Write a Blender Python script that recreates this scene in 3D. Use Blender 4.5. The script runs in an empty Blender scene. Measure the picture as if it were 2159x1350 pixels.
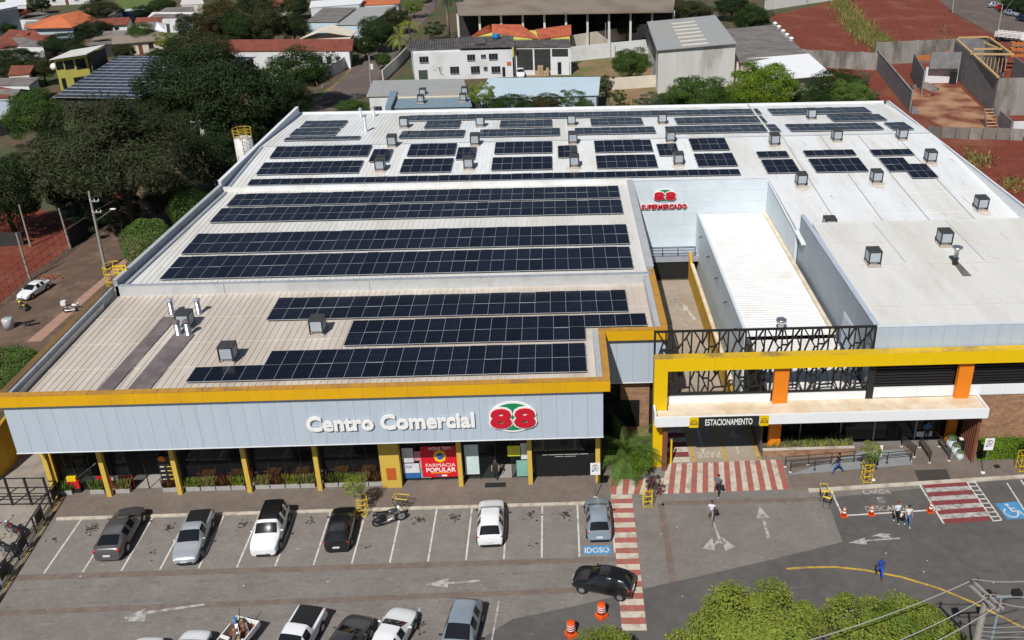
import bpy, math, random
from mathutils import Vector, Matrix
R_ = math.radians
# ---------------------------------------------------------------- camera, sky, sun, exposure
sc = bpy.context.scene
COL = sc.collection
F_PX, PPX, PPY, IW, IH = 1937.41, 1224.43, 533.68, 2159.0, 1350.0
CAM = Vector((33.447, -46.226, 42.487))
def _axes(p, y, r):
    cp, sp, cy, sy, cr, sr = math.cos(p), math.sin(p), math.cos(y), math.sin(y), math.cos(r), math.sin(r)
    w = Vector((sy*cp, cy*cp, -sp)); rt = Vector((cy, -sy, 0)); d = w.cross(rt)
    return cr*rt+sr*d, -sr*rt+cr*d, w
AX, AD, AW = _axes(R_(24.2965), R_(1.47046), R_(0.73947))
cam_d = bpy.data.cameras.new('camera'); cam = bpy.data.objects.new('camera', cam_d); COL.objects.link(cam)
cam.matrix_world = Matrix(((AX.x, -AD.x, -AW.x, CAM.x), (AX.y, -AD.y, -AW.y, CAM.y), (AX.z, -AD.z, -AW.z, CAM.z), (0, 0, 0, 1)))
cam_d.sensor_fit = 'HORIZONTAL'; cam_d.sensor_width = 36; cam_d.lens = F_PX/IW*36
cam_d.shift_x = -(PPX-IW/2)/IW; cam_d.shift_y = (PPY-IH/2)/IW
cam_d.clip_start = 1; cam_d.clip_end = 4000
sc.camera = cam
SUN_AZ, SUN_EL = R_(19), R_(49)                       # shadows run 19 degrees to +X of +Y
wd = bpy.data.worlds.new('World'); sc.world = wd; wd.use_nodes = True
wn = wd.node_tree; bg = wn.nodes['Background']
sky = wn.nodes.new('ShaderNodeTexSky'); sky.sky_type = 'NISHITA'; sky.sun_disc = False
sky.sun_elevation = SUN_EL; sky.sun_rotation = R_(199); sky.air_density = 1.0; sky.dust_density = 0.6; sky.ozone_density = 1.2
wn.links.new(sky.outputs[0], bg.inputs[0]); bg.inputs[1].default_value = 0.052
sl = bpy.data.lights.new('sun', 'SUN'); sl.energy = 4.6; sl.angle = R_(0.5); sl.color = (1, .968, .92)
so = bpy.data.objects.new('sun', sl); COL.objects.link(so); so.location = (0, -40, 80)
so.rotation_euler = Vector((math.sin(SUN_AZ)*math.cos(SUN_EL), math.cos(SUN_AZ)*math.cos(SUN_EL), -math.sin(SUN_EL))).to_track_quat('-Z', 'Y').to_euler()
sc.view_settings.view_transform = 'Standard'; sc.view_settings.look = 'None'
sc.view_settings.exposure = 0.0; sc.view_settings.gamma = 1.0; sc.view_settings.use_curve_mapping = False
sc.cycles.max_bounces = 6; sc.cycles.transparent_max_bounces = 12; sc.cycles.use_denoising = True
# ---------------------------------------------------------------- a surveyed image point to its place on a plane
def ray(x, y): return AX*((x-PPX)/F_PX)+AD*((y-PPY)/F_PX)+AW
def at(x, y, z=0.0):
    d = ray(x, y); t = (z-CAM.z)/d.z; return CAM+d*t
def aty(x, y, Y):
    d = ray(x, y); t = (Y-CAM.y)/d.y; return CAM+d*t
def atp(x, y, pl):
    z0, y0, s = pl; d = ray(x, y); t = (z0+s*(CAM.y-y0)-CAM.z)/(d.z-s*d.y); return CAM+d*t
def mpp(p): return (Vector(p)-CAM).dot(AW)/F_PX        # metres covered by one survey pixel there
# ---------------------------------------------------------------- object helpers
OFF = {}
def tag(o, label=None, cat=None, group=None, kind=None):
    if label: o['label'] = label
    if cat: o['category'] = cat
    if group: o['group'] = group
    if kind: o['kind'] = kind
    return o
def thing(name, label, cat, loc=(0, 0, 0), rz=0.0, group=None, world=True):
    o = bpy.data.objects.new(name, None); COL.objects.link(o)
    o.location = loc; o.rotation_euler = (0, 0, rz); o.empty_display_size = .3
    OFF[o.name] = Vector(loc) if world else Vector((0, 0, 0))
    return tag(o, label, cat, group)
def clone(o, loc=None, rz=None, label=None, parent=None, sc_=None):
    c = o.copy(); COL.objects.link(c); c.parent = parent
    if parent is None:
        if loc is not None: c.location = loc
        if rz is not None: c.rotation_euler = (o.rotation_euler.x, o.rotation_euler.y, rz)
        if sc_ is not None: c.scale = sc_
        if label: c['label'] = label
    for ch in list(o.children): clone(ch, parent=c)
    return c
class MB:
    def __init__(s): s.v = []; s.f = []; s.m = []
    def add(s, vs, fs, m=0):
        o = len(s.v); s.v += [tuple(p) for p in vs]; s.f += [[i+o for i in f] for f in fs]; s.m += [m]*len(fs); return s
    def box(s, x0, x1, y0, y1, z0, z1, m=0):
        return s.add([(x0, y0, z0), (x1, y0, z0), (x1, y1, z0), (x0, y1, z0), (x0, y0, z1), (x1, y0, z1), (x1, y1, z1), (x0, y1, z1)],
                     [(0, 3, 2, 1), (4, 5, 6, 7), (0, 1, 5, 4), (1, 2, 6, 5), (2, 3, 7, 6), (3, 0, 4, 7)], m)
    def bar(s, p, q, w, h=None, m=0, up=(0, 0, 1)):
        p, q = Vector(p), Vector(q); h = h or w; d = (q-p).normalized(); u = Vector(up)
        if abs(d.dot(u)) > .98: u = Vector((0, 1, 0))
        a = d.cross(u).normalized(); b = a.cross(d)*h/2; a = a*w/2
        return s.add([p-a-b, p+a-b, p+a+b, p-a+b, q-a-b, q+a-b, q+a+b, q-a+b], [(0, 3, 2, 1), (4, 5, 6, 7), (0, 1, 5, 4), (1, 2, 6, 5), (2, 3, 7, 6), (3, 0, 4, 7)], m)
    def tube(s, pts, r, n=6, m=0):
        pts = [Vector(p) for p in pts]; rr = r if isinstance(r, (list, tuple)) else [r]*len(pts); o = len(s.v); a = None
        for i, p in enumerate(pts):
            d = (pts[min(i+1, len(pts)-1)]-pts[max(i-1, 0)]).normalized()
            if a is None: a = d.orthogonal().normalized()
            a = (a-d*a.dot(d)).normalized(); b = d.cross(a)
            for k in range(n):
                t = 2*math.pi*k/n; s.v.append(tuple(p+(a*math.cos(t)+b*math.sin(t))*rr[i]))
        for i in range(len(pts)-1):
            for k in range(n):
                s.f.append([o+i*n+k, o+i*n+(k+1) % n, o+(i+1)*n+(k+1) % n, o+(i+1)*n+k]); s.m.append(m)
        s.f.append([o+k for k in range(n)][::-1]); s.m.append(m); s.f.append([o+(len(pts)-1)*n+k for k in range(n)]); s.m.append(m)
        return s
    def cyl(s, p, q, r0, r1=None, n=12, m=0): return s.tube([p, q], [r0, r0 if r1 is None else r1], n, m)
    def lathe(s, c, prof, n=14, m=0, sq=None):
        o = len(s.v)
        for r, z in prof:
            for k in range(n):
                t = 2*math.pi*k/n+(sq or 0); s.v.append((c[0]+r*math.cos(t), c[1]+r*math.sin(t), c[2]+z))
        for i in range(len(prof)-1):
            for k in range(n):
                s.f.append([o+i*n+k, o+i*n+(k+1) % n, o+(i+1)*n+(k+1) % n, o+(i+1)*n+k]); s.m.append(m)
        s.f.append([o+k for k in range(n)][::-1]); s.m.append(m); s.f.append([o+(len(prof)-1)*n+k for k in range(n)]); s.m.append(m)
        return s
    def sph(s, c, rx, ry=None, rz=None, n=10, k=6, m=0):
        ry = ry or rx; rz = rz or rx; o = len(s.v)
        for i in range(1, k):
            a = math.pi*i/k
            for j in range(n):
                t = 2*math.pi*j/n; s.v.append((c[0]+rx*math.sin(a)*math.cos(t), c[1]+ry*math.sin(a)*math.sin(t), c[2]-rz*math.cos(a)))
        s.v += [(c[0], c[1], c[2]-rz), (c[0], c[1], c[2]+rz)]; B = o+(k-1)*n
        for i in range(k-2):
            for j in range(n): s.f.append([o+i*n+j, o+i*n+(j+1) % n, o+(i+1)*n+(j+1) % n, o+(i+1)*n+j]); s.m.append(m)
        for j in range(n):
            s.f.append([B, o+(j+1) % n, o+j]); s.f.append([B+1, o+(k-2)*n+j, o+(k-2)*n+(j+1) % n]); s.m += [m, m]
        return s
    def torus(s, c, R, r, axis='y', n=18, k=6, m=0):
        o = len(s.v)
        for i in range(n):
            t = 2*math.pi*i/n
            for j in range(k):
                u = 2*math.pi*j/k; a = (R+r*math.cos(u)); b = r*math.sin(u)
                p = (a*math.cos(t), b, a*math.sin(t)) if axis == 'y' else (a*math.cos(t), a*math.sin(t), b)
                s.v.append((c[0]+p[0], c[1]+p[1], c[2]+p[2]))
        for i in range(n):
            for j in range(k): s.f.append([o+i*k+j, o+i*k+(j+1) % k, o+((i+1) % n)*k+(j+1) % k, o+((i+1) % n)*k+j]); s.m.append(m)
        return s
    def prism(s, poly, z0, z1, m=0):
        n = len(poly); return s.add([(p[0], p[1], z0) for p in poly]+[(p[0], p[1], z1) for p in poly],
            [list(range(n))[::-1], list(range(n, 2*n))]+[(i, (i+1) % n, n+(i+1) % n, n+i) for i in range(n)], m)
    def slab(s, q, t, m=0):
        """four (or more) corner points of an upper face, made t thick downwards"""
        n = len(q); q = [Vector(p) for p in q]; d = Vector((0, 0, -t))
        return s.add([p+d for p in q]+q, [list(range(n))[::-1], list(range(n, 2*n))]+[(i, (i+1) % n, n+(i+1) % n, n+i) for i in range(n)], m)
    def poly(s, pts, m=0): return s.add(pts, [list(range(len(pts)))], m)
    def build(s, name, mats, parent=None, smooth=False, loc=None, rz=0.0):
        off = OFF.get(parent.name, Vector((0, 0, 0))) if parent else Vector((0, 0, 0))
        me = bpy.data.meshes.new(name)
        me.from_pydata([(p[0]-off.x, p[1]-off.y, p[2]-off.z) for p in s.v], [], s.f)
        for mt in (mats if isinstance(mats, (list, tuple)) else [mats]): me.materials.append(mt)
        me.polygons.foreach_set('material_index', s.m)
        if smooth: me.polygons.foreach_set('use_smooth', [True]*len(s.f))
        me.update(); me.validate()
        import bmesh
        bm = bmesh.new(); bm.from_mesh(me); bmesh.ops.recalc_face_normals(bm, faces=bm.faces); bm.to_mesh(me); bm.free()
        o = bpy.data.objects.new(name, me); COL.objects.link(o)
        if parent: o.parent = parent; OFF[o.name] = off
        if loc is not None: o.location = loc
        if rz: o.rotation_euler = (0, 0, rz)
        return o
def text_mesh(body, size=1.0, offset=0.0, extrude=0.02, sx=1.0, spacing=1.0, shear=0.0, res=3):
    cu = bpy.data.curves.new('t', 'FONT'); cu.body = body; cu.size = size; cu.offset = offset; cu.extrude = extrude
    cu.align_x = 'CENTER'; cu.align_y = 'CENTER'; cu.space_character = spacing; cu.shear = shear; cu.resolution_u = res
    o = bpy.data.objects.new('t', cu); COL.objects.link(o)
    dg = bpy.context.evaluated_depsgraph_get(); me = bpy.data.meshes.new_from_object(o.evaluated_get(dg))
    bpy.data.objects.remove(o); bpy.data.curves.remove(cu)
    xs = [v.co.x for v in me.vertices]; ys = [v.co.y for v in me.vertices]
    cx, cy = (min(xs)+max(xs))/2, (min(ys)+max(ys))/2
    for v in me.vertices: v.co.x = (v.co.x-cx)*sx; v.co.y -= cy
    return me, (max(xs)-min(xs))*sx, max(ys)-min(ys)
def text_obj(name, body, mat_, parent, M, w=None, h=None, **k):
    """lettering of given width/height; M places its local XY plane"""
    me, tw, th = text_mesh(body, **k)
    me.materials.clear(); me.materials.append(mat_)
    for p in me.polygons: p.material_index = 0
    fx = (w/tw) if w else 1; fy = (h/th) if h else fx
    if not w and h: fx = fy
    off = OFF.get(parent.name, Vector((0, 0, 0))) if parent else Vector((0, 0, 0))
    me.transform(Matrix.Translation(-off) @ M @ Matrix.Diagonal((fx, fy, 1, 1)))
    o = bpy.data.objects.new(name, me); COL.objects.link(o)
    if parent: o.parent = parent; OFF[o.name] = off
    return o
def frame_xz(x, y, z): return Matrix.Translation((x, y, z)) @ Matrix.Rotation(R_(90), 4, 'X')      # upright, facing -Y
def frame_xy(x, y, z, rz=0): return Matrix.Translation((x, y, z)) @ Matrix.Rotation(rz, 4, 'Z')
# ---------------------------------------------------------------- materials
def _n(nt, t, **kw):
    n = nt.nodes.new(t)
    for k, v in kw.items(): setattr(n, k, v)
    return n
def lin(r, g, b): return tuple(((c/255)/12.92 if c/255 <= .04045 else ((c/255+.055)/1.055)**2.4) for c in (r, g, b))
def mat(name, col, rough=.7, var=.12, scale=1.0, col2=None, c2scale=.25, c2amt=.5, bump=0.0, metal=0.0, spec=.4, stretch=None, coat=0, island=0.0, transl=0.0, emit=0.0):
    m = bpy.data.materials.new(name); m.use_nodes = True; nt = m.node_tree; L = nt.links.new
    b = nt.nodes['Principled BSDF']; b.inputs['Roughness'].default_value = rough; b.inputs['Metallic'].default_value = metal
    b.inputs['Specular IOR Level'].default_value = spec; b.inputs['Coat Weight'].default_value = coat
    geo = _n(nt, 'ShaderNodeNewGeometry'); mp = _n(nt, 'ShaderNodeMapping'); L(geo.outputs['Position'], mp.inputs[0])
    if stretch: mp.inputs['Scale'].default_value = stretch
    cur = None
    def mixc(a, bcol, fac, blend='MIX'):
        mx = _n(nt, 'ShaderNodeMix', data_type='RGBA', blend_type=blend); L(fac, mx.inputs[0])
        if isinstance(a, tuple): mx.inputs[6].default_value = (*a, 1)
        else: L(a, mx.inputs[6])
        if isinstance(bcol, tuple): mx.inputs[7].default_value = (*bcol, 1)
        else: L(bcol, mx.inputs[7])
        return mx.outputs[2]
    cur = tuple(col)
    if col2:
        n2 = _n(nt, 'ShaderNodeTexNoise'); n2.inputs['Scale'].default_value = c2scale; n2.inputs['Detail'].default_value = 5; n2.inputs['Roughness'].default_value = .62
        L(mp.outputs[0], n2.inputs[0]); r2 = _n(nt, 'ShaderNodeMapRange'); r2.inputs[1].default_value = .62-c2amt*.3; r2.inputs[2].default_value = .72-c2amt*.18
        L(n2.outputs[0], r2.inputs[0]); cur = mixc(cur, tuple(col2), r2.outputs[0])
    if var:
        n1 = _n(nt, 'ShaderNodeTexNoise'); n1.inputs['Scale'].default_value = scale; n1.inputs['Detail'].default_value = 6; n1.inputs['Roughness'].default_value = .7
        L(mp.outputs[0], n1.inputs[0]); r1 = _n(nt, 'ShaderNodeMapRange'); r1.inputs[1].default_value = .3; r1.inputs[2].default_value = .7; r1.inputs[3].default_value = 1-var; r1.inputs[4].default_value = 1+var
        L(n1.outputs[0], r1.inputs[0])
        hs = _n(nt, 'ShaderNodeHueSaturation'); L(r1.outputs[0], hs.inputs['Value'])
        if isinstance(cur, tuple): hs.inputs['Color'].default_value = (*cur, 1)
        else: L(cur, hs.inputs['Color'])
        cur = hs.outputs[0]
        if bump:
            bp = _n(nt, 'ShaderNodeBump'); bp.inputs['Strength'].default_value = bump; bp.inputs['Distance'].default_value = .03; L(n1.outputs[0], bp.inputs['Height']); L(bp.outputs[0], b.inputs['Normal'])
    if island:
        mr = _n(nt, 'ShaderNodeMapRange'); mr.inputs[3].default_value = 1-island; mr.inputs[4].default_value = 1+island; L(geo.outputs['Random Per Island'], mr.inputs[0])
        mh = _n(nt, 'ShaderNodeMapRange'); mh.inputs[3].default_value = .475; mh.inputs[4].default_value = .52; L(geo.outputs['Random Per Island'], mh.inputs[0])
        hs = _n(nt, 'ShaderNodeHueSaturation'); L(mr.outputs[0], hs.inputs['Value']); L(mh.outputs[0], hs.inputs['Hue'])
        if isinstance(cur, tuple): hs.inputs['Color'].default_value = (*cur, 1)
        else: L(cur, hs.inputs['Color'])
        cur = hs.outputs[0]
    if isinstance(cur, tuple): b.inputs['Base Color'].default_value = (*cur, 1)
    else: L(cur, b.inputs['Base Color'])
    if emit:
        b.inputs['Emission Color'].default_value = (*col, 1); b.inputs['Emission Strength'].default_value = emit
    if transl:
        tr = _n(nt, 'ShaderNodeBsdfTranslucent'); mx = _n(nt, 'ShaderNodeMixShader'); mx.inputs[0].default_value = transl
        if isinstance(cur, tuple): tr.inputs[0].default_value = (*cur, 1)
        else: L(cur, tr.inputs[0])
        out = nt.nodes['Material Output']; L(b.outputs[0], mx.inputs[1]); L(tr.outputs[0], mx.inputs[2]); L(mx.outputs[0], out.inputs[0])
    return m
def brick_mat(name, c1, c2, mortar, bw, bh, msize=.02, rough=.85, axes='xy', var=.15, vs=.35, big=None):
    m = mat(name, c1, rough, 0); nt = m.node_tree; L = nt.links.new; b = nt.nodes['Principled BSDF']
    geo = _n(nt, 'ShaderNodeNewGeometry'); sp = _n(nt, 'ShaderNodeSeparateXYZ'); cb = _n(nt, 'ShaderNodeCombineXYZ'); L(geo.outputs['Position'], sp.inputs[0])
    L(sp.outputs['XYZ'.index(axes[0].upper())], cb.inputs[0]); L(sp.outputs['XYZ'.index(axes[1].upper())], cb.inputs[1])
    br = _n(nt, 'ShaderNodeTexBrick'); br.inputs['Scale'].default_value = 1; br.inputs['Brick Width'].default_value = bw; br.inputs['Row Height'].default_value = bh
    br.inputs['Mortar Size'].default_value = msize; br.inputs['Bias'].default_value = 0
    for k, c in (('Color1', c1), ('Color2', c2), ('Mortar', mortar)): br.inputs[k].default_value = (*c, 1)
    L(cb.outputs[0], br.inputs['Vector'])
    n1 = _n(nt, 'ShaderNodeTexNoise'); n1.inputs['Scale'].default_value = vs; n1.inputs['Detail'].default_value = 8; n1.inputs['Roughness'].default_value = .68; L(geo.outputs['Position'], n1.inputs[0])
    r1 = _n(nt, 'ShaderNodeMapRange'); r1.inputs[1].default_value = .32; r1.inputs[2].default_value = .68; r1.inputs[3].default_value = 1-var; r1.inputs[4].default_value = 1+var; L(n1.outputs[0], r1.inputs[0])
    n3 = _n(nt, 'ShaderNodeTexNoise'); n3.inputs['Scale'].default_value = 2.6; n3.inputs['Detail'].default_value = 6; n3.inputs['Roughness'].default_value = .75; L(geo.outputs['Position'], n3.inputs[0])
    r3 = _n(nt, 'ShaderNodeMapRange'); r3.inputs[1].default_value = .3; r3.inputs[2].default_value = .7; r3.inputs[3].default_value = .90; r3.inputs[4].default_value = 1.10; L(n3.outputs[0], r3.inputs[0])
    mm = _n(nt, 'ShaderNodeMath', operation='MULTIPLY'); L(r1.outputs[0], mm.inputs[0]); L(r3.outputs[0], mm.inputs[1])
    hs = _n(nt, 'ShaderNodeHueSaturation'); L(mm.outputs[0], hs.inputs['Value']); L(br.outputs[0], hs.inputs['Color'])
    L(hs.outputs[0], b.inputs['Base Color'])
    bp = _n(nt, 'ShaderNodeBump'); bp.inputs['Strength'].default_value = .3; bp.inputs['Distance'].default_value = .01; bp.invert = True; L(br.outputs['Fac'], bp.inputs['Height']); L(bp.outputs[0], b.inputs['Normal'])
    return m
def glass_mat(name, tint=(.02, .025, .03), alpha=.45, rough=.03):
    m = mat(name, tint, rough, 0, spec=.6); nt = m.node_tree; L = nt.links.new; b = nt.nodes['Principled BSDF']; out = nt.nodes['Material Output']
    t = _n(nt, 'ShaderNodeBsdfTransparent'); mx = _n(nt, 'ShaderNodeMixShader'); mx.inputs[0].default_value = alpha
    t.inputs[0].default_value = (.75, .8, .8, 1)
    L(t.outputs[0], mx.inputs[1]); L(b.outputs[0], mx.inputs[2]); L(mx.outputs[0], out.inputs[0]); return m
def solar_mat():
    m = mat('solar_cells', (.010, .012, .022), .2, 0, spec=.3); nt = m.node_tree; L = nt.links.new; b = nt.nodes['Principled BSDF']
    tc = _n(nt, 'ShaderNodeTexCoord'); br = _n(nt, 'ShaderNodeTexBrick'); br.offset = 0; br.inputs['Scale'].default_value = 1
    br.inputs['Brick Width'].default_value = 1/6; br.inputs['Row Height'].default_value = .5; br.inputs['Mortar Size'].default_value = .008
    oi = _n(nt, 'ShaderNodeObjectInfo'); mx = _n(nt, 'ShaderNodeMapRange'); mx.inputs[3].default_value = .75; mx.inputs[4].default_value = 1.35; L(oi.outputs['Random'], mx.inputs[0])
    br.inputs['Color1'].default_value = (.0065, .0075, .014, 1); br.inputs['Color2'].default_value = (.008, .0095, .018, 1); br.inputs['Mortar'].default_value = (.022, .026, .042, 1)
    L(tc.outputs['Generated'], br.inputs['Vector']); hs = _n(nt, 'ShaderNodeHueSaturation'); L(br.outputs[0], hs.inputs['Color']); L(mx.outputs[0], hs.inputs['Value']); L(hs.outputs[0], b.inputs['Base Color'])
    return m
K = {}
def mk(n, *a, **k): K[n] = mat(n, *a, **k); return K[n]
mk('earth', (.105, .070, .046), .95, .28, .9, col2=(.055, .075, .024), c2scale=.06, c2amt=.75, bump=.4)
mk('red_earth', (.165, .035, .019), .95, .25, .9, col2=(.20, .065, .036), c2scale=.12, c2amt=.4, bump=.6)
mk('pale_earth', (.38, .22, .125), .95, .25, .8, col2=(.16, .042, .024), c2scale=.2, c2amt=.7, bump=.4)
mk('brown_earth', (.118, .076, .054), .95, .22, .8, col2=(.165, .112, .08), c2scale=.2, c2amt=.5, bump=.4)
mk('yard', (.24, .155, .085), .95, .2, .5, col2=(.10, .125, .03), c2scale=.1, c2amt=.6)
mk('asphalt', (.092, .086, .082), .9, .16, 1.4, col2=(.112, .103, .096), c2scale=.25, c2amt=.7, bump=.25)
mk('street', (.115, .090, .082), .92, .15, .6, col2=(.15, .11, .09), c2scale=.15, c2amt=.5)
K['pavers'] = brick_mat('pavers', (.228, .207, .188), (.194, .175, .158), (.13, .116, .104), .22, .11, .012, var=.17)
K['bay_pavers'] = brick_mat('bay_pavers', (.235, .212, .190), (.208, .188, .168), (.145, .13, .117), .22, .11, .010, var=.13, vs=.8)
K['walk_pavers'] = brick_mat('walk_pavers', (.205, .165, .140), (.178, .142, .12), (.11, .09, .075), .2, .1, .010, var=.15, vs=.6)
K['red_pavers'] = brick_mat('red_pavers', (.198, .152, .125), (.175, .138, .115), (.115, .095, .08), .22, .11, .012, var=.2, vs=1.2)
mk('concrete', (.30, .265, .225), .9, .14, .8, col2=(.20, .17, .14), c2scale=.35, c2amt=.5, bump=.1)
mk('ramp_concrete', (.36, .30, .235), .9, .1, .5, col2=(.31, .25, .19), c2scale=.3, c2amt=.5)
mk('kerb', (.52, .47, .40), .85, .15, 2, col2=(.35, .28, .22), c2scale=1.0, c2amt=.4)
mk('paint_white', (.60, .57, .53), .8, .22, 3, col2=(.36, .33, .30), c2scale=2.2, c2amt=.35)
mk('paint_worn', (.42, .40, .375), .85, .25, 3, col2=(.21, .19, .175), c2scale=2.5, c2amt=.55)
mk('paint_cream', (.53, .475, .39), .85, .2, 2, col2=(.37, .32, .26), c2scale=1.4, c2amt=.45)
mk('paint_red', (.36, .105, .08), .85, .22, 2, col2=(.28, .13, .105), c2scale=1.6, c2amt=.5)
mk('paint_crimson', (.205, .040, .045), .85, .18, 2, col2=(.15, .055, .055), c2scale=2, c2amt=.4)
mk('paint_blue', (.06, .25, .48), .8, .15, 2, col2=(.10, .27, .45), c2scale=2, c2amt=.3)
mk('paint_yellow', (.52, .33, .04), .8, .25, 2, col2=(.30, .2, .07), c2scale=1.5, c2amt=.5)
mk('stain', (.045, .036, .030), .8, .3, 4)
mk('grass', (.075, .145, .022), .95, .3, 3, col2=(.12, .16, .04), c2scale=.6, c2amt=.4, bump=.6)
mk('field', (.10, .135, .03), .95, .2, .3)
def sheet(name, pts, m, z, parent=None, label=None, hole=None):
    o = MB().poly([(p[0], p[1], z) for p in pts]).build(name, m, parent)
    if not parent: tag(o, label, kind='structure')
    return o
def pxs(*pts, z=0.0): return [at(x, y, z) for x, y in pts]
# ---- ground
ground = sheet('ground', [(-900, -300), (900, -300), (900, 1500), (-900, 1500)], K['earth'], -.05, label='bare brown earth and grass under the whole neighbourhood')
lot = sheet('parking_lot', [(-2.6, -40), (95, -40), (95, 12.2), (48.2, 12.2), (48.2, 40.4), (40.9, 40.4), (40.9, 12.2), (36.4, 12.2), (36.4, 8.2), (-2.6, 8.2)], K['pavers'], 0, label='grey block paved parking lot in front of the shops')
sheet('side_yard', [(-9.5, -40), (-2.9, -40), (-2.9, 13), (-9.5, 13)], K['concrete'], -.004, label='concrete yard behind the black fence at the corner')
road = sheet('road', [*pxs((1743, 1050), (1776, 1143), (1620, 1182), (1357, 1242), (1230, 1274), (1080, 1306)), (26, -8.4), (20, -40), (95, -40), *pxs((2159, 1008))], K['asphalt'], .006, label='dark asphalt road curving past the supermarket front')
bays = sheet('parking_bays', [(-1.6, -.05), (36.45, -.05), (36.45, 5.2), (-1.6, 5.2)], K['bay_pavers'], .006, label='smooth grey paving of the parking bays facing the shops')
walk = sheet('pavement', [(-2.6, 5.55), (36.62, 5.55), (36.62, 9.2), (-2.6, 9.2)], K['walk_pavers'], .006, label='brown paved walkway under the shop overhang')
def strip(a, b, w, m, z, parent, name):
    a, b = Vector(a), Vector(b); n = Vector((-(b-a).y, (b-a).x, 0)).normalized()*w/2
    return MB().poly([(p.x, p.y, z) for p in (a-n, b-n, b+n, a+n)]).build(name, m, parent)
for a, b, w in (((-2.5, -.33, 0), (36.6, -.33, 0), .5), ((-2.5, -3.3, 0), (34.5, -2.9, 0), .45), ((-2.5, 5.35, 0), (36.6, 5.35, 0), .35)):
    strip(a, b, w, K['red_pavers'], .003, lot, 'paver_band')
strip(at(1393, 1062), at(1420, 1230), .45, K['red_pavers'], .003, lot, 'paver_band')
strip(at(1395, 1062), at(1735, 1052), .45, K['red_pavers'], .003, lot, 'paver_band')
walk2 = sheet('pavement', [*pxs((1706, 1035), (2159, 1006)), (95, 7.3), (95, 10.8), (49.6, 10.8), (49.7, 6.1)], K['walk_pavers'], .012, label='paved walkway in front of the supermarket entrance')
sheet('driveway', [(41.0, 9.45), (48.2, 9.45), (48.2, 40.3), (41.0, 40.3)], K['ramp_concrete'], .004, label='concrete driveway leading in under the parking sign')
sheet('lawn', pxs((2058, 973), (2159, 966), (2159, 930), (2062, 936)), K['grass'], .03, label='small mown lawn beside the brick wall')
sheet('planting_bed', [(36.95, 7.75), (38.85, 7.75), (38.95, 12.1), (37.0, 12.1)], K['grass'], .03, label='grass bed with a palm beside the shops')
# kerbs are raised
kb = MB().box(-1.7, 36.5, 5.08, 5.3, 0, .11).build('kerb', K['paint_cream']); tag(kb, 'long cream painted kerb at the head of the bays', kind='structure')
a, b = at(1704, 1036), at(2159, 1004); kb = MB().bar((a.x, a.y, .06), (b.x+25, b.y+1.2, .06), .28, .14).build('kerb', K['kerb']); tag(kb, 'pale kerb along the supermarket walkway', kind='structure')
# ---- markings on the lot and road
for i in range(15):
    if i == 8: continue
    strip((2.45*i, 0, 0), (2.45*i+(.0 if i else .02), 5.05, 0), .11, K['paint_white'], .012, bays, 'bay_line')
strip((2.45*8, 0, 0), (2.45*8, 4.5, 0), .11, K['paint_white'], .012, bays, 'bay_line')
strip((36.62, 0.25, 0), (36.62, 5.05, 0), .11, K['paint_white'], .012, lot, 'bay_line')
def dabs(n, seed, cx, cy, r, sx=1):
    rnd = random.Random(seed); mb = MB()
    for _ in range(n):
        a, q = rnd.uniform(0, 6.28), abs(rnd.gauss(0, .5))*r; x, y = cx+q*math.cos(a)*sx, cy+q*math.sin(a); s = rnd.uniform(.03, .14)
        mb.poly([(x+s*rnd.uniform(.5, 1)*math.cos(t), y+s*rnd.uniform(.4, 1)*math.sin(t), .0145+rnd.uniform(0, .001)) for t in (0, .9, 1.8, 2.7, 3.6, 4.5, 5.4)])
    return mb
for i, (cx, cy, n) in enumerate(((1.2, 4.1, 60), (6.4, 4.0, 32), (11.5, 4.1, 25), (16.0, 4.2, 10), (18.3, 4.2, 30), (23.4, 4.0, 38), (25.8, 4.2, 40), (31.0, 4.2, 30), (33.4, 4.2, 36), (-.9, 3.2, 9), (6.3, 1.6, 9), (20.4, 1.5, 7), (31, 1.2, 7))):
    o = dabs(n, i, cx, cy, .62 if n > 15 else .5).build('oil_stain', K['stain'], bays); tag(o, kind='stuff')
o = dabs(26, 77, 24.6, -5.3, .8).build('oil_stain', K['stain'], lot); tag(o, kind='stuff')
def mark(name, px, m, parent, z=.014): return MB().poly([(p.x, p.y, z) for p in pxs(*px)]).build(name, m, parent)
ARW = [((262, 1303), (310, 1282), (303, 1290), (430, 1273), (432, 1277), (308, 1295), (305, 1310), (272, 1311)),
       ((897, 1233), (946, 1219), (945, 1228), (1012, 1223), (1012, 1227), (945, 1232), (944, 1240)),
       ((1601, 1067), (1622, 1092), (1612, 1092), (1624, 1134), (1617, 1135), (1607, 1093), (1596, 1092)),
       ((1505, 1100), (1520, 1137), (1515, 1142), (1504, 1103))]
for px in ARW: mark('arrow_marking', px, K['paint_worn'], lot)
mark('arrow_marking', ((1481, 1157), (1502, 1132), (1504, 1147), (1513, 1138), (1521, 1140), (1528, 1148), (1521, 1132), (1550, 1153), (1530, 1162), (1524, 1149), (1515, 1145), (1506, 1151), (1507, 1161)), K['paint_worn'], lot, .0150)
mark('arrow_marking', ((1788, 1145), (1824, 1134), (1823, 1139), (1897, 1134), (1897, 1137), (1826, 1142), (1828, 1149)), K['paint_worn'], road, .016)
mark('arrow_marking', ((1836, 1132), (1858, 1124), (1880, 1128), (1871, 1129), (1880, 1134), (1864, 1135), (1850, 1131)), K['paint_worn'], road, .0170)
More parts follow.
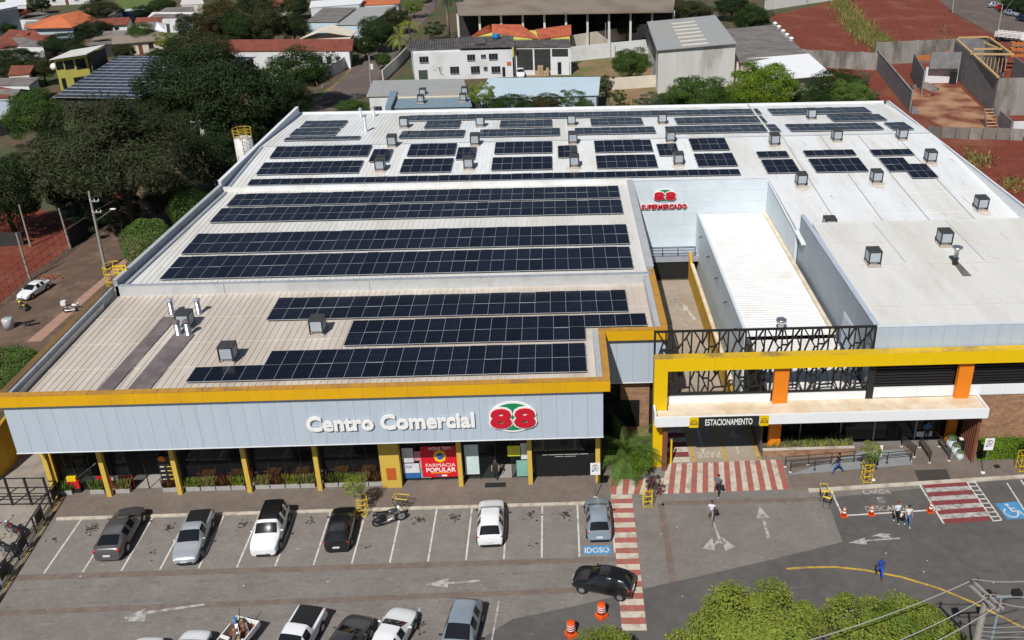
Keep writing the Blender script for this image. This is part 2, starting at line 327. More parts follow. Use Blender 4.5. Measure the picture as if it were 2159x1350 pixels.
# crosswalk running down the lot
a0, b0, a1, b1 = at(1288.3, 1043), at(1332, 1042), at(1311, 1330), at(1364, 1330)
n = 25
for i in range(n):
    t0, t1 = i/n*1.0, (i+1)/n*1.0
    q = [a0.lerp(a1, t0), b0.lerp(b1, t0), b0.lerp(b1, t1), a0.lerp(a1, t1)]
    MB().poly([(p.x, p.y, .012) for p in q]).build('crosswalk_stripe', K['paint_cream'] if i % 2 == 0 else K['paint_red'], lot)
# broad crossing in front of the car entrance
t0, t1, c0, c1 = Vector((36.72, 7.75, 0)), Vector((41.2, 7.72, 0)), at(1288, 1043), at(1395, 1043)
n = 9
for i in range(n):
    q = [t0.lerp(t1, i/n), t0.lerp(t1, (i+1)/n), c0.lerp(c1, (i+1)/n), c0.lerp(c1, i/n)]
    MB().poly([(p.x, p.y, .012) for p in q]).build('crosswalk_stripe', K['paint_red'] if i % 2 == 0 else K['paint_cream'], lot)
t0, t1, c0, c1 = at(1405, 979), at(1646, 969), at(1395, 1042), at(1664, 1032)
n = 22
for i in range(n):
    q = [t0.lerp(t1, i/n), t0.lerp(t1, (i+1)/n), c0.lerp(c1, (i+1)/n), c0.lerp(c1, i/n)]
    MB().poly([(p.x, p.y, .0125) for p in q]).build('crosswalk_stripe', K['paint_cream'] if i % 2 == 0 else K['paint_red'], lot)
for i in range(11):
    y0 = 9.55+i*.62
    MB().box(41.15, 42.85, y0, y0+.6, .006, .011).build('crosswalk_stripe', K['paint_cream'] if i % 2 == 0 else K['paint_crimson'], lot)
for x, w, ye in ((43.15, .22, 38), (45.55, .2, 15.5), (48.02, .22, 16)): strip((x, 9.6, 0), (x, ye, 0), w, K['paint_yellow'], .010, lot, 'lane_line')
text_obj('stop_lettering', 'PARE', K['paint_cream'], lot, frame_xy(44.35, 10.35, .011, math.pi), w=1.75, h=.75, offset=.015, extrude=0)
mark('arrow_marking', ((1484, 956), (1472, 942), (1478, 942), (1465, 895), (1471, 895), (1483, 941), (1487, 941)), K['paint_cream'], lot, .0105)
mark('arrow_marking', ((1559, 957), (1555, 957), (1546, 922), (1535, 923), (1544, 906), (1557, 921), (1550, 922)), K['paint_cream'], lot, .0105)
mark('arrow_marking', ((1441, 642), (1452, 648), (1449, 651), (1468, 673), (1462, 676), (1446, 654), (1440, 656)), K['paint_cream'], lot, .0105)
for i in range(9):
    y = 31+i*.9; strip((45.0-.06*i, y, 0), (45.9-.06*i, y-1.2, 0), .12, K['paint_worn'], .0107, lot, 'hatch_line')
# bay for the elderly
idb = sheet('painted_panel', [(34.55, .15), (36.35, .15), (36.35, .95), (34.55, .95)], K['paint_blue'], .012, bays)
text_obj('bay_lettering', 'IDOSO', K['paint_white'], bays, frame_xy(35.45, .55, .0155), w=1.6, h=.5, offset=.02, extrude=0)
# loading bay on the asphalt
def pl(a, b, w, m=K['paint_white'], z=.016): strip(at(*a), at(*b), w, m, z, road, 'bay_line')
pl((1753, 1037), (1775, 1084), .13); pl((1775, 1088), (1965, 1076), .13); pl((1938, 1021), (1990, 1105), .13); pl((1962, 1077), (1983, 1076), .10)
e0, e1 = at(1816, 1038), at(1880, 1036); rz = math.atan2(e1.y-e0.y, e1.x-e0.x)
for s, p, w in (('CARGA', (1848, 1037.5), 1.95), ('E', (1857, 1054.5), .42), ('DESCARGA', (1872, 1072), 3.15)):
    c = at(*p); text_obj('bay_lettering', s, K['paint_worn'], road, frame_xy(c.x, c.y, .0165, rz), w=w, h=.52, offset=.012, extrude=0)
q0, q1, q2, q3 = at(1944, 1021), at(2039, 1016), at(2091, 1098), at(1991, 1105)
for i in range(9):
    t0, t1 = i/9, (i+1)/9
    MB().poly([(p.x, p.y, .0145) for p in (q0.lerp(q3, t0), q1.lerp(q2, t0), q1.lerp(q2, t1), q0.lerp(q3, t1))]).build('crosswalk_stripe', K['paint_crimson'] if i % 2 == 0 else K['paint_worn'], road)
pl((2039, 1017), (2095, 1100), .10); pl((2055, 1016), (2112, 1097), .10); pl((2095, 1099), (2112, 1097), .10)
for i in range(9):
    t = i/9; a, b = at(2039, 1017).lerp(at(2095, 1100), t), at(2055, 1016).lerp(at(2112, 1097), t+.02); strip(a, b, .10, K['paint_white'], .0172, road, 'bay_line')
pl((2123, 1019), (2159, 1075), .10); pl((2152, 1012), (2185, 1060), .10)
MB().poly([(p.x, p.y, .0150) for p in pxs((2098, 1062), (2147, 1058), (2172, 1093), (2124, 1096))]).build('painted_panel', K['paint_blue'], road)
# wheelchair symbol, drawn in panel coordinates
A, B, D_ = at(2098, 1062), at(2147, 1058), at(2124, 1096)
def wp(u, v): p = A+(B-A)*u+(D_-A)*v; return (p.x, p.y, .0185)
mb = MB()
def wline(pts, w, z=.0185):
    for i in range(len(pts)-1):
        a, b = Vector(wp(*pts[i])), Vector(wp(*pts[i+1])); nn = Vector((-(b-a).y, (b-a).x, 0)).normalized()*w/2; d = (b-a).normalized()*w*.3
        zz = z+.0004*i; mb.poly([(p.x, p.y, zz) for p in (a-nn-d, b-nn+d, b+nn+d, a+nn-d)])
wline([(.36+.27*math.cos(t), .62+.27*math.sin(t)) for t in [R_(-120+i*-20) for i in range(13)]], .10)
wline([(.42, .25), (.44, .55), (.70, .55), (.80, .82), (.92, .78)], .11, .022); wline([(.43, .38), (.64, .38)], .09, .025)
mb.poly([(wp(.42+.075*math.cos(t), .14+.075*math.sin(t))[0], wp(.42+.075*math.cos(t), .14+.075*math.sin(t))[1], .02) for t in [i*.6 for i in range(10)]])
mb.build('wheelchair_symbol', K['paint_white'], road)
cv = [(1658, 1200), (1700, 1197), (1760, 1196), (1820, 1202), (1900, 1217), (1980, 1241), (2050, 1270), (2110, 1300), (2159, 1325), (2230, 1368)]
for a, b in zip(cv[:-1], cv[1:]): strip(at(*a), at(*b), .16, K['paint_yellow'], .014, road, 'yellow_line')
# second row of bays along the bottom of the frame
for x, y0 in ((885, 1282), (1052, 1268)):
    a = at(x, y0); strip(a, (a.x-.45, a.y-5.2, 0), .11, K['paint_worn'], .012, lot, 'bay_line')
# ---- the neighbourhood's surfaces
sheet('dirt_street', pxs((0, 870), (270, 610), (330, 500), (470, 380), (560, 300), (420, 300), (300, 400), (130, 500), (60, 560), (0, 610)), K['brown_earth'], -.03, label='brown unpaved street along the left side of the shops')
sheet('clay_court', pxs((-60, 440), (60, 432), (160, 470), (300, 372), (190, 490), (70, 575), (0, 640), (-80, 690)), K['red_earth'], -.02, label='red clay court inside the old fence posts')
sheet('footpath', pxs((56, 720), (86, 720), (231, 590), (300, 520), (290, 518), (222, 582)), mat('pink_concrete', (.36, .215, .16), .9, .15, 1.5), -.012, label='pinkish concrete footpath beside the shop wall')
sheet('street', pxs((600, 270), (640, 236), (690, 194), (727, 161), (762, 120), (800, 86), (840, 55), (870, 25), (900, -5), (935, -5), (917, 20), (885, 55), (850, 95), (822, 140), (800, 165), (760, 210), (735, 270)), K['street'], -.02, label='brownish asphalt street running away between the trees')
sheet('verge', pxs((655, 208), (700, 182), (735, 148), (765, 115), (762, 122), (727, 163), (690, 196), (660, 222)), K['yard'], -.015, label='grassy earth verge beside the side street')
sheet('playing_field', pxs((236, 36), (246, -8), (335, -8), (292, 26)), K['field'], -.02, label='green playing field beyond the houses')
sheet('red_lot', pxs((1622, 34), (1790, -6), (1976, -6), (2012, 30), (2098, 76), (2200, 140), (2260, 420), (2159, 450), (1990, 318), (1868, 214), (1740, 205), (1690, 120)), K['red_earth'], -.03, label='bare red earth of the empty building lots')
sheet('building_yard', pxs((1905, 190), (2010, 172), (2095, 250), (2110, 275), (1990, 268), (1935, 240)), K['pale_earth'], -.02, label='trampled pale earth inside the construction site')
sheet('road', pxs((1972, -6), (2012, 27), (2096, 73), (2180, 128), (2300, 150), (2300, 60), (2159, 30), (2080, -6)), K['street'], -.02, label='asphalt street with parked cars at the top corner')
sheet('yard', pxs((868, 166), (1200, 146), (1290, 95), (1460, 78), (1400, 100), (1390, 190), (1330, 240), (1290, 225), (1280, 160)), K['yard'], -.03, label='dirt and grass yard behind the white building')
mk('white_clad', (.74, .76, .78), .45, .03, 1)
mk('blue_clad', (.425, .49, .565), .5, .04, .9, col2=(.405, .465, .54), c2scale=.5, c2amt=.35, stretch=(2.5, 2.5, .22))
mk('pale_clad', (.60, .67, .71), .5, .05, .7, col2=(.55, .62, .66), c2scale=.3)
mk('grey_clad', (.30, .345, .39), .55, .05, .7, col2=(.27, .31, .35), c2scale=.3)
mk('yellow_band', (.66, .36, .004), .5, .05, 1, col2=(.60, .32, .006), c2scale=.5)
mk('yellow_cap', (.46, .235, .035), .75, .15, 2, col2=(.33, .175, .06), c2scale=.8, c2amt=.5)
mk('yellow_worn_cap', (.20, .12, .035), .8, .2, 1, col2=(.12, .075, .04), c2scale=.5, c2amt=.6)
mk('yellow_frame', (.72, .47, .002), .45, .03, 1)
mk('yellow_frame_cap', (.62, .40, .02), .6, .12, 2, col2=(.33, .22, .06), c2scale=.45, c2amt=.45)
mk('yellow_col', (.58, .40, .07), .6, .06, 2)
mk('yellow_wall', (.55, .33, .025), .7, .10, 1, col2=(.45, .26, .03), c2scale=.6)
mk('orange', (.72, .20, .008), .55, .04, 1)
mk('roof_beige', (.57, .51, .445), .6, .10, .6, col2=(.49, .425, .36), c2scale=.35, c2amt=.6, stretch=(1, .15, 1))
mk('roof_white', (.715, .73, .735), .5, .06, .5, col2=(.645, .635, .60), c2scale=.16, c2amt=.5, stretch=(1.6, .35, 1))
mk('roof_cream', (.655, .645, .615), .55, .06, .5, col2=(.60, .58, .535), c2scale=.2, c2amt=.5, stretch=(1.6, .35, 1))
mk('roof_metal_white', (.74, .74, .73), .5, .04, 1, col2=(.68, .66, .62), c2scale=.3, c2amt=.2)
mk('canopy_top', (.70, .60, .46), .7, .1, 1, col2=(.60, .47, .32), c2scale=.6, c2amt=.6)
mk('flashing', (.56, .575, .58), .45, .10, .8, col2=(.45, .46, .46), c2scale=.8, c2amt=.5, metal=.25)
mk('flash_dark', (.33, .36, .41), .5, .12, .8, col2=(.24, .26, .30), c2scale=.8, c2amt=.5)
mk('bitumen', (.125, .105, .105), .8, .2, .8, col2=(.18, .155, .155), c2scale=.5, c2amt=.6)
mk('black_metal', (.018, .018, .019), .5, .05, 1)
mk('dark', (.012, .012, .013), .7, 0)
mk('interior_floor', (.34, .32, .29), .5, .05, 1)
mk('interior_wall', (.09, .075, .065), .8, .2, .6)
mk('white_paint', (.78, .77, .75), .6, .04, 1)
mk('red_plastic', (.50, .018, .020), .4, .05, 1)
mk('brown_slat', (.175, .062, .033), .7, .1, 1)
mk('steel', (.50, .51, .52), .32, .08, 2, metal=.85)
mk('yellow_rail', (.72, .50, .01), .5, .05, 1)
mk('logo_red', (.52, .010, .028), .4, .03, 1); mk('logo_green', (.008, .22, .095), .4, .03, 1)
K['glass'] = glass_mat('shop_glass', (.016, .019, .022), .30)
K['dark_glass'] = mat('dark_glass', (.012, .013, .015), .06, 0, spec=.45)
K['brick_wall'] = brick_mat('brick_wall', (.27, .145, .082), (.34, .20, .115), (.22, .12, .07), .62, .14, .012, axes='xz', var=.3, vs=2.2)
def piece_row(name, parent, m, a, b, step, fn):
    """identical pieces side by side along X, each an object; mesh data shared"""
    n = max(1, round((b-a)/step)); w = (b-a)/n; first = fn(w).build(name, m); first.parent = parent; off = OFF.get(parent.name, Vector())
    first.location = (a-off.x, -off.y, -off.z)
    for i in range(1, n):
        c = first.copy(); COL.objects.link(c); c.parent = parent; c.location = (a+w*i-off.x, -off.y, -off.z)
def ribs(name, parent, m, x0, x1, y0, y1, zf, step, along='y', h=.04, w=.05):
    mb = MB(); x, e = (x0, x1) if along == 'y' else (y0, y1); x += step/2
    while x < e:
        if along == 'y': mb.bar((x, y0, zf(y0)+h*.3), (x, y1, zf(y1)+h*.3), w, h)
        else: mb.bar((x0, x, zf(x)+h*.3), (x1, x, zf(x)+h*.3), w, h)
        x += step
    o = mb.build(name, m, parent); tag(o, kind='stuff'); return o
# =============================================================== shopping arcade, front wing and middle hall
arc = thing('shopping_arcade', 'long low shopping arcade with pale blue fascia and yellow band', 'building', (0, 7.6, 0))
ZS, ZT = 5.34, 9.12
FRONT, RET = 5.58, 12.3
piece_row('fascia_panel', arc, K['blue_clad'], -3.2, 36.15, 1.035, lambda w: MB().box(.006, w-.006, FRONT, FRONT+.08, ZS, ZT))
MB().box(-3.24, 36.17, FRONT-.02, FRONT+.1, ZS-.07, ZS-.004).build('fascia_trim', K['white_clad'], arc)
MB().box(-3.2, 36.15, FRONT+.085, FRONT+.3, ZS, ZT).build('fascia_backing', K['flash_dark'], arc)
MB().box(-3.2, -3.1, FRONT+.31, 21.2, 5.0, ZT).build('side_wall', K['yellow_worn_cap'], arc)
piece_row('band_panel', arc, K['yellow_band'], -3.3, 36.6, 1.5, lambda w: MB().box(.004, w-.004, 5.26, 5.72, 9.15, 9.98))
piece_row('band_cap', arc, K['yellow_cap'], -3.3, 36.6, 1.5, lambda w: MB().box(.012, w-.012, 5.24, 5.74, 9.984, 10.01))
MB().box(36.15, 36.6, 5.75, 11.9, 9.15, 9.98).build('band_panel', K['yellow_band'], arc)
MB().box(36.13, 36.62, 5.76, 12.35, 9.984, 10.012).build('band_cap', K['yellow_cap'], arc)
MB().box(36.55, 41.15, 11.93, 12.35, 9.15, 9.975).build('band_panel', K['yellow_band'], arc)
MB().box(36.63, 41.17, 11.91, 12.37, 9.984, 10.012).build('band_cap', K['yellow_cap'], arc)
MB().box(40.75, 41.2, 12.38, 22.2, 9.15, 9.98).build('band_panel', K['yellow_band'], arc)
MB().box(40.73, 41.22, 12.39, 22.2, 9.984, 10.014).build('band_cap', K['yellow_cap'], arc)
piece_row('fascia_panel', arc, K['blue_clad'], 36.3, 41.1, 1.2, lambda w: MB().box(.006, w-.006, RET, RET+.08, ZS, ZT))
MB().box(36.3, 41.1, RET-.02, RET+.1, ZS-.07, ZS-.004).build('fascia_trim', K['white_clad'], arc)
y = 5.8
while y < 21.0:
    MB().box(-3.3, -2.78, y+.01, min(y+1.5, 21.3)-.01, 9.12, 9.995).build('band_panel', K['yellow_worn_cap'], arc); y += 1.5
MB().box(-2.77, -2.55, 5.76, 21.3, 9.1, 9.93).build('parapet', K['flash_dark'], arc)
MB().box(-2.55, -2.50, 5.8, 19.2, 9.12, 9.6).build('parapet_lining', K['flashing'], arc)
# walls and roofs
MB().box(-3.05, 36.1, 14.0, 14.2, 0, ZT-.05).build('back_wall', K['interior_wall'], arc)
MB().box(36.0, 36.14, 8.3, 12.28, 0, ZT-.05).build('end_wall', K['brick_wall'], arc)
MB().box(-3.05, -2.9, 8.3, 14, 0, ZS).build('end_wall', K['yellow_wall'], arc)
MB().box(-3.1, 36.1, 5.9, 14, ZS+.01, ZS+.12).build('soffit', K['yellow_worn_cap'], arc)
MB().box(-2.9, 36.0, 8.32, 14, .008, .03).build('shop_floor', K['interior_floor'], arc)
MB().box(40.95, 41.15, 12.45, 43.3, 0, 9.1).build('side_wall', K['grey_clad'], arc)
MB().box(37.85, 40.05, 12.9, 13.1, 0, ZS).build('brick_pier', K['brick_wall'], arc)
MB().box(36.14, 37.84, 12.95, 13.05, 0, ZS).build('dark_window', K['dark_glass'], arc)
MB().box(40.06, 41.0, 13.2, 13.3, 0, ZS).build('slatted_door', K['black_metal'], arc)
MB().box(36.2, 39.3, 12.84, 12.9, 1.0, 3.4).build('dark_window', K['dark_glass'], arc)
MB().slab([(-2.5, 5.75, 9.1), (36.12, 5.75, 9.1), (36.12, 12.4, 9.1), (40.72, 12.4, 9.1), (40.72, 21.3, 9.1), (-2.5, 21.3, 9.1)], .08).build('roof_sheet', K['roof_beige'], arc)
ribs('roof_rib', arc, K['roof_beige'], -2.4, 36.0, 5.8, 21.2, lambda y: 9.1, .48, h=.05, w=.05)
ribs('roof_rib', arc, K['roof_beige'], 36.1, 40.6, 12.5, 21.2, lambda y: 9.1, .48, h=.05, w=.05)
for y, x1 in ((9.9, 36.0), (13.4, 40.6), (17.3, 40.6)): MB().box(-2.4, x1, y, y+.025, 9.1, 9.145).build('sheet_lap', K['roof_beige'], arc)
MB().box(35.75, 36.12, 5.8, 12.3, 9.11, 9.93).build('parapet', K['flashing'], arc)
MB().box(40.3, 40.72, 12.4, 21.3, 9.11, 9.93).build('parapet', K['flashing'], arc)
MB().box(-2.4, 40.9, 21.3, 21.5, 8.9, 10.02).build('step_wall', K['flashing'], arc)
MB().box(-2.42, 40.92, 21.27, 21.56, 10.024, 10.06).build('step_cap', K['flash_dark'], arc)
for x in (17.9, 6.2): MB().box(x, x+.06, 21.24, 21.295, 9.1, 10.02).build('downpipe', K['flashing'], arc)
def xl(y): return -2.45+(y-21.5)*1.25/22 if y < 43.5 else -1.2+(y-43.5)*.85/29
MB().slab([(xl(21.5)+.2, 21.5, 9.85), (40.7, 21.5, 9.85), (40.7, 43.3, 9.85), (xl(43.3)+.2, 43.3, 9.85)], .08).build('roof_sheet', K['roof_cream'], arc)
ribs('roof_rib', arc, K['roof_cream'], -1.0, 40.5, 21.6, 43.2, lambda y: 9.85, .48, h=.05, w=.045)
MB().slab([(xl(21.3), 21.3, 10.55), (xl(21.3)+.3, 21.3, 10.55), (xl(43.3)+.3, 43.3, 10.55), (xl(43.3), 43.3, 10.55)], 6).build('parapet', K['flash_dark'], arc)
MB().slab([(xl(21.3)-.03, 21.28, 10.60), (xl(21.3)+.33, 21.28, 10.60), (xl(43.3)+.33, 43.3, 10.60), (xl(43.3)-.03, 43.3, 10.60)], .045).build('parapet_cap', K['flashing'], arc)
MB().bar((xl(21.6)+.75, 21.7, 9.95), (xl(43)+.75, 43, 9.95), .3, .12).build('gutter', K['flash_dark'], arc)
MB().box(40.62, 41.18, 22.21, 43.2, 9.2, 10.22).build('parapet', K['flash_dark'], arc)
MB().box(40.58, 41.22, 22.22, 43.2, 10.225, 10.26).build('parapet_cap', K['flashing'], arc)
MB().slab([(10.8, 6.2, 9.155), (9.4, 6.2, 9.155), (6.6, 14.4, 9.16), (8.0, 14.4, 9.16)][::-1], .03).build('roof_patch', K['bitumen'], arc) if False else None
# tar strips running down the front roof
for px in (((202, 825), (236, 825), (375, 668), (345, 668)), ((268, 822), (315, 822), (410, 705), (366, 705))):
    MB().slab([atp(x, y, (9.185, 0, 0)) for x, y in px], .03).build('tar_strip', K['bitumen'], arc)
# columns
CX = [-2.85, .95, 5.95, 10.9, 15.9, 26.0, 31.0, 35.85]
for x in CX: MB().box(x-.16, x+.16, 7.45, 7.8, 0.0, ZS).build('column', K['yellow_col'], arc)
MB().box(20.35, 21.75, 7.55, 8.1, 0.0, ZS).build('wall_pier', K['yellow_col'], arc)
MB().box(20.75, 21.4, 7.50, 7.545, .75, 1.75).build('hydrant_box', mat('hydrant_orange', (.50, .10, .02), .5, .05), arc)
MB().box(-3.0, 36.0, 8.25, 8.3, 3.35, 3.45).build('transom', K['black_metal'], arc)
MB().box(-3.0, 36.0, 7.6, 8.24, ZS-.5, ZS-.01).build('lintel', K['yellow_col'], arc)
bays_x = [(-2.68, .78), (1.12, 5.78), (6.12, 10.73), (11.07, 15.73), (16.07, 20.34), (21.76, 25.83), (26.17, 30.83), (31.17, 35.68)]
for bi, (a, b) in enumerate(bays_x):
    n = 3 if b-a < 4 else 4; w = (b-a)/n
    for i in range(n):
        op = (bi == 0 and i == 2) or (bi == 1 and i in (1, 2)) or (bi == 6 and i == 2)
        z0 = 3.45 if op else .06
        f = MB().box(a+i*w+.04, a+(i+1)*w-.04, 8.27, 8.285, z0, 4.8).build('window', K['dark_glass'] if bi == 7 else K['glass'], arc)
        mb = MB().box(a+i*w-.03, a+i*w+.03, 8.25, 8.305, 0, 4.82)
        mb.build('mullion', K['black_metal'], f)
# shop contents seen through the panes stand as things of their own
import itertools
def box_thing(name, label, cat, m, dims, group=None):
    r = MB()
    for d in dims: r.box(*d)
    return tag(r.build(name, m), label, cat, group)
# lettering and emblems
for name, body, X, w, h in (('sign_lettering', 'Centro Comercial', 21.92, 11.2, 1.2),):
    text_obj(name, body, K['white_paint'], arc, frame_xz(X, FRONT-.13, 7.08), w=w, h=h, offset=.034, extrude=.045)
def emblem(parent, cx, y, cz, W, H, nm='emblem'):
    """two red eights on a green oval with a white surround"""
    def ell(rx, rz, y0, y1): return MB().add([(cx+rx*math.cos(t), yy, cz+rz*math.sin(t)) for yy in (y0, y1) for t in [i*2*math.pi/36 for i in range(36)]],
        [list(range(36)), list(range(36, 72))[::-1]]+[(i, (i+1) % 36, 36+(i+1) % 36, 36+i) for i in range(36)])
    e = ell(W*.47, H*.5, y, y+.06).build(nm, K['white_paint'], parent)
    ell(W*.425, H*.435, y-.03, y+.01).build('emblem_oval', K['logo_green'], e)
    for s in (-1, 1):
        text_obj('digit_outline', '8', K['white_paint'], e, frame_xz(cx+s*W*.235, y-.06, cz-H*.02), w=W*.49, h=H*.74, offset=.06, extrude=.02)
        text_obj('digit', '8', K['logo_red'], e, frame_xz(cx+s*W*.235, y-.12, cz-H*.02), w=W*.425, h=H*.63, offset=.045, extrude=.05)
emblem(arc, 30.08, FRONT-.1, 7.22, 3.4, 2.45)
# shop front signs
text_obj('shop_lettering', 'MAX', K['white_paint'], arc, frame_xz(29.3, 8.2, 4.2), w=.95, h=.28, offset=.02, extrude=.01)
text_obj('shop_lettering', 'isadora', K['steel'], arc, frame_xz(26.9, 8.2, 4.0), w=.95, h=.25, extrude=.01)
text_obj('shop_lettering', 'Pampers', mat('teal_letters', (.02, .25, .22), .5, 0), arc, frame_xz(22.4, 8.2, 4.0), w=1.0, h=.28, extrude=.01)
# =============================================================== rear hall
hall = thing('warehouse_hall', 'wide white roofed hall filling the back of the site', 'building', (0, 60, 0))
RZ = lambda y: 10.0+(y-43.6)*.75/11.9 if y < 55.5 else 10.75-(y-55.5)*.85/17
PR1, PR2 = (10.0, 43.6, .75/11.9), (10.75, 55.5, -.85/17)
MB().box(-1.15, 41.0, 43.32, 43.62, 8.5, 10.32).build('front_parapet', K['roof_white'], hall)
MB().slab([(xl(43.6)+.3, 43.62, 10.0), (55.2, 43.62, 10.0), (55.2, 55.5, 10.75), (xl(55.5)+.3, 55.5, 10.75)], .1).build('roof_sheet', K['roof_white'], hall)
MB().slab([(55.2, 28.6, RZ(28.6)), (77.0, 28.6, RZ(28.6)), (77.0, 55.5, 10.75), (55.2, 55.5, 10.75)], .1).build('roof_sheet', K['roof_white'], hall)
MB().slab([(xl(55.5)+.3, 55.5, 10.75), (77.0, 55.5, 10.75), (77.0, 72.2, RZ(72.2)), (xl(72.2)+.3, 72.2, RZ(72.2))], .1).build('roof_sheet', K['roof_white'], hall)
ribs('roof_rib', hall, K['roof_white'], 0, 55.0, 43.8, 55.4, RZ, .48, h=.045, w=.045)
ribs('roof_rib', hall, K['roof_white'], 0, 55.0, 55.6, 72.1, RZ, .48, h=.045, w=.045)
mb = MB()
for x in (59.5, 63.9, 68.3, 72.6): mb.bar((x, 28.8, RZ(28.8)+.05), (x, 55.4, 10.8), .08, .08)
tag(mb.build('roof_conduit', K['flashing'], hall), kind='stuff')
for y in (34.5, 39.2, 48.5): MB().box(55.3, 76.9, y, y+.06, RZ(y)-.01, RZ(y)+.03).build('sheet_lap', K['roof_cream'], hall)
MB().box(xl(55.5)+.4, 77, 55.35, 55.65, 10.74, 10.80).build('ridge_cap', K['flashing'], hall)
MB().bar((55.3, 43.8, 10.1), (58.2, 72.1, 10.05), .25, .3).build('expansion_joint', K['flashing'], hall) if False else None
MB().bar((58.3, 55.6, 10.85), (58.9, 72.0, 10.05), .25, .3).build('expansion_joint', K['roof_cream'], hall)
MB().box(xl(72)-.05, 77.1, 72.2, 72.5, 6, 10.12).build('back_parapet', K['white_clad'], hall)
MB().slab([(xl(43.6), 43.4, 11.0), (xl(43.6)+.3, 43.4, 11.0), (xl(72)+.3, 71.8, 11.0), (xl(72), 71.8, 11.0)], 5).build('parapet', K['blue_clad'], hall)
MB().slab([(xl(43.6)-.04, 43.4, 11.05), (xl(43.6)+.34, 43.4, 11.05), (xl(72)+.34, 71.8, 11.05), (xl(72)-.04, 71.8, 11.05)], .045).build('parapet_cap', K['white_clad'], hall)
MB().bar((xl(44)+.7, 44, 10.1), (xl(55)+.7, 55.3, 10.82), .3, .12).build('gutter', K['flash_dark'], hall)
MB().box(77.0, 77.35, 26, 71.0, 0, 10.5).build('parapet', K['white_clad'], hall)
MB().box(76.97, 77.12, 26, 71.02, 10.505, 10.53).build('parapet_cap', K['flash_dark'], hall)
for z in (1.0, 5.0): pass
MB().box(-1.1, 0.0, 43.7, 72, 0, 9.0).build('side_wall', K['pale_clad'], hall)
# the wall with the supermarket emblem, made of wide cladding sheets
z = 2.65
while z < 10.2:
    z2 = min(z+1.26, 10.2)
    for a, b in ((41.22, 46.6), (46.61, 55.3)): MB().box(a, b, 43.05, 43.25, z, z2-.012).build('wall_panel', K['pale_clad'], hall)
    z = z2
MB().box(41.2, 55.3, 43.0, 43.3, 10.2, 10.27).build('wall_cap', K['white_clad'], hall)
emblem(hall, 44.55, 42.95, 8.55, 2.55, 1.45)
text_obj('sign_lettering_outline', 'SUPERMERCADO', K['white_paint'], hall, frame_xz(44.5, 42.93, 7.35), w=4.9, h=.68, offset=.07, extrude=.03)
text_obj('sign_lettering', 'SUPERMERCADO', K['logo_red'], hall, frame_xz(44.5, 42.86, 7.35), w=4.75, h=.52, offset=.035, extrude=.05)
MB().slab([(55.3, 31.1, 9.6), (55.55, 31.1, 9.6), (55.55, 43.0, 10.12), (55.3, 43.0, 10.12)], 7).build('side_wall', K['pale_clad'], hall)
MB().slab([(55.26, 31.1, 9.66), (55.6, 31.1, 9.66), (55.6, 43.0, 10.18), (55.26, 43.0, 10.18)], .055).build('wall_cap', K['white_clad'], hall)
# balcony slab and railing over the car passage
MB().box(41.2, 48.1, 40.6, 43.04, 2.0, 2.6).build('balcony_slab', K['flash_dark'], hall)
mb = MB()
for zz in (2.62, 2.95, 3.28, 3.55): mb.bar((42.6, 40.7, zz), (47.6, 40.7, zz), .05)
for x in (42.6, 44.2, 45.8, 47.6): mb.bar((x, 40.7, 2.6), (x, 40.7, 3.56), .07)
mb.build('railing', K['black_metal'], hall)
MB().box(41.2, 55.3, 43.1, 43.2, 0, 2.0).build('dark_opening', K['dark'], hall)  # black panel, the shade inside the opening put into its colour
MB().box(43.4, 47.2, 40.75, 40.8, .02, 2.0).build('dark_opening', K['dark'], hall)  # black sheet stands for the shade in the passage mouth
# =============================================================== annex with ribbed white roof, between driveway and supermarket
ann = thing('loading_annex', 'low annex with ribbed white metal roof between two walls', 'building', (51.8, 27, 0))
MB().slab([(48.1, 17.2, 6.3), (55.3, 17.2, 6.3), (55.3, 43.0, 6.3), (48.1, 43.0, 6.3)], .1).build('roof_sheet', K['roof_metal_white'], ann)
ribs('roof_rib', ann, K['roof_metal_white'], 48.35, 54.9, 17.3, 42.9, lambda y: 6.3, .42, along='x', h=.09, w=.14)
MB().box(48.0, 48.2, 17.2, 42.98, 0, 6.55).build('side_wall', K['pale_clad'], ann)
MB().box(54.95, 55.28, 17.2, 42.98, 6.305, 6.45).build('gutter', K['canopy_top'], ann)
MB().slab([(48.4, 10.3, 5.7), (55.3, 10.3, 5.7), (55.3, 17.15, 5.9), (48.4, 17.15, 5.9)], .1).build('roof_sheet', K['roof_cream'], ann)
ribs('roof_rib', ann, K['roof_cream'], 48.5, 55.2, 10.4, 17.1, lambda y: 5.7+(y-10.3)*.2/6.85, .4, along='x', h=.08, w=.1)
MB().box(48.2, 48.35, 10.4, 17.18, 0, 6.1).build('side_wall', K['interior_wall'], ann)  # wall coloured dark to deepen the shade beside the driveway
for i in range(5):
    y = 20+i*4.8; MB().tube([(47.98, y, 5.4), (47.8, y, 5.4), (47.72, y, 5.25)], .06, 6).build('wall_lamp', K['black_metal'], ann)
dw = MB().box(46.95, 47.25, 16.5, 39.5, 0, 2.2).build('ramp_wall', K['yellow_wall'], ann)
MB().box(47.0, 47.32, 16.5, 39.5, 2.205, 2.28).build('ramp_wall_cap', K['canopy_top'], ann)
MB().add([(46.95, 39.6, 0), (46.95, 40.6, 0), (46.95, 40.6, 3.1), (46.95, 39.6, 2.2), (47.25, 39.6, 0), (47.25, 40.6, 0), (47.25, 40.6, 3.1), (47.25, 39.6, 2.2)], [(0, 1, 2, 3), (7, 6, 5, 4), (0, 4, 5, 1), (1, 5, 6, 2), (2, 6, 7, 3), (3, 7, 4, 0)]).build('ramp_wall_end', K['yellow_wall'], ann)
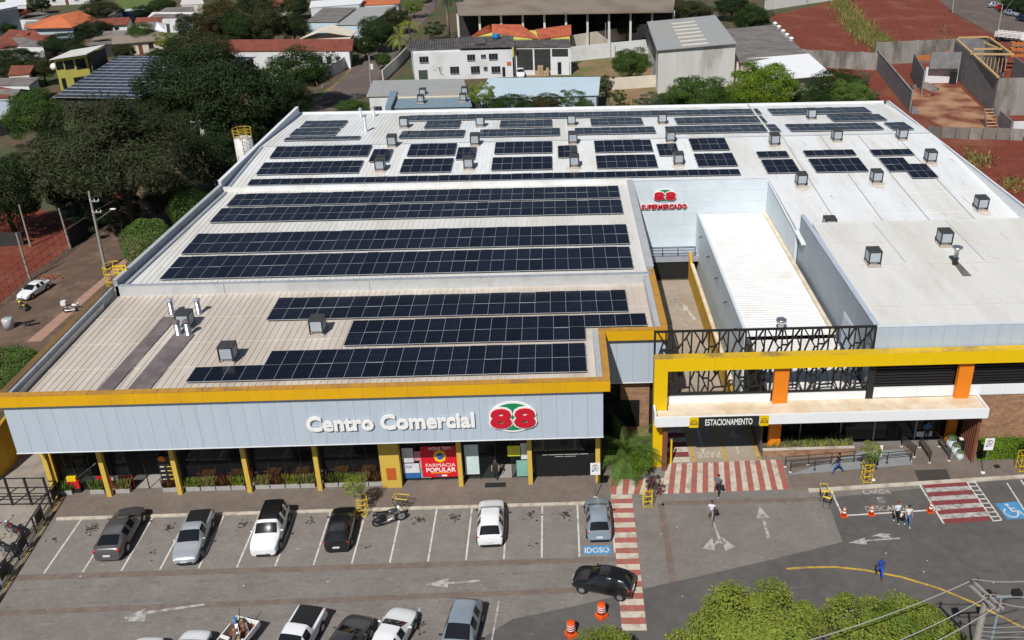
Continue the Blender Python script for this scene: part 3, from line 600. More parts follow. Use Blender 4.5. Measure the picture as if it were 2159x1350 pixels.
# =============================================================== supermarket, right
sup = thing('supermarket', 'large supermarket with cream roof, black louvres and brick base', 'building', (66, 12, 0))
SZ = lambda y: 10.35+(y-10.2)*.75/18
PS = (10.35, 10.2, .75/18)
MB().slab([(55.95, 10.2, SZ(10.2)), (95, 10.2, SZ(10.2)), (95, 28.4, SZ(28.4)), (55.95, 28.4, SZ(28.4))], .1).build('roof_sheet', K['roof_cream'], sup)
for y in (13.6, 20.2, 24.3): MB().box(56, 95, y, y+.05, SZ(y)-.01, SZ(y)+.025).build('sheet_lap', K['roof_beige'], sup)
for x in (61.5, 68.0): MB().bar((x, 20.5, SZ(20.5)+.03), (x-.2, 28.3, SZ(28.3)+.03), .06, .05).build('roof_conduit', K['flashing'], sup)
MB().box(55.95, 95, 28.35, 28.55, 8.8, 11.13).build('ridge_wall', K['roof_cream'], sup)
for a, b in ((10.1, 24.0), (24.03, 31.05)): MB().box(55.6, 55.9, a, b, 5.0, 10.86).build('side_wall', K['grey_clad'], sup)
MB().box(55.56, 55.94, 10.1, 31.05, 10.865, 10.93).build('wall_cap', K['blue_clad'], sup)
MB().box(55.54, 55.59, 13.4, 16.6, 5.9, 8.6).build('louvre_door', K['pale_clad'], sup)
for i in range(9): MB().box(55.50, 55.535, 13.5, 16.5, 6.0+i*.28, 6.12+i*.28).build('louvre_slat', K['blue_clad'], sup)
piece_row('fascia_panel', sup, K['blue_clad'], 55.6, 95, .985, lambda w: MB().box(.006, w-.006, 9.9, 9.98, 8.7, 10.86))
MB().box(55.6, 95, 9.985, 10.09, 8.6, 10.85).build('fascia_backing', K['flash_dark'], sup)
MB().box(55.58, 95, 9.87, 10.12, 10.865, 10.92).build('fascia_cap', K['pale_clad'], sup)
# louvre bands, white strip, stone base
for a, b in ((56.1, 61.85), (63.0, 95)):
    for i in range(10): MB().bar((a, 9.95, 6.05+i*.235), (b, 9.95, 6.05+i*.235), .10, .11).build('louvre_slat', K['black_metal'], sup)
    MB().box(a, b, 10.02, 10.08, 5.9, 8.6).build('louvre_backing', K['dark'], sup)
piece_row('strip_panel', sup, K['white_clad'], 55.95, 95, 1.6, lambda w: MB().box(.006, w-.006, 9.82, 9.95, 5.05, 5.88))
MB().box(55.5, 56.0, 9.75, 9.95, 5.0, 8.3).build('black_post', K['black_metal'], sup)
MB().box(63.9, 95, 9.9, 10.1, 0, 5.0).build('stone_wall', K['brick_wall'], sup)
for x in (48.6, 61.9): MB().box(x, x+1.05, 9.45, 9.8, 5.02, 8.2).build('pilaster', K['orange'], sup)
MB().box(48.8, 49.7, 10.4, 10.75, .32, 4.44).build('column', K['orange'], sup); MB().box(48.4, 49.95, 10.28, 10.9, 0, .315).build('column_base', K['concrete'], sup); MB().box(62.55, 63.25, 10.9, 11.25, 0, 4.44).build('column', K['orange'], sup)
# shop front under the canopy
MB().box(48.3, 62.9, 11.6, 11.7, 0, 5.0).build('shop_window', K['dark_glass'], sup)
for x in (51.5, 54.6, 57.2, 60.4): MB().box(x-.05, x+.05, 11.52, 11.59, 0, 5).build('mullion', K['flash_dark'], sup)
MB().box(58.2, 58.9, 11.45, 11.5, 0, 4.6).build('door_leaf', K['glass'], sup)
MB().box(60.5, 61.7, 11.47, 11.51, .3, .75).build('window_sticker', K['pale_clad'], sup)
# =============================================================== portal frame, canopy and lattice screen
por = thing('entrance_portal', 'tall yellow portal frame with white canopy and parking sign', 'portal', (40.4, 9.3, 0))
MB().box(39.95, 40.9, 9.05, 9.75, 0.0, 8.2).build('leg', K['yellow_frame'], por)
piece_row('beam_panel', por, K['yellow_frame'], 39.95, 95, 1.42, lambda w: MB().box(.003, w-.003, 9.05, 9.75, 8.205, 9.2))
piece_row('beam_cap', por, K['yellow_frame_cap'], 39.95, 95, 1.42, lambda w: MB().box(.025, w-.025, 9.06, 9.74, 9.204, 9.22))
cn = MB().box(40.05, 63.6, 7.95, 9.0, 4.9, 5.0).build('canopy_roof', K['canopy_top'], por)
MB().box(41.0, 63.6, 9.01, 9.8, 4.9, 5.02).build('canopy_roof', K['canopy_top'], por)
piece_row('canopy_fascia', por, K['white_clad'], 39.98, 63.75, 1.48, lambda w: MB().box(.003, w-.003, 7.78, 7.94, 4.42, 5.2))
MB().box(63.6, 63.76, 7.95, 9.8, 4.42, 5.2).build('canopy_side', K['white_clad'], por); MB().box(39.9, 40.04, 7.95, 9.0, 4.42, 5.5).build('canopy_side', K['white_clad'], por)
MB().box(40.05, 63.6, 7.95, 11.5, 4.45, 4.55).build('canopy_ceiling', K['dark'], por)  # coloured black to cut bounced light and deepen the shade below
MB().box(41.0, 48.5, 9.76, 9.88, 5.03, 5.65).build('upstand', K['white_clad'], por); MB().box(49.75, 55.45, 9.76, 9.88, 5.03, 5.65).build('upstand', K['white_clad'], por)
sg = MB().box(43.0, 47.3, 7.72, 7.775, 4.36, 5.18).build('sign_board', K['black_metal'], por)
text_obj('sign_lettering', 'ESTACIONAMENTO', K['white_paint'], sg, frame_xz(45.15, 7.70, 4.77), w=3.35, h=.52, offset=.012, extrude=.01)
for x in (42.35, 47.35):
    e = MB().box(x, x+.64, 7.71, 7.775, 4.35, 5.19).build('sign_square', K['yellow_frame'], por)
    cx = x+.32
    mb = MB()
    for p, q in (((-.24, .0), (-.24, -.2)), ((-.24, -.02), (.24, -.02)), ((.24, 0), (.24, -.2)), ((-.2, -.02), (-.14, .17)), ((.2, -.02), (.14, .17)), ((-.14, .17), (.14, .17)), ((-.24, -.15), (.24, -.15))):
        mb.bar((cx+p[0], 7.70, 4.79+p[1]), (cx+q[0], 7.70, 4.79+q[1]), .03, .03)
    mb.build('car_symbol', K['black_metal'], e)
lat = thing('lattice_screen', 'black metal lattice screen of branching bars behind the yellow beam', 'screen', (47.8, 9.9, 5.7))
seg = [(0, 0, 0, 1), (.48, 0, .48, 1), (.06, 1, .40, .42), (.30, .60, .30, 1), (.30, .60, .45, .98), (.40, .42, .48, .42), (.40, .42, .33, .2), (.33, .2, .44, 0), (0, .22, .33, .2), (.10, .22, .24, .70), 
       (.48, .5, .66, .5), (.52, 1, .66, .5), (.66, .5, .76, .64), (.76, .64, .76, 1), (.76, .64, .76, 0), (.80, .70, .96, 1), (.86, .80, 1, .40), (.66, .5, .50, .12), (.57, .30, .70, 0), (1, .40, .82, 0)]
x0, x1, zb, zt = 40.02, 55.55, 5.75, 10.95
nm = 6; mw = (x1-x0)/nm; hh = (zt-zb)/2
for k in range(2):
    for i in range(nm):
        for a, b, c, d in seg:
            if i == 0 and k == 0 and a < .4 and False: continue
            if k: p, q = (x0+(i+a)*mw, zb+hh+b*hh), (x0+(i+c)*mw, zb+hh+d*hh)
            else: p, q = (x0+(i+1-a)*mw, zb+b*hh), (x0+(i+1-c)*mw, zb+d*hh)
            MB().bar((p[0], 9.9, p[1]), (q[0], 9.9, q[1]), .095, .12, up=(0, 1, 0)).build('lattice_bar', K['black_metal'], lat)
for z in (zb, zt): MB().box(x0-.05, x1+.05, 9.83, 9.97, z-.07, z+.07).build('rail', K['black_metal'], lat)
for x in (x0, 55.6): MB().box(x-.07, x+.07, 9.82, 9.98, zb-.6, zt+.07).build('post', K['black_metal'], lat)
# =============================================================== solar arrays: every module a part
K['solar'] = solar_mat(); mk('alu', (.42, .44, .47), .45, .03, 1, metal=.3); mk('alu_black', (.10, .105, .12), .4, .03, 1)
def module_mesh():
    mb = MB().box(.013, .987, .008, .992, 0, .045, 1)
    for a in ((.002, .998, .001, .0075), (.002, .998, .9925, .999), (.002, .0125, .0078, .9922), (.9875, .998, .0078, .9922)): mb.box(a[0], a[1], a[2], a[3], 0, .05, 0)
    o = mb.build('solar_panel', [K['alu'], K['solar']]); me = o.data; bpy.data.objects.remove(o); return me
MODULE = module_mesh()
FR, MR = (9.1, 0, 0), (9.85, 0, 0)
SR = random.Random(2)
def solar(label, plane, rows, cols, tl, bl, tr, lift=.16):
    """rows of modules between surveyed corners on a roof plane; rows: list of (first column, number of columns) from the far row to the near one, or a row count"""
    a, b, c = atp(*tl, plane), atp(*bl, plane), atp(*tr, plane)
    x0, x1 = (a.x+b.x)/2, c.x; y0, y1 = b.y, (a.y+c.y)/2
    nr = rows if isinstance(rows, int) else len(rows); spec = [(0, cols)]*nr if isinstance(rows, int) else rows
    w, h = (x1-x0)/cols, (y1-y0)/nr; sl_ = math.atan(plane[2])
    zf = lambda y: plane[0]+plane[2]*(y-plane[1])+lift
    root = thing('solar_array', label, 'solar array', (x0, y0, zf(y0)), group='solar arrays on the roofs')
    for r in range(nr):
        f0, n = spec[r]; yb = y1-(r+1)*h
        for i in range(f0, f0+n):
            o = bpy.data.objects.new('solar_panel', MODULE); COL.objects.link(o); o.parent = root
            o.location = (i*w, yb-y0, zf(yb)-zf(y0)); o.scale = (w, h/math.cos(sl_), 1); o.rotation_euler = (sl_+SR.gauss(0, .006), SR.gauss(0, .004), 0)
        mb = MB()
        for t in (.22, .78): mb.bar((x0+f0*w-.1, yb+h*t, zf(yb+h*t)-.05), (x0+(f0+n)*w+.1, yb+h*t, zf(yb+h*t)-.05), .05, .06)
        mb.build('mounting_rail', K['alu'], root)
S = 'dark solar array '
# front wing
solar(S+'of two rows closest to the step wall on the beige roof', FR, 2, 23, (592, 632), (560, 680), (1318, 617))
solar(S+'of stepped rows in the middle of the beige roof', FR, [(0, 19), (0, 15)], 19, (748, 680), (723, 734), (1360, 667))
solar(S+'of stepped rows just behind the yellow band', FR, [(4, 19), (0, 23)], 23, (433, 749), (393, 811), (1233, 728))
# middle hall
solar(S+'of two long rows, farthest of four on the cream roof', MR, 2, 36, (503, 412), (475, 439), (1303, 397))
solar(S+'of two long rows, second farthest on the cream roof', MR, 2, 36, (470.6, 441.5), (441, 473.5), (1309, 426))
solar(S+'of two long rows, second from the step wall on the cream roof', MR, 2, 36, (418, 497), (383.5, 540), (1320, 478))
solar(S+'of two long rows right behind the step wall', MR, 2, 36, (379, 545), (337, 594), (1327, 525))
# rear hall, slope towards the shops
solar(S+'of one very long row along the front edge of the hall roof', PR1, 1, 47, (531, 381), (521.6, 394.6), (1557, 361))
solar(S+'ten wide at the left parapet above the single row', PR1, 2, 10, (560, 345.5), (538, 372.4), (767, 342.6))
solar(S+'ten wide at the left parapet under the ridge', PR1, 2, 10, (587, 312), (566.5, 337), (785, 310))
SM = 'small solar array of six modules '
solar(SM+'beside the first cooler from the left', PR1, 2, 3, (788, 318), (779, 345), (830, 318))
solar(SM+'beside the second cooler from the left', PR1, 2, 3, (966, 315), (961, 340), (1006, 313))
solar(SM+'beside the third cooler from the left', PR1, 2, 3, (1176, 311), (1177, 336), (1216, 310))
solar(SM+'beside the fourth cooler from the left', PR1, 2, 3, (1384, 307), (1390, 332), (1425, 306))
SQ = 'squarish solar block '
solar(SQ+'under the ridge, first right of the long left arrays', PR1, 2, 5, (867, 307), (857, 333), (964, 306))
solar(SQ+'by the front edge, first right of the long left arrays', PR1, 2, 5, (853, 339), (842, 368), (957, 337))
solar(SQ+'under the ridge at the middle of the hall roof', PR1, 2, 6, (1045, 303), (1042, 328), (1164, 302))
solar(SQ+'by the front edge at the middle of the hall roof', PR1, 2, 6, (1039, 336), (1036, 363), (1164, 333))
solar(SQ+'under the ridge behind the round supermarket emblem', PR1, 2, 6, (1252, 300), (1255, 325), (1371, 298))
solar(SQ+'by the front edge behind the round supermarket emblem', PR1, 2, 6, (1256, 332), (1259, 359), (1380, 329))
solar(SQ+'four wide under the ridge left of the roof joint', PR1, 2, 4, (1452, 296), (1460, 321), (1527, 294))
solar(SQ+'four wide by the front edge left of the roof joint', PR1, 2, 4, (1462, 328), (1473, 355), (1543, 326))
solar('short single solar row of three modules right of the roof joint', PR1, 1, 3, (1594, 323), (1600, 336), (1657, 322))
solar(SQ+'three wide right of the roof joint', PR1, 2, 3, (1604, 341), (1619, 369), (1670, 339))
solar('single solar row of five modules on the smooth white roof', PR1, 1, 5, (1692, 321), (1700, 333), (1797, 319))
solar(SQ+'five wide on the smooth white roof', PR1, 2, 5, (1703, 338), (1722, 367), (1810, 337))
solar('single solar row of four modules near the right parapet', PR1, 1, 4, (1833, 319), (1842, 332), (1917, 318))
solar('stepped solar block of three short rows near the right parapet', PR1, [(0, 3), (0, 5), (2, 3)], 5, (1848, 336), (1891, 380), (1939, 336))
# rear hall, far slope
FS = 'greyish far slope solar array '
solar(FS+'running long along the back parapet', PR2, 2, 42, (862, 246), (858, 258), (1597, 233))
solar(FS+'five wide behind the first far cooler', PR2, 2, 5, (900, 259), (895, 274), (973, 258))
solar(FS+'six wide behind the second far cooler', PR2, 2, 6, (1056, 257), (1053, 272), (1164, 256))
solar(FS+'six wide behind the third far cooler', PR2, 2, 6, (1244, 253), (1247, 268), (1352, 252))
solar(FS+'ten wide behind the fourth far cooler', PR2, 2, 10, (1422, 252), (1427, 265), (1605, 247))
solar(FS+'seven wide along the ridge, leftmost of that line', PR2, 2, 7, (848, 280), (841, 295), (982, 277))
solar(FS+'nine wide along the ridge, second of that line', PR2, 2, 9, (1013, 276), (1010, 292), (1180, 274))
solar(FS+'nine wide along the ridge, third of that line', PR2, 2, 9, (1208, 273), (1217, 287), (1378, 271))
solar(FS+'twelve wide along the ridge, ending at the roof joint', PR2, 2, 12, (1403, 270), (1407, 285), (1633, 265))
solar(FS+'twelve wide at the back, right of the roof joint', PR2, 2, 12, (1618, 232), (1628, 245), (1822, 229))
solar(FS+'six wide in the second line near the right parapet', PR2, 2, 6, (1742, 245), (1757, 259), (1853, 244))
solar(FS+'eleven wide along the ridge, right of the roof joint', PR2, 2, 11, (1655, 265), (1668, 280), (1845, 262))
solar(FS+'two wide at the right end of the ridge', PR2, 2, 2, (1864, 262), (1882, 277), (1905, 261))
solar(FS+'five wide at the far left corner', PR2, 2, 5, (647, 258), (630, 273), (734, 257.4))
solar(FS+'five wide, second at the left parapet', PR2, 2, 5, (626, 274), (609, 290), (719, 273))
solar(FS+'single row of eight by the left parapet', PR2, 1, 8, (605, 292), (598, 300), (760.5, 291.5))
# =============================================================== evaporative coolers
mk('cooler_frame', (.035, .036, .038), .5, .05, 1); mk('cooler_top', (.05, .05, .052), .6, .15, 2); mk('cooler_grille', (.40, .45, .49), .5, .05, 3)
mk('curb', (.46, .40, .35), .85, .2, 2)
def make_cooler():
    r = thing('rooftop_cooler', '', 'air cooler', group='coolers on the roofs', world=False)
    MB().box(-.46, .46, -.46, .46, .30, 1.24).build('housing', K['cooler_frame'], r)
    MB().box(-.53, .53, -.53, .53, 1.245, 1.32).build('lid', K['cooler_top'], r)
    for i in range(4):
        c, s = round(math.cos(i*math.pi/2)), round(math.sin(i*math.pi/2))
        mb = MB()
        if c: mb.box(min(c*.465, c*.50), max(c*.465, c*.50), -.40, .40, .38, 1.16)
        else: mb.box(-.40, .40, min(s*.465, s*.50), max(s*.465, s*.50), .38, 1.16)
        g = mb.build('filter_panel', K['cooler_grille'], r)
        m2 = MB()
        for k in range(6):
            zz = .44+k*.13
            if c: m2.box(min(c*.501, c*.515), max(c*.501, c*.515), -.38, .38, zz, zz+.035)
            else: m2.box(-.38, .38, min(s*.501, s*.515), max(s*.501, s*.515), zz, zz+.035)
        tag(m2.build('filter_slats', K['alu'], g), kind='stuff')
    for x in (-.49, .49):
        for y in (-.49, .49): MB().box(x-.035, x+.035, y-.035, y+.035, .16, 1.244).build('post', K['cooler_frame'], r)
    MB().box(-.3, .3, -.3, .3, .05, .29).build('duct', K['steel'], r)
    MB().slab([(-.55, -.78, .09), (.55, -.78, .09), (.55, .55, .09), (-.55, .55, .09)], .07).build('curb', K['curb'], r)
    return r
cool = make_cooler(); first = [True]
def cooler(px, py, plane, label, s=1.0):
    p = atp(px, py, plane)
    if first[0]: o = cool; first[0] = False; o['label'] = label
    else: o = clone(cool, label=label)
    o.location = p; o.scale = (s, s, s); o.rotation_euler = (math.atan(plane[2]), 0, 0)
CB = 'cube shaped rooftop cooler '
cooler(484, 760, FR, CB+'nearest the yellow band on the beige roof'); cooler(672, 702, FR, CB+'below the two row solar array on the beige roof'); cooler(393, 690, FR, CB+'between the four exhaust stacks on the beige roof')
for i, (x, y) in enumerate(((853, 269), (1013, 267), (1205, 264), (1396, 261))): cooler(x, y, PR2, CB+'in the far line by the back parapet, %s from the left' % ('first', 'second', 'third', 'fourth')[i])
for i, (x, y) in enumerate(((828, 308), (1002, 305), (1208, 302), (1413, 298))): cooler(x, y, PR1, CB+'at the hall ridge, %s from the left' % ('first', 'second', 'third', 'fourth')[i])
for i, (x, y) in enumerate(((803, 359), (989, 355), (1211, 351), (1430, 346))): cooler(x, y, PR1, CB+'in the line near the hall front edge, %s from the left' % ('first', 'second', 'third', 'fourth')[i])
cooler(1632, 305, PR1, CB+'right beside the roof joint at the ridge'); cooler(1710, 251, PR2, CB+'in the far corner lines right of the roof joint')
cooler(1763, 296, PR1, CB+'at the ridge of the smooth white roof'); cooler(1900, 293, PR1, CB+'at the ridge close to the right parapet')
cooler(1960, 341, PR1, CB+'by the right parapet beyond the stepped solar block'); cooler(1688, 390, PR1, CB+'above the pale wall end on the smooth white roof')
cooler(1846, 384, PR1, CB+'below the five wide solar block on the smooth white roof'); cooler(2066, 441, PR1, CB+'nearest the right edge of the picture on the white roof')
cooler(1747, 486, PR1, CB+'half hidden behind the cream roof edge'); cooler(1989, 515, PS, CB+'on the cream roof beside the chimney pipe'); cooler(1839, 556, PS, CB+'on the cream roof by the grey side wall')
# exhaust stacks
def stack(px, py, plane, h, r, m, label, cap=True):
    p = atp(px, py, plane); t = thing('exhaust_stack', label, 'exhaust pipe', p, group='exhaust pipes on the roofs')
    MB().lathe(p, [(r*1.35, 0), (r*1.3, .12), (r, .14), (r, h)], 14).build('pipe', m, t, True)
    if cap: MB().lathe(p+Vector((0, 0, h)), [(r*1.05, -.02), (r*1.3, .08), (r*1.3, .16), (r*.5, .28), (.01, .30)], 14).build('cowl', K['bitumen'] if r > .205 else K['flash_dark'], t, True)
ES = 'exhaust stack on the beige roof, '
stack(363, 663, FR, 1.1, .20, K['steel'], 'shiny '+ES+'back left of its group'); stack(420, 662, FR, 1.1, .20, K['steel'], 'shiny '+ES+'back right of its group')
stack(377, 707, FR, 1.0, .21, K['steel'], 'darker '+ES+'front left of its group'); stack(398, 707, FR, 1.05, .21, K['steel'], 'darker '+ES+'front right of its group')
stack(771, 278, PR2, 1.9, .2, K['flashing'], 'pale pipe standing in front of the two behind'); stack(761, 248, PR2, 1.0, .2, K['flashing'], 'pale pipe by the back parapet, left of two'); stack(788, 246, PR2, 1.0, .2, K['flashing'], 'pale pipe by the back parapet, right of two')
p = atp(2013, 558, PS); t = thing('chimney_pipe', 'tall thin chimney with flared top on the cream roof', 'exhaust pipe', p)
MB().lathe(p, [(.22, 0), (.2, .55), (.16, .56)], 12).build('base', K['black_metal'], t); MB().lathe(p, [(.16, .57), (.19, 1.25), (.42, 1.5), (.42, 1.56)], 12).build('flare', K['steel'], t, True)
MB().slab([atp(2002, 545, PS)+Vector((0, 0, .07)), atp(2012, 545, PS)+Vector((0, 0, .07)), atp(2048, 583, PS)+Vector((0, 0, .07)), atp(2030, 583, PS)+Vector((0, 0, .07))], .04).build('tray', K['bitumen'], t)
p = at(1645, 705, 6.0); t = thing('vent_pipe', 'steel vent with flared cap above the lattice screen', 'exhaust pipe', p)
MB().lathe(p, [(.3, 0), (.22, .15), (.22, .9), (.36, 1.05), (.42, 1.35), (.36, 1.4)], 14).build('pipe', K['steel'], t, True); MB().lathe(p, [(.44, 1.15), (.44, 1.2)], 14).build('collar', K['flashing'], t)
# caged ladder head at the step
p = at(247, 588, 9.9); t = thing('caged_ladder', 'bright yellow caged ladder rising over the roof corner', 'ladder', p)
mb = MB(); x0, y0 = p.x-.6, p.y
for i in range(9): mb.bar((x0+.45, y0+.1, 8.6+i*.3), (x0+1.45, y0+.1, 8.6+i*.3), .07)
for x in (.45, .8, 1.15, 1.45): mb.bar((x0+x, y0+.1, 8.2), (x0+x, y0+.1, 11.1), .08)
mb.build('rungs', K['yellow_rail'], t)
mb = MB()
for z in (9.2, 9.9, 10.6, 11.1):
    mb.tube([(x0+.4+.75*math.cos(R_(a))*.8-.1, y0+.1-.8*math.sin(R_(a)), z) for a in range(60, 301, 24)], .03, 5)
for a in (100, 130, 160, 190, 220, 250): mb.bar((x0+.3+.6*math.cos(R_(a)), y0+.1-.8*math.sin(R_(a)), 8.8), (x0+.3+.6*math.cos(R_(a)), y0+.1-.8*math.sin(R_(a)), 11.1), .035)
mb.build('cage', K['yellow_rail'], t)
# water tank tower behind the hall
_q = aty(512, 290, 68); p = Vector((_q.x, 68, 0)); TH = _q.z; t = thing('water_tank', 'tall white cylindrical water tank with yellow guard rail on top', 'water tank', p)
MB().lathe(p, [(1.15, 0), (1.15, TH-.1), (1.05, TH)], 24).build('cylinder_shell', mat('tank_white', (.72, .71, .69), .6, .06, 1, col2=(.5, .42, .36), c2scale=.5, c2amt=.3), t, True)
mb = MB()
for z in (TH+.35, TH+.75, TH+1.15): mb.torus((p.x, p.y, z), 1.15, .045, 'z', 22, 5)
for k in range(8): a = k*math.pi/4; mb.bar((p.x+1.15*math.cos(a), p.y+1.15*math.sin(a), TH-.1), (p.x+1.15*math.cos(a), p.y+1.15*math.sin(a), TH+1.2), .07)
mb.build('guard_rail', mat('rail_ochre', (.42, .28, .02), .6, .1), t)
mb = MB()
for x in (-.28, .28): mb.bar((p.x+x+.5, p.y-1.2, 1), (p.x+x+.5, p.y-1.2, TH+.3), .05)
for i in range(int(TH/.4)-2): mb.bar((p.x+.22, p.y-1.2, 1.2+i*.4), (p.x+.78, p.y-1.2, 1.2+i*.4), .04)
for z in range(3, int(TH)): mb.tube([(p.x+.5+.42*math.cos(R_(a)), p.y-1.2+.5*math.sin(R_(a)), z) for a in range(180, 361, 30)], .025, 4)
mb.build('ladder', K['flashing'], t)

# runs of dirt and rust on the roof sheets
mk('rust_run', (.61, .555, .485), .7, .2, 3); mk('grime_run', (.61, .61, .60), .7, .15, 2)
rr_ = random.Random(31)
def runs(parent, n, x0, x1, y0, y1, zf, m, z=.012):
    mb = MB()
    for _ in range(n):
        x, y, w, l = rr_.uniform(x0, x1), rr_.uniform(y0+2.5, y1), rr_.uniform(.05, .22), rr_.uniform(.5, 2.4); k = 6
        pts = [(x+w*rr_.uniform(.4, 1)*(1-i/k*.6), y-l*i/k) for i in range(k+1)]+[(x-w*rr_.uniform(.4, 1)*(1-i/k*.6), y-l*i/k) for i in range(k, -1, -1)]
        mb.poly([(a, b, zf(b)+z+rr_.uniform(0, .004)) for a, b in pts])
    tag(mb.build('dirt_run', m, parent), kind='stuff')
runs(hall, 40, 56, 76.5, 29, 55, RZ, K['grime_run']); runs(hall, 14, 56, 76.5, 29, 55, RZ, K['rust_run']); runs(hall, 50, 1, 55, 44, 55, RZ, K['grime_run']); runs(sup, 36, 56.5, 80, 10.5, 28, SZ, K['grime_run']); runs(sup, 12, 56.5, 80, 10.5, 28, SZ, K['rust_run']); runs(arc, 40, -1, 40, 22, 43, lambda y: 9.85, K['rust_run']); runs(arc, 24, -2, 35, 6.5, 21, lambda y: 9.1, K['grime_run'])
for (x, y, pl) in [(1960, 341, PR1), (1688, 390, PR1), (1846, 384, PR1), (2066, 441, PR1), (1632, 305, PR1), (803, 359, PR1), (989, 355, PR1), (1211, 351, PR1), (1430, 346, PR1)]:
    c = atp(x, y, pl); mb = MB(); mb.poly([(c.x+.9*rr_.uniform(.7, 1.1)*math.cos(t), c.y-.5+1.2*rr_.uniform(.7, 1.1)*math.sin(t), 0) for t in [i*.5 for i in range(12)]])
    mb.v = [(a, b, RZ(b)+.018) for a, b, _ in mb.v]; tag(mb.build('dirt_run', K['rust_run'], hall), kind='stuff')
# =============================================================== vehicles
K['car_glass'] = mat('car_glass', (.010, .012, .014), .04, 0, spec=.6)
mk('tyre', (.018, .018, .018), .85, .1, 5); mk('rim', (.42, .43, .45), .35, .05, 3, metal=.7); mk('black_trim', (.015, .015, .016), .5, 0)
mk('head_lens', (.75, .78, .8), .1, 0, spec=.7); mk('tail_lens', (.38, .008, .010), .25, 0, spec=.6); mk('plate', (.62, .62, .63), .5, .03, 5)
def paint(n, c, rough=.28, metal=.0): return mat('paint_'+n, c, rough, .04, .5, spec=.5, metal=metal, coat=.5)
P_WHITE, P_BLACK, P_SILVER, P_GREY, P_BLUESILVER, P_RED, P_NAVY, P_DARKGREY = paint('car_white', (.74, .75, .76)), paint('car_black', (.010, .010, .012)), paint('car_silver', (.40, .43, .46), .3, .35), paint('car_grey', (.105, .10, .105), .3, .3), paint('car_bluesilver', (.30, .36, .42), .3, .35), paint('car_red', (.35, .01, .02)), paint('car_navy', (.012, .02, .06)), paint('car_dark', (.05, .052, .056), .3, .2)
# stations from nose to tail: x, belt z, half width at belt, top z, half width at top, flag of the span to the next station
# flags: h body, W windscreen, g glazed side, p pillar, B rear window, d open bed
TYPES = {
 'hatch': dict(L=3.95, w=.84, clear=.2, wb=(1.22, -1.25), r=.30, st=[(1.97, .52, .55, .56, .45, 'h'), (1.88, .66, .70, .70, .55, 'h'), (1.60, .78, .80, .83, .62, 'h'), (1.15, .86, .83, .92, .66, 'h'), (.88, .90, .84, .98, .68, 'W'), (.22, .93, .84, 1.41, .58, 'g'), (-.42, .95, .84, 1.47, .58, 'p'), (-.50, .95, .84, 1.47, .58, 'g'), (-1.15, .97, .83, 1.43, .57, 'p'), (-1.42, .98, .82, 1.38, .55, 'B'), (-1.86, .98, .78, 1.02, .66, 'h'), (-1.96, .72, .72, .74, .6, 'h'), (-1.97, .45, .66, .46, .5, 'h')]),
 'sedan': dict(L=4.6, w=.90, clear=.2, wb=(1.42, -1.36), r=.33, st=[(2.3, .52, .58, .55, .45, 'h'), (2.2, .66, .74, .70, .58, 'h'), (1.8, .80, .86, .84, .66, 'h'), (1.25, .88, .89, .93, .70, 'h'), (1.0, .91, .90, .98, .72, 'W'), (.25, .94, .90, 1.38, .60, 'g'), (-.40, .96, .90, 1.44, .60, 'p'), (-.48, .96, .90, 1.44, .60, 'g'), (-1.10, .98, .90, 1.38, .58, 'p'), (-1.25, .99, .89, 1.34, .56, 'B'), (-1.95, 1.02, .86, 1.07, .66, 'h'), (-2.24, .98, .80, 1.03, .64, 'h'), (-2.30, .70, .76, .72, .6, 'h'), (-2.31, .42, .70, .43, .5, 'h')]),
 'suv': dict(L=4.25, w=.91, clear=.24, wb=(1.28, -1.3), r=.36, st=[(2.12, .60, .72, .64, .55, 'h'), (2.08, .86, .80, .90, .62, 'h'), (1.7, .98, .88, 1.03, .68, 'h'), (1.15, 1.02, .91, 1.08, .72, 'h'), (.95, 1.04, .91, 1.12, .74, 'W'), (.45, 1.06, .91, 1.60, .66, 'h'), (.27, 1.06, .91, 1.64, .66, 'g'), (-.38, 1.07, .91, 1.68, .66, 'p'), (-.46, 1.07, .91, 1.68, .66, 'g'), (-1.25, 1.08, .90, 1.66, .66, 'p'), (-1.36, 1.08, .90, 1.65, .66, 'g'), (-1.80, 1.08, .88, 1.62, .64, 'p'), (-1.90, 1.08, .87, 1.58, .62, 'B'), (-2.06, 1.05, .85, 1.08, .76, 'h'), (-2.12, .74, .82, .76, .7, 'h'), (-2.12, .45, .78, .46, .6, 'h')]),
 'pickup': dict(L=4.45, w=.84, clear=.22, wb=(1.35, -1.35), r=.31, st=[(2.22, .52, .56, .55, .45, 'h'), (2.12, .66, .70, .70, .58, 'h'), (1.75, .78, .81, .83, .64, 'h'), (1.2, .86, .84, .92, .68, 'h'), (.98, .90, .84, .98, .70, 'W'), (.32, .93, .84, 1.40, .60, 'g'), (-.28, .95, .84, 1.44, .60, 'p'), (-.42, .95, .84, 1.42, .60, 'B'), (-.62, .96, .84, 1.0, .70, 'd'), (-2.12, .96, .82, 1.0, .70, 'h'), (-2.2, .72, .80, .74, .66, 'h'), (-2.22, .45, .76, .46, .6, 'h')]),
}
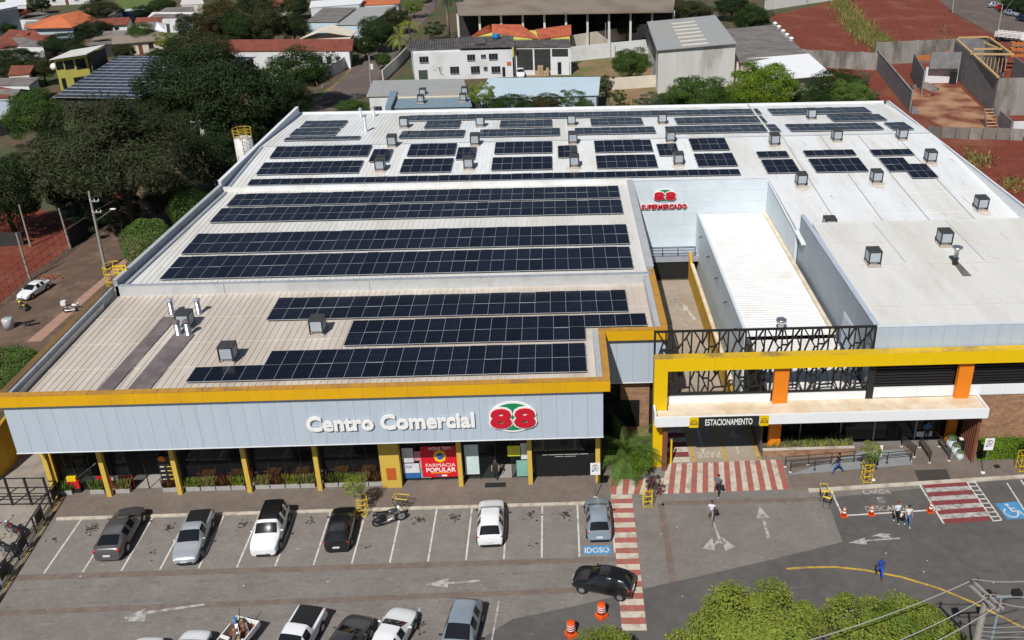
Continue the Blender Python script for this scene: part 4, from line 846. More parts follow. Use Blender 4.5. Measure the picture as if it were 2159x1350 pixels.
def make_car(label, kind, col, loc, heading, cat='car', roofmat=None, group='parked cars', bedmat=None, name='parked_car', stripes=None, scale=1.0, detail=True):
    """heading: angle of the nose from +X"""
    T = TYPES[kind]; st = T['st']; w = T['w']; cl = T['clear']
    r = thing(name, label, cat, loc, heading, group, world=False); r.scale = (scale, scale, scale)
    parts, mats_, V, Fc, Fm = ['body'], [col], [], [], []
    def pid(nm, m):
        parts.append(nm); mats_.append(m); return len(parts)-1
    def half(s):
        x, zb, wbt, zt, wt, _ = s; lo = min(cl, zb-.05)
        return [(wbt*.88, lo), (wbt*1.0, lo+.14), (wbt*1.02, lo+(zb-lo)*.60), (wbt*.985, zb), (wt, zt), (wt*.6, zt+.028)], zt+.036
    for s in st:
        h, zc_ = half(s); V += [(s[0], y, z) for y, z in h]+[(s[0], 0, zc_)]+[(s[0], -y, z) for y, z in h[::-1]]
    one = {}
    for i, (a, b) in enumerate(zip(st[:-1], st[1:])):
        fl = a[5]
        for k in range(12):
            e = k if k < 6 else 11-k; m = 0
            if e == 3 and fl == 'g': m = pid('side_window', K['car_glass'])
            elif e >= 4 and fl in 'WBd': nm = {'W': 'windscreen', 'B': 'rear_window', 'd': 'bed_cover'}[fl]; m = one.setdefault(nm, None) or one.__setitem__(nm, pid(nm, K['car_glass'] if fl != 'd' else (bedmat or K['black_trim']))) or one[nm]
            elif e >= 4 and fl in 'gp' and roofmat: m = one.setdefault('roof_panel', None) or one.__setitem__('roof_panel', pid('roof_panel', roofmat)) or one['roof_panel']
            Fc.append([i*13+k, (i+1)*13+k, (i+1)*13+k+1, i*13+k+1]); Fm.append(m)
        Fc.append([i*13, i*13+12, (i+1)*13+12, (i+1)*13]); Fm.append(0)
    for i in (0, len(st)-1):
        for k in range(6): Fc.append([i*13+k, i*13+k+1, i*13+11-k, i*13+12-k] if k < 5 else [i*13+5, i*13+6, i*13+7]); Fm.append(0)
    me = bpy.data.meshes.new('body'); me.from_pydata(V, [], Fc)
    for m in mats_: me.materials.append(m)
    me.polygons.foreach_set('material_index', Fm)
    import bmesh
    bm = bmesh.new(); bm.from_mesh(me); bmesh.ops.recalc_face_normals(bm, faces=bm.faces)
    cr = bm.edges.layers.float.get('crease_edge') or bm.edges.layers.float.new('crease_edge'); ns = len(st)
    for e in bm.edges:
        a_, b_ = sorted(v.index for v in e.verts); ka, kb = a_ % 13, b_ % 13; ia, ib = a_//13, b_//13
        if ka == kb and ia != ib: e[cr] = {3: .55, 9: .55, 0: .5, 12: .5, 4: .35, 8: .35}.get(ka, 0) if 0 < ia < ns-2 else .2
        elif ia == ib and ia not in (0, ns-1): e[cr] = .55 if (st[ia][5] in 'WBd' or st[ia-1][5] in 'WBd') else .1
    bm.to_mesh(me); bm.free()
    o = bpy.data.objects.new('body', me); COL.objects.link(o); o.modifiers.new('s', 'SUBSURF').levels = 2
    m2 = bpy.data.meshes.new_from_object(o.evaluated_get(bpy.context.evaluated_depsgraph_get())); bpy.data.objects.remove(o)
    mi = [p.material_index for p in m2.polygons]; co = [tuple(v.co) for v in m2.vertices]
    for q, nm in enumerate(parts):
        fs = [list(p.vertices) for p, m in zip(m2.polygons, mi) if m == q]
        if not fs: continue
        mp_ = {}; vs = []
        for f in fs:
            for n_, v_ in enumerate(f):
                if v_ not in mp_: mp_[v_] = len(vs); vs.append(co[v_])
                f[n_] = mp_[v_]
        pm = bpy.data.meshes.new(nm); pm.from_pydata(vs, [], fs); pm.materials.append(mats_[q]); pm.polygons.foreach_set('use_smooth', [True]*len(fs)); pm.update()
        po = bpy.data.objects.new(nm, pm); COL.objects.link(po); po.parent = r; OFF[po.name] = Vector()
    zn = st[2][1]
    for i, x in enumerate(T['wb']):
        for sg in (-1, 1):
            wh = thing('wheel', None, None, (0, 0, 0), 0, None, False); wh.parent = r
            y0, y1 = sg*(w-.17), sg*(w+.025); R = T['r']
            MB().torus((x, sg*(w-.035), R), R-.075, .085, 'y', 20, 7).build('tyre', K['tyre'], wh, True)
            MB().cyl((x, y0, R), (x, sg*(w+.045), R), R*.68, R*.60, 14).build('rim', K['rim'], wh)
            MB().cyl((x, sg*(w-.25), R+.03), (x, sg*(w+.022), R+.03), R*1.17, R*1.17, 20).build('wheel_arch', K['black_trim'], r)
    if detail:
        nose, tail = st[1], st[-3]
        for sg in (-1, 1):
            MB().sph((st[1][0]-.14, sg*(st[1][2]-.13), st[1][1]-.06), .19, .15, .085, 10, 6).build('headlight', K['head_lens'], r, True)
            MB().sph((tail[0]+.065, sg*(tail[2]-.085), tail[1]-.12), .12, .135, .13, 10, 6).build('taillight', K['tail_lens'], r, True)
            cx = next(s for s in st if s[5] == 'W'); MB().sph((cx[0]-.28, sg*(w+.07), cx[1]+.06), .07, .11, .06, 8, 5).build('mirror', K['black_trim'] if kind == 'hatch' else col, r, True)
        MB().box(st[0][0]-.02, st[0][0]+.02, -.45, .45, .30, .42).build('grille', K['black_trim'], r)
        MB().box(st[0][0]+.012, st[0][0]+.035, -.22, .22, .44, .54).build('number_plate', K['plate'], r)
        MB().box(st[-1][0]-.03, st[-1][0]+.01, -.22, .22, .50, .62).build('number_plate', K['plate'], r)
        MB().box(st[-1][0]-.015, st[-1][0]+.1, -st[-1][2]*.95, st[-1][2]*.95, cl+.02, cl+.16).build('bumper', K['black_trim'] if kind in ('hatch', 'suv') else col, r)
    if stripes:
        for sg in (-1, 1): MB().bar((.1, sg*.56, 1.70), (-1.7, sg*.56, 1.72), .04, .05).build('roof_rail', K['black_trim'], r)
    return r
def car_at(label, kind, col, nose, tail, **k):
    """placed by the ground points under nose and tail"""
    a, b = at(*nose), at(*tail); c = (a+b)/2; d = a-b
    return make_car(label, kind, col, (c.x, c.y, .015), math.atan2(d.y, d.x), **k)
car_at('dark grey fastback parked first in the row by the fence', 'sedan', P_GREY, (283, 1091), (233, 1180), scale=1.03)
car_at('silver pickup with black bed cover, second in the row', 'pickup', P_SILVER, (391, 1198), (430, 1098), cat='pickup', scale=1.03)
car_at('white boxy off-roader with black roof, third in the row', 'suv', P_WHITE, (557, 1180), (588, 1088), roofmat=P_BLACK, stripes=True, scale=1.0)
car_at('black hatchback parked left of the motorcycle', 'hatch', P_BLACK, (730, 1089), (712, 1164), scale=1.0)
car_at('white hatchback parked in front of the pharmacy', 'hatch', P_WHITE, (1038, 1067), (1034, 1162), scale=1.05)
car_at('silver grey hatchback in the blue lettered bay', 'hatch', P_BLUESILVER, (1258, 1069), (1264, 1143), scale=1.0)
car_at('black hatchback turning across the crosswalk', 'hatch', P_BLACK, (1212, 1228), (1334, 1252), name='moving_car', group=None, scale=.97)
LG = 'cars cut by the bottom edge'
car_at('white pickup with black bed cover at the bottom edge', 'pickup', P_WHITE, (600, 1418), (653, 1324), group=LG, cat='pickup', scale=1.08)
car_at('dark grey sedan beside the white pickup at the bottom edge', 'sedan', P_DARKGREY, (756, 1334), (700, 1424), group=LG)
car_at('white sedan right of the dark grey sedan at the bottom edge', 'sedan', P_WHITE, (850, 1316), (798, 1412), group=LG)
car_at('silver blue hatchback alone at the bottom edge', 'hatch', P_BLUESILVER, (960, 1400), (986, 1304), group=LG, scale=1.12)
car_at('white car roof showing above the bottom edge', 'hatch', P_WHITE, (418, 1362), (375, 1446), group=LG)
car_at('white car barely showing at the bottom edge, leftmost', 'hatch', P_WHITE, (318, 1376), (270, 1464), group=LG)
car_at('old white sedan parked on the brown dirt street', 'sedan', P_WHITE, (50, 634), (97, 605), scale=.8, group=None)
BG = 'cars far in the background'
car_at('small white car parked behind the white building', 'hatch', P_WHITE, (1098, 165), (1098, 157), group=BG, detail=False)
car_at('pale blue car, first in the line at the top corner', 'hatch', P_SILVER, (2110, 16), (2086, 16), group=BG, detail=False)
car_at('red car, second in the line at the top corner', 'hatch', P_RED, (2124, 24), (2104, 21), group=BG, detail=False)
car_at('grey car, third in the line at the top corner', 'hatch', P_BLUESILVER, (2143, 35), (2120, 31), group=BG, detail=False)
car_at('navy car at the right end of that top corner line', 'hatch', P_NAVY, (2172, 48), (2145, 43), group=BG, detail=False)
car_at('dark car under the street trees beyond the roof', 'sedan', P_DARKGREY, (818, 92), (798, 90), group=BG, detail=False)
car_at('dark car at the far end of the side street', 'sedan', P_DARKGREY, (908, 2), (892, 8), group=BG, detail=False)
# far bus
p = at(271, 48); t = thing('bus', 'dark bus with a bright windscreen beyond the orange roof', 'bus', p, R_(25), world=False)
MB().box(-4.5, 4.5, -1.25, 1.25, .4, 3.1).build('body', P_NAVY, t); MB().box(-4.53, -4.505, -1.1, 1.1, 1.5, 2.8).build('windscreen', K['head_lens'], t); MB().box(-4.4, 4.4, -1.2, 1.2, 3.105, 3.3).build('roof_panel', P_WHITE, t)
for x in (-3, 3):
    for y in (-1.15, 1.15): MB().cyl((x, y-.15, .45), (x, y+.15, .45), .45, .45, 14).build('wheel', K['tyre'], t)
# stake-bed truck, top right
a = at(2126, 88); t = thing('stake_truck', 'white stake bed truck seen behind the timber site', 'truck', a, R_(-38), world=False)
MB().box(-2.8, 2.6, -1.2, 1.2, .9, 1.05).build('bed_floor', K['black_trim'], t)
for sg in (-1, 1):
    for i in range(4): MB().bar((-2.8, sg*1.2, 1.2+i*.28), (2.6, sg*1.2, 1.2+i*.28), .05, .16).build('side_board', K['white_paint'], t)
    for i in range(7): MB().bar((-2.8+i*.9, sg*1.25, .95), (-2.8+i*.9, sg*1.25, 2.25), .08).build('stake', K['white_paint'], t)
MB().box(2.7, 4.5, -1.2, 1.2, .8, 2.4).build('cab', P_WHITE, t); MB().box(4.505, 4.53, -1, 1, 1.5, 2.2).build('windscreen', K['car_glass'], t); MB().box(-2.6, 2.3, -1.05, 1.05, 1.06, 1.7).build('load', mat('rust_load', (.16, .06, .04), .9, .3, 3), t)
for x in (-1.8, 3.4):
    for y in (-1.05, 1.05): MB().cyl((x, y-.14, .48), (x, y+.14, .48), .48, .48, 14).build('wheel', K['tyre'], t)
# ---- motorcycles
def make_moto(label, loc, heading, col, box=None, group='motorcycles', bags=False):
    t = thing('motorcycle', label, 'motorcycle', loc, heading, group, world=False)
    for x in (.66, -.64):
        w = MB().torus((x, 0, .31), .255, .055, 'y', 20, 7).build('wheel', K['tyre'], t, True); MB().cyl((x, -.03, .31), (x, .03, .31), .20, .2, 12).build('rim', K['rim'], w)
    mb = MB().tube([(.66, .09, .31), (.46, .09, .95)], .028, 6).tube([(.66, -.09, .31), (.46, -.09, .95)], .028, 6); mb.build('fork', K['steel'], t)
    MB().tube([(.30, .36, 1.05), (.42, .16, 1.0), (.42, -.16, 1.0), (.30, -.36, 1.05)], .022, 6).build('handlebar', K['black_trim'], t)
    MB().sph((.55, 0, .92), .10, .11, .11).build('headlight', K['head_lens'], t, True)
    MB().sph((.20, 0, .78), .30, .15, .14, 12, 7).build('fuel_tank', col, t, True)
    MB().sph((-.30, 0, .80), .42, .14, .08, 12, 6).build('seat', K['black_trim'], t, True)
    MB().box(-.12, .26, -.14, .14, .28, .62).build('engine', K['steel'], t)
    MB().tube([(.2, -.14, .4), (-.2, -.17, .3), (-.75, -.18, .36)], .04, 7).build('exhaust', K['steel'], t)
    MB().sph((-.62, 0, .66), .26, .10, .07).build('rear_fender', col, t, True)
    for sg in (-1, 1): MB().sph((.36, sg*.40, 1.2), .05, .08, .05, 8, 5).build('mirror', K['black_trim'], t)
    if bags:
        for sg in (-1, 1): MB().sph((-.6, sg*.27, .58), .24, .12, .18, 10, 6).build('saddlebag', K['black_trim'], t, True)
    if box: MB().box(-.95, -.5, -.24, .24, .9, 1.32).build('top_box', box, t)
    MB().bar((.0, .12, .3), (.02, .3, .01), .03).build('kickstand', K['black_trim'], t)
    return t
c = at(822, 1104); make_moto('chrome and black motorcycle with saddlebags across a bay line', (c.x, c.y, .015), R_(20), P_DARKGREY, bags=True, group=None).scale = (1.25, 1.25, 1.25)
c = at(156, 658); make_moto('delivery motorcycle with white top box on the footpath', (c.x, c.y, -.01), R_(10), P_WHITE, box=P_WHITE, group=None)
c = at(47, 652); make_moto('small motorcycle with yellow fairing on the dirt street', (c.x, c.y, -.02), R_(140), mat('moto_yellow', (.6, .42, .03), .4, 0), group=None)
for (x, y), l in (((38, 1128), 'dark red motorcycle behind the black fence, farthest of three'), ((22, 1168), 'black motorcycle behind the black fence, middle of three'), ((2, 1206), 'silver motorcycle behind the black fence, nearest of three')):
    c = at(x, y); make_moto(l, (c.x-.2, c.y, .0), R_(150), {'d': mat('moto_maroon', (.10, .008, .02), .3, 0), 'b': P_BLACK, 's': P_SILVER}[l[0]], group='motorcycles behind the fence')
# cart loaded with scrap at the bottom edge
c = at(505, 1360); t = thing('scrap_cart', 'open white cart loaded with scrap and tools at the bottom edge', 'cart', (c.x, c.y, .0), R_(72), world=False)
MB().box(-1.1, 1.1, -.75, .75, .55, .62).build('bed_floor', K['brown_slat'], t)
for sg in (-1, 1): MB().box(-1.1, 1.1, sg*.75-.03, sg*.75+.03, .625, 1.0).build('side_board', K['white_paint'], t)
for x in (-1.1, 1.1): MB().box(x-.03, x+.03, -.715, .715, .625, .95).build('end_board', K['white_paint'], t)
for y in (-.7, .7): MB().torus((0, y, .33), .25, .08, 'y', 16, 6).build('wheel', K['tyre'], t, True)
rn = random.Random(4); scrapm = [K['brown_slat'], K['bitumen'], K['white_paint'], mat('scrap_tan', (.3, .2, .12), .9, .3, 4)]
for i in range(16): a = rn.uniform(0, 3.1); x, y = rn.uniform(-.7, .7), rn.uniform(-.4, .4); MB().bar((x-.4*math.cos(a), y-.3*math.sin(a), .75+rn.random()*.4), (x+.4*math.cos(a), y+.3*math.sin(a), .8+rn.random()*.45), .16, .12).build('scrap_piece', scrapm[i % 4], t)
MB().cyl((.3, .3, .9), (.45, .35, 1.6), .09, .09, 8).build('blue_tube', mat('tube_blue', (.05, .22, .5), .5, 0), t)
for q in ((.9, .3, 1.9), (-.4, -.5, 2.0)): MB().bar((q[0]*.5, q[1]*.5, .9), q, .035).build('pole', K['black_trim'], t)
# =============================================================== foliage
def leafmat(n, c, c2, tr=.22): return mat('leaf_'+n, c, .7, .18, .8, col2=c2, c2scale=.5, c2amt=.5, island=.35, transl=tr, spec=.2)
LF = {'bright': leafmat('bright', (.25, .30, .05), (.15, .215, .035), .3), 'lime': leafmat('lime', (.145, .225, .015), (.10, .175, .014)), 'mid': leafmat('mid', (.062, .115, .020), (.046, .092, .017)), 'dark': leafmat('dark', (.026, .046, .014), (.018, .034, .011), .15),
      'deep': leafmat('deep', (.030, .058, .012), (.022, .044, .011), .15), 'olive': leafmat('olive', (.055, .062, .022), (.040, .048, .018)), 'feather': leafmat('feather', (.044, .058, .022), (.046, .046, .025), .15), 'rust': leafmat('rust', (.075, .058, .022), (.04, .052, .016)),
      'trim': leafmat('trim', (.115, .185, .040), (.085, .15, .03)), 'purple': leafmat('purple', (.035, .018, .028), (.06, .035, .04), .1), 'dry': leafmat('dry', (.25, .225, .075), (.13, .15, .04), .2), 'grey': leafmat('grey', (.11, .14, .085), (.085, .12, .06)), 'autumn': leafmat('autumn', (.12, .055, .02), (.07, .085, .02))}
mk('bark', (.085, .066, .05), .95, .3, 3, bump=.5); mk('bark_pale', (.22, .19, .16), .95, .25, 3, bump=.4); mk('twig', (.16, .135, .12), .9, .2, 3)
def leafquad(mb, p, n, s, rnd, asp=.5):
    n = (n+Vector((rnd.gauss(0, .5), rnd.gauss(0, .5), rnd.gauss(0, .5)))).normalized(); t = n.orthogonal().normalized(); t.rotate(Matrix.Rotation(rnd.uniform(0, 6.28), 3, n)); b = n.cross(t)
    t = t*s; b = b*s*asp; o = len(mb.v); d = n*s*.25
    mb.v += [tuple(p-t), tuple(p-b*1.0+d), tuple(p+t), tuple(p+b*1.0+d)]; mb.f.append([o, o+1, o+2, o+3]); mb.m.append(0)
def crown_mesh(style, seed, n=7000):
    rnd = random.Random(seed); mb = MB()
    if style == 'ball':
        for _ in range(n):
            d = Vector((rnd.gauss(0, 1), rnd.gauss(0, 1), rnd.gauss(0, 1))).normalized(); k = 1+.05*math.sin(7*d.x+3*d.z)+.04*math.sin(9*d.y)
            leafquad(mb, d*rnd.uniform(.84, 1.03)*k, d, .036, rnd)
    elif style == 'feather':
        for _ in range(70):
            d = Vector((rnd.gauss(0, 1), rnd.gauss(0, 1), abs(rnd.gauss(0, .7))-.25)).normalized(); e = Vector((d.x*rnd.uniform(.45, 1), d.y*rnd.uniform(.45, 1), d.z*rnd.uniform(.4, .95)+.05))
            r = rnd.uniform(.16, .34)
            for _ in range(n//70):
                q = Vector((rnd.gauss(0, .5), rnd.gauss(0, .5), rnd.gauss(0, .38)))*r; leafquad(mb, e+q, (e+q*2).normalized(), rnd.uniform(.02, .042), rnd, .22)
    else:
        nb, lo, hi, b0, b1, l0, l1 = {'broad': (44, .45, .86, .18, .36, .020, .038), 'dense': (34, .5, .82, .22, .38, .018, .034), 'loose': (24, .45, .9, .14, .32, .022, .04), 'near': (64, .40, .92, .12, .30, .015, .032), 'small': (20, .4, .85, .2, .4, .04, .075)}[style]
        for i in range(nb):
            a = i*2.399963; zz = max(-.75, 1-2*(i+.5)/nb); rr = math.sqrt(max(0, 1-zz*zz)); k = rnd.uniform(lo, hi)
            c = Vector((rr*math.cos(a)*k, rr*math.sin(a)*k, zz*k*.95))+Vector((rnd.gauss(0, .05), rnd.gauss(0, .05), rnd.gauss(0, .05))); br = rnd.uniform(b0, b1); sq = rnd.uniform(.6, 1)
            for _ in range(n//nb):
                d = Vector((rnd.gauss(0, 1), rnd.gauss(0, 1), rnd.gauss(0, 1))).normalized()
                if d.dot(c.normalized()) < -.35 and rnd.random() < .75: d = -d
                q = d*br*rnd.uniform(.55, 1.12); q.z *= sq
                leafquad(mb, c+q, (d+c).normalized(), rnd.uniform(l0, l1), rnd, .5)
    me = bpy.data.meshes.new('crown'); me.from_pydata(mb.v, [], mb.f); me.materials.append(LF['mid']); me.update(); return me
CR = {('broad', 0): crown_mesh('broad', 1, 20000), ('broad', 1): crown_mesh('broad', 2, 18000), ('dense', 0): crown_mesh('dense', 3, 20000), ('dense', 1): crown_mesh('dense', 4, 18000), ('loose', 0): crown_mesh('loose', 5, 8000), ('feather', 0): crown_mesh('feather', 6, 42000), ('ball', 0): crown_mesh('ball', 7, 9000), ('small', 0): crown_mesh('small', 8, 2000), ('near', 0): crown_mesh('near', 9, 46000), ('near', 1): crown_mesh('near', 10, 46000)}
def foliage(name, me, lm, parent, loc, scale, rz=0):
    o = bpy.data.objects.new(name, me); COL.objects.link(o); o.parent = parent; o.location = Vector(loc)-OFF.get(parent.name, Vector()); o.scale = scale; o.rotation_euler = (0, 0, rz)
    o.material_slots[0].link = 'OBJECT'; o.material_slots[0].material = LF[lm]; return o
TN = [0]
def tree(label, px, py, hw, hh, style, lm, lift=1.35, zf=None, cat='tree', name='broadleaf_tree', group='trees around the shops', bark='bark', lean=0, deep=1.0):
    TN[0] += 1; rnd = random.Random(TN[0]); zc = 3.0
    for _ in range(6):
        c = at(px, py, zc); m = mpp(c); rx, rz = hw*m, hh*m*.95; zc = zf or rz*lift
    base = Vector((c.x+lean, c.y, -.05)); t = thing(name, label, cat, base, 0, group)
    mb = MB(); r0 = max(.05, .055*rx+.04)
    top = Vector((c.x, c.y, zc*.95)); mb.tube([base, base.lerp(top, .35)+Vector((rnd.gauss(0, .05*rx), rnd.gauss(0, .05*rx), 0)), top], [r0*1.25, r0*.9, r0*.4], 8)
    for i in range(6):
        a = i*1.05+rnd.random(); s = base.lerp(top, rnd.uniform(.4, .75)); e = Vector((c.x+rx*.62*math.cos(a), c.y+rx*.62*math.sin(a), zc+rz*rnd.uniform(-.3, .45)))
        mb.tube([s, s.lerp(e, .5)+Vector((0, 0, .06*rx)), e], [r0*.5, r0*.32, r0*.12], 6)
    mb.build('trunk', K[bark], t, True)
    var = rnd.randint(0, 1) if (style, 1) in CR else 0
    foliage('crown', CR[(style, var)], lm, t, c, (rx, rx*deep, rz), rnd.uniform(0, 6.28)); return t
def shrub(label, loc, rx, rz, lm, style='small', name='shrub', cat='shrub', group=None):
    t = thing(name, label, cat, loc, 0, group); MB().cyl(loc, (loc[0], loc[1], loc[2]+rz), .05, .02, 6).build('stem', K['bark'], t)
    foliage('foliage', CR[(style, 0)], lm, t, (loc[0], loc[1], loc[2]+rz), (rx, rx, rz), random.Random(rx).random()*6); return t
# ---- street trees along the bottom edge
tree('big bright green street tree at the bottom edge, beside the crosswalk', 1588, 1366, 172, 112, 'near', 'bright')
tree('big bright green street tree at the bottom edge, left of the utility pole', 1888, 1372, 160, 112, 'near', 'bright')
tree('low street tree just peeping over the bottom edge near the barrels', 1272, 1392, 78, 48, 'broad', 'bright')
# ---- left of the shops
tree('round trimmed tree beside the yellow caged ladder', 313, 512, 53, 56, 'ball', 'trim', 1.1)
tree('round trimmed tree half hidden by the roof parapet', 405, 440, 48, 42, 'ball', 'trim', 1.2)
tree('bright bushy tree against the brown capped left wall', 30, 785, 68, 68, 'dense', 'trim', 1.1)
tree('huge feathery olive tree spreading over the dirt street', 250, 338, 162, 138, 'feather', 'feather', 1.25)
tree('rounded dense green tree left of the feathery tree', 72, 240, 66, 62, 'dense', 'mid', 1.2)
tree('very dark tree at the left frame edge by the court', 8, 405, 82, 95, 'dense', 'dark', 1.15)
tree('very dark wide tree between solar roof and feathery tree', 395, 175, 118, 92, 'dense', 'dark', 1.2)
tree('very dark tall tree beside the street lamp pole', 500, 215, 110, 112, 'broad', 'dark', 1.15)
tree('olive tree rising behind the very dark trees', 428, 108, 75, 45, 'broad', 'olive', 1.6)
tree('layered deep green tree in front of the red tiled roof', 628, 148, 78, 52, 'broad', 'deep', 1.7)
tree('dark tree at the corner of the side street', 610, 215, 58, 58, 'dense', 'dark', 1.2)
tree('loose blossoming shrub tree by the far hall corner', 562, 262, 56, 50, 'loose', 'olive', 1.2)
tree('dark undergrowth tree behind the white tank', 440, 330, 80, 75, 'dense', 'dark', 1.1)
tree('small light green tree at the foot of the tank', 472, 340, 26, 34, 'loose', 'mid', 1.1)
tree('dark tree below the feathery crown by the court posts', 150, 400, 62, 50, 'broad', 'dark', 1.1)
tree('dusky shrub tree below the feathery crown', 235, 440, 70, 55, 'loose', 'dark', 1.1)
tree('dark shrub tree at the shaded end of the dirt street', 355, 405, 55, 60, 'dense', 'dark', 1.1)
GT = 'trees among the houses'
for l, a in (('dark hedge like tree below the red hip roofs', (130, 90, 48, 24, 'dense', 'dark')), ('dark tree beside the orange roof', (205, 62, 34, 25, 'broad', 'dark')), ('dark tree right of the orange roof at the field edge', (215, 22, 42, 24, 'broad', 'olive')),
             ('round green tree beside the white gable wall', (295, 70, 30, 28, 'dense', 'mid')), ('pale green banana clump near the olive tree', (345, 88, 24, 22, 'loose', 'bright')), ('dark tree at the left edge above the red tin roof', (30, 122, 50, 26, 'dense', 'dark')),
             ('green tree beside the yellow house', (90, 140, 30, 30, 'broad', 'olive')), ('small lime bush between the red roofs', (25, 98, 18, 12, 'loose', 'lime')), ('rusty brown tall tree behind the olive tree', (462, 38, 52, 50, 'broad', 'rust')),
             ('dark green tree left of the cypress like tree', (505, 60, 36, 42, 'broad', 'deep')), ('tall dark olive tree behind the tiled roof', (560, 45, 44, 50, 'broad', 'olive')), ('dark tree at the top behind the tall olive tree', (535, 8, 40, 30, 'dense', 'dark')),
             ('dark tree beside the flat grey roof', (620, 55, 34, 34, 'dense', 'dark')), ('green tree at the top beside the flat grey roof', (622, 12, 34, 22, 'dense', 'deep')), ('dark tree left of the rusty tree', (400, 55, 34, 32, 'dense', 'dark')), ('dark bush under the bus', (300, 25, 26, 16, 'dense', 'dark')), ('small dark tree near the top left corner', (85, 8, 22, 16, 'broad', 'dark'))):
    tree(l, *a, group=GT)
GS = 'trees along the side street'
for l, a in (('leafy tree over the parked dark car', (795, 66, 42, 34, 'broad', 'deep')), ('leafy tree above the cream gable roof', (768, 95, 28, 26, 'dense', 'deep')), ('leafy tree farther up the side street', (835, 38, 30, 26, 'broad', 'olive')), ('light green tree at the far end of the side street', (872, 12, 24, 20, 'loose', 'lime')),
             ('small dense tree on the street corner by the white building', (808, 125, 19, 17, 'dense', 'mid')), ('bush behind the back parapet beside the pale pipes', (742, 228, 40, 22, 'dense', 'mid')), ('green bush left of the royal palms', (915, 62, 26, 18, 'loose', 'deep'))):
    tree(l, *a, group=GS)
GB = 'trees behind the hall'
for l, a in (('olive bush in front of the orange roof', (1070, 74, 36, 17, 'broad', 'olive')), ('tree at the left posts of the brown shed', (1228, 50, 28, 24, 'broad', 'deep')), ('leafy tree in front of the brown shed', (1322, 48, 30, 32, 'broad', 'deep')), ('round dark tree beside the grey warehouse', (1330, 132, 46, 36, 'dense', 'mid')),
             ('tree mass above the grey warehouse roof', (1450, 22, 58, 28, 'broad', 'olive')), ('dark tree right of that tree mass', (1545, 12, 42, 24, 'dense', 'dark')), ('green shrub tree at the red lot corner', (1585, 38, 46, 30, 'broad', 'deep')),
             ('light bush beside the blue grey shed roof', (1018, 198, 34, 28, 'loose', 'bright')), ('dark bush behind the back parapet, left of the light blue roof', (1075, 218, 45, 22, 'dense', 'deep')), ('rusty hedge bush in front of the light blue roof', (1150, 216, 40, 18, 'broad', 'rust')), ('bushy tree at the end of the light blue roof', (1205, 212, 36, 24, 'loose', 'mid')),
             ('small round tree at the blue wall corner', (1278, 178, 20, 22, 'loose', 'olive')), ('small tree in the grassy back yard', (1307, 205, 18, 18, 'loose', 'mid')), ('greyish shrub in front of the white garden wall', (1370, 214, 40, 18, 'loose', 'grey')),
             ('broad dark green tree in front of the white garden wall', (1468, 200, 78, 46, 'dense', 'mid')), ('bright lime green mango like tree', (1612, 184, 78, 66, 'dense', 'lime')), ('dark tree below the white membrane roof', (1702, 208, 54, 36, 'dense', 'deep')), ('fresh green tree at the right end of the tree line', (1795, 200, 50, 38, 'dense', 'trim')), ('dark green tree behind the fresh green tree', (1770, 182, 62, 36, 'broad', 'deep')), ('pale flowering bush near the grey block wall', (1815, 165, 22, 16, 'loose', 'grey')),
             ('dark tree at the top right corner behind the cars', (2150, 8, 40, 16, 'dense', 'dark'))):
    tree(l, *a, group=GB, zf=5.5 if ('light blue' in l or 'blue grey shed' in l or 'parapet' in l) else None)
for l, a in (('dark bush in front of the light blue roof, left end', (1045, 226, 26, 14, 'dense', 'dark')), ('low dark hedge bush in front of the light blue roof', (1120, 226, 34, 13, 'broad', 'deep')), ('green bush before the far end of the light blue roof', (1235, 224, 22, 14, 'broad', 'mid')), ('dark undergrowth before the white garden wall', (1420, 222, 50, 16, 'dense', 'deep')), ('dark undergrowth beside the lime tree', (1540, 212, 36, 24, 'dense', 'mid')), ('dark undergrowth right of the lime tree', (1675, 222, 40, 20, 'dense', 'dark')), ('dark undergrowth below the fresh green tree', (1745, 216, 36, 22, 'dense', 'deep')), ('low bush on the red earth beside the tree line', (1840, 200, 18, 12, 'loose', 'grey'))):
    tree(l, *a, group=GB, lift=1.05, zf=5.0 if 'light blue' in l else None)
for l, a in (('dark tree behind the blue grey corner house', (60, 24, 20, 12, 'broad', 'deep')), ('dark tree between the orange roof and the red hip roofs', (165, 66, 26, 14, 'dense', 'dark')), ('dark tree left of the lean-to roofs', (165, 108, 34, 18, 'dense', 'dark')), ('olive tree right of the yellow house', (262, 108, 26, 18, 'broad', 'olive')), ('dark tree between banana clump and olive tree', (378, 96, 32, 24, 'dense', 'deep')), ('dark tree above the solar roof', (330, 120, 30, 20, 'broad', 'deep')), ('dark tree under the rusty tree', (440, 75, 40, 24, 'dense', 'dark')), ('dark tree under the tall olive tree', (540, 88, 44, 18, 'dense', 'deep')), ('dark tree at the left edge above the rounded tree', (20, 145, 34, 20, 'dense', 'dark')), ('dark bush at the foot of the rounded tree', (110, 300, 40, 34, 'dense', 'dark')), ('olive bush left of the feathery tree', (60, 335, 46, 36, 'loose', 'olive')), ('dark tree filling behind the feathery tree', (330, 240, 70, 50, 'dense', 'dark')), ('dark tree filling right of the feathery tree', (420, 270, 60, 50, 'dense', 'dark')), ('green tree at the field edge near the bus', (345, 12, 30, 16, 'broad', 'deep')), ('dark tree above the lean-to roofs', (255, 50, 22, 14, 'dense', 'dark')), ('green tree at the top left edge', (18, 60, 18, 12, 'broad', 'deep'))):
    tree(l, *a, group=GT, lift=1.15)
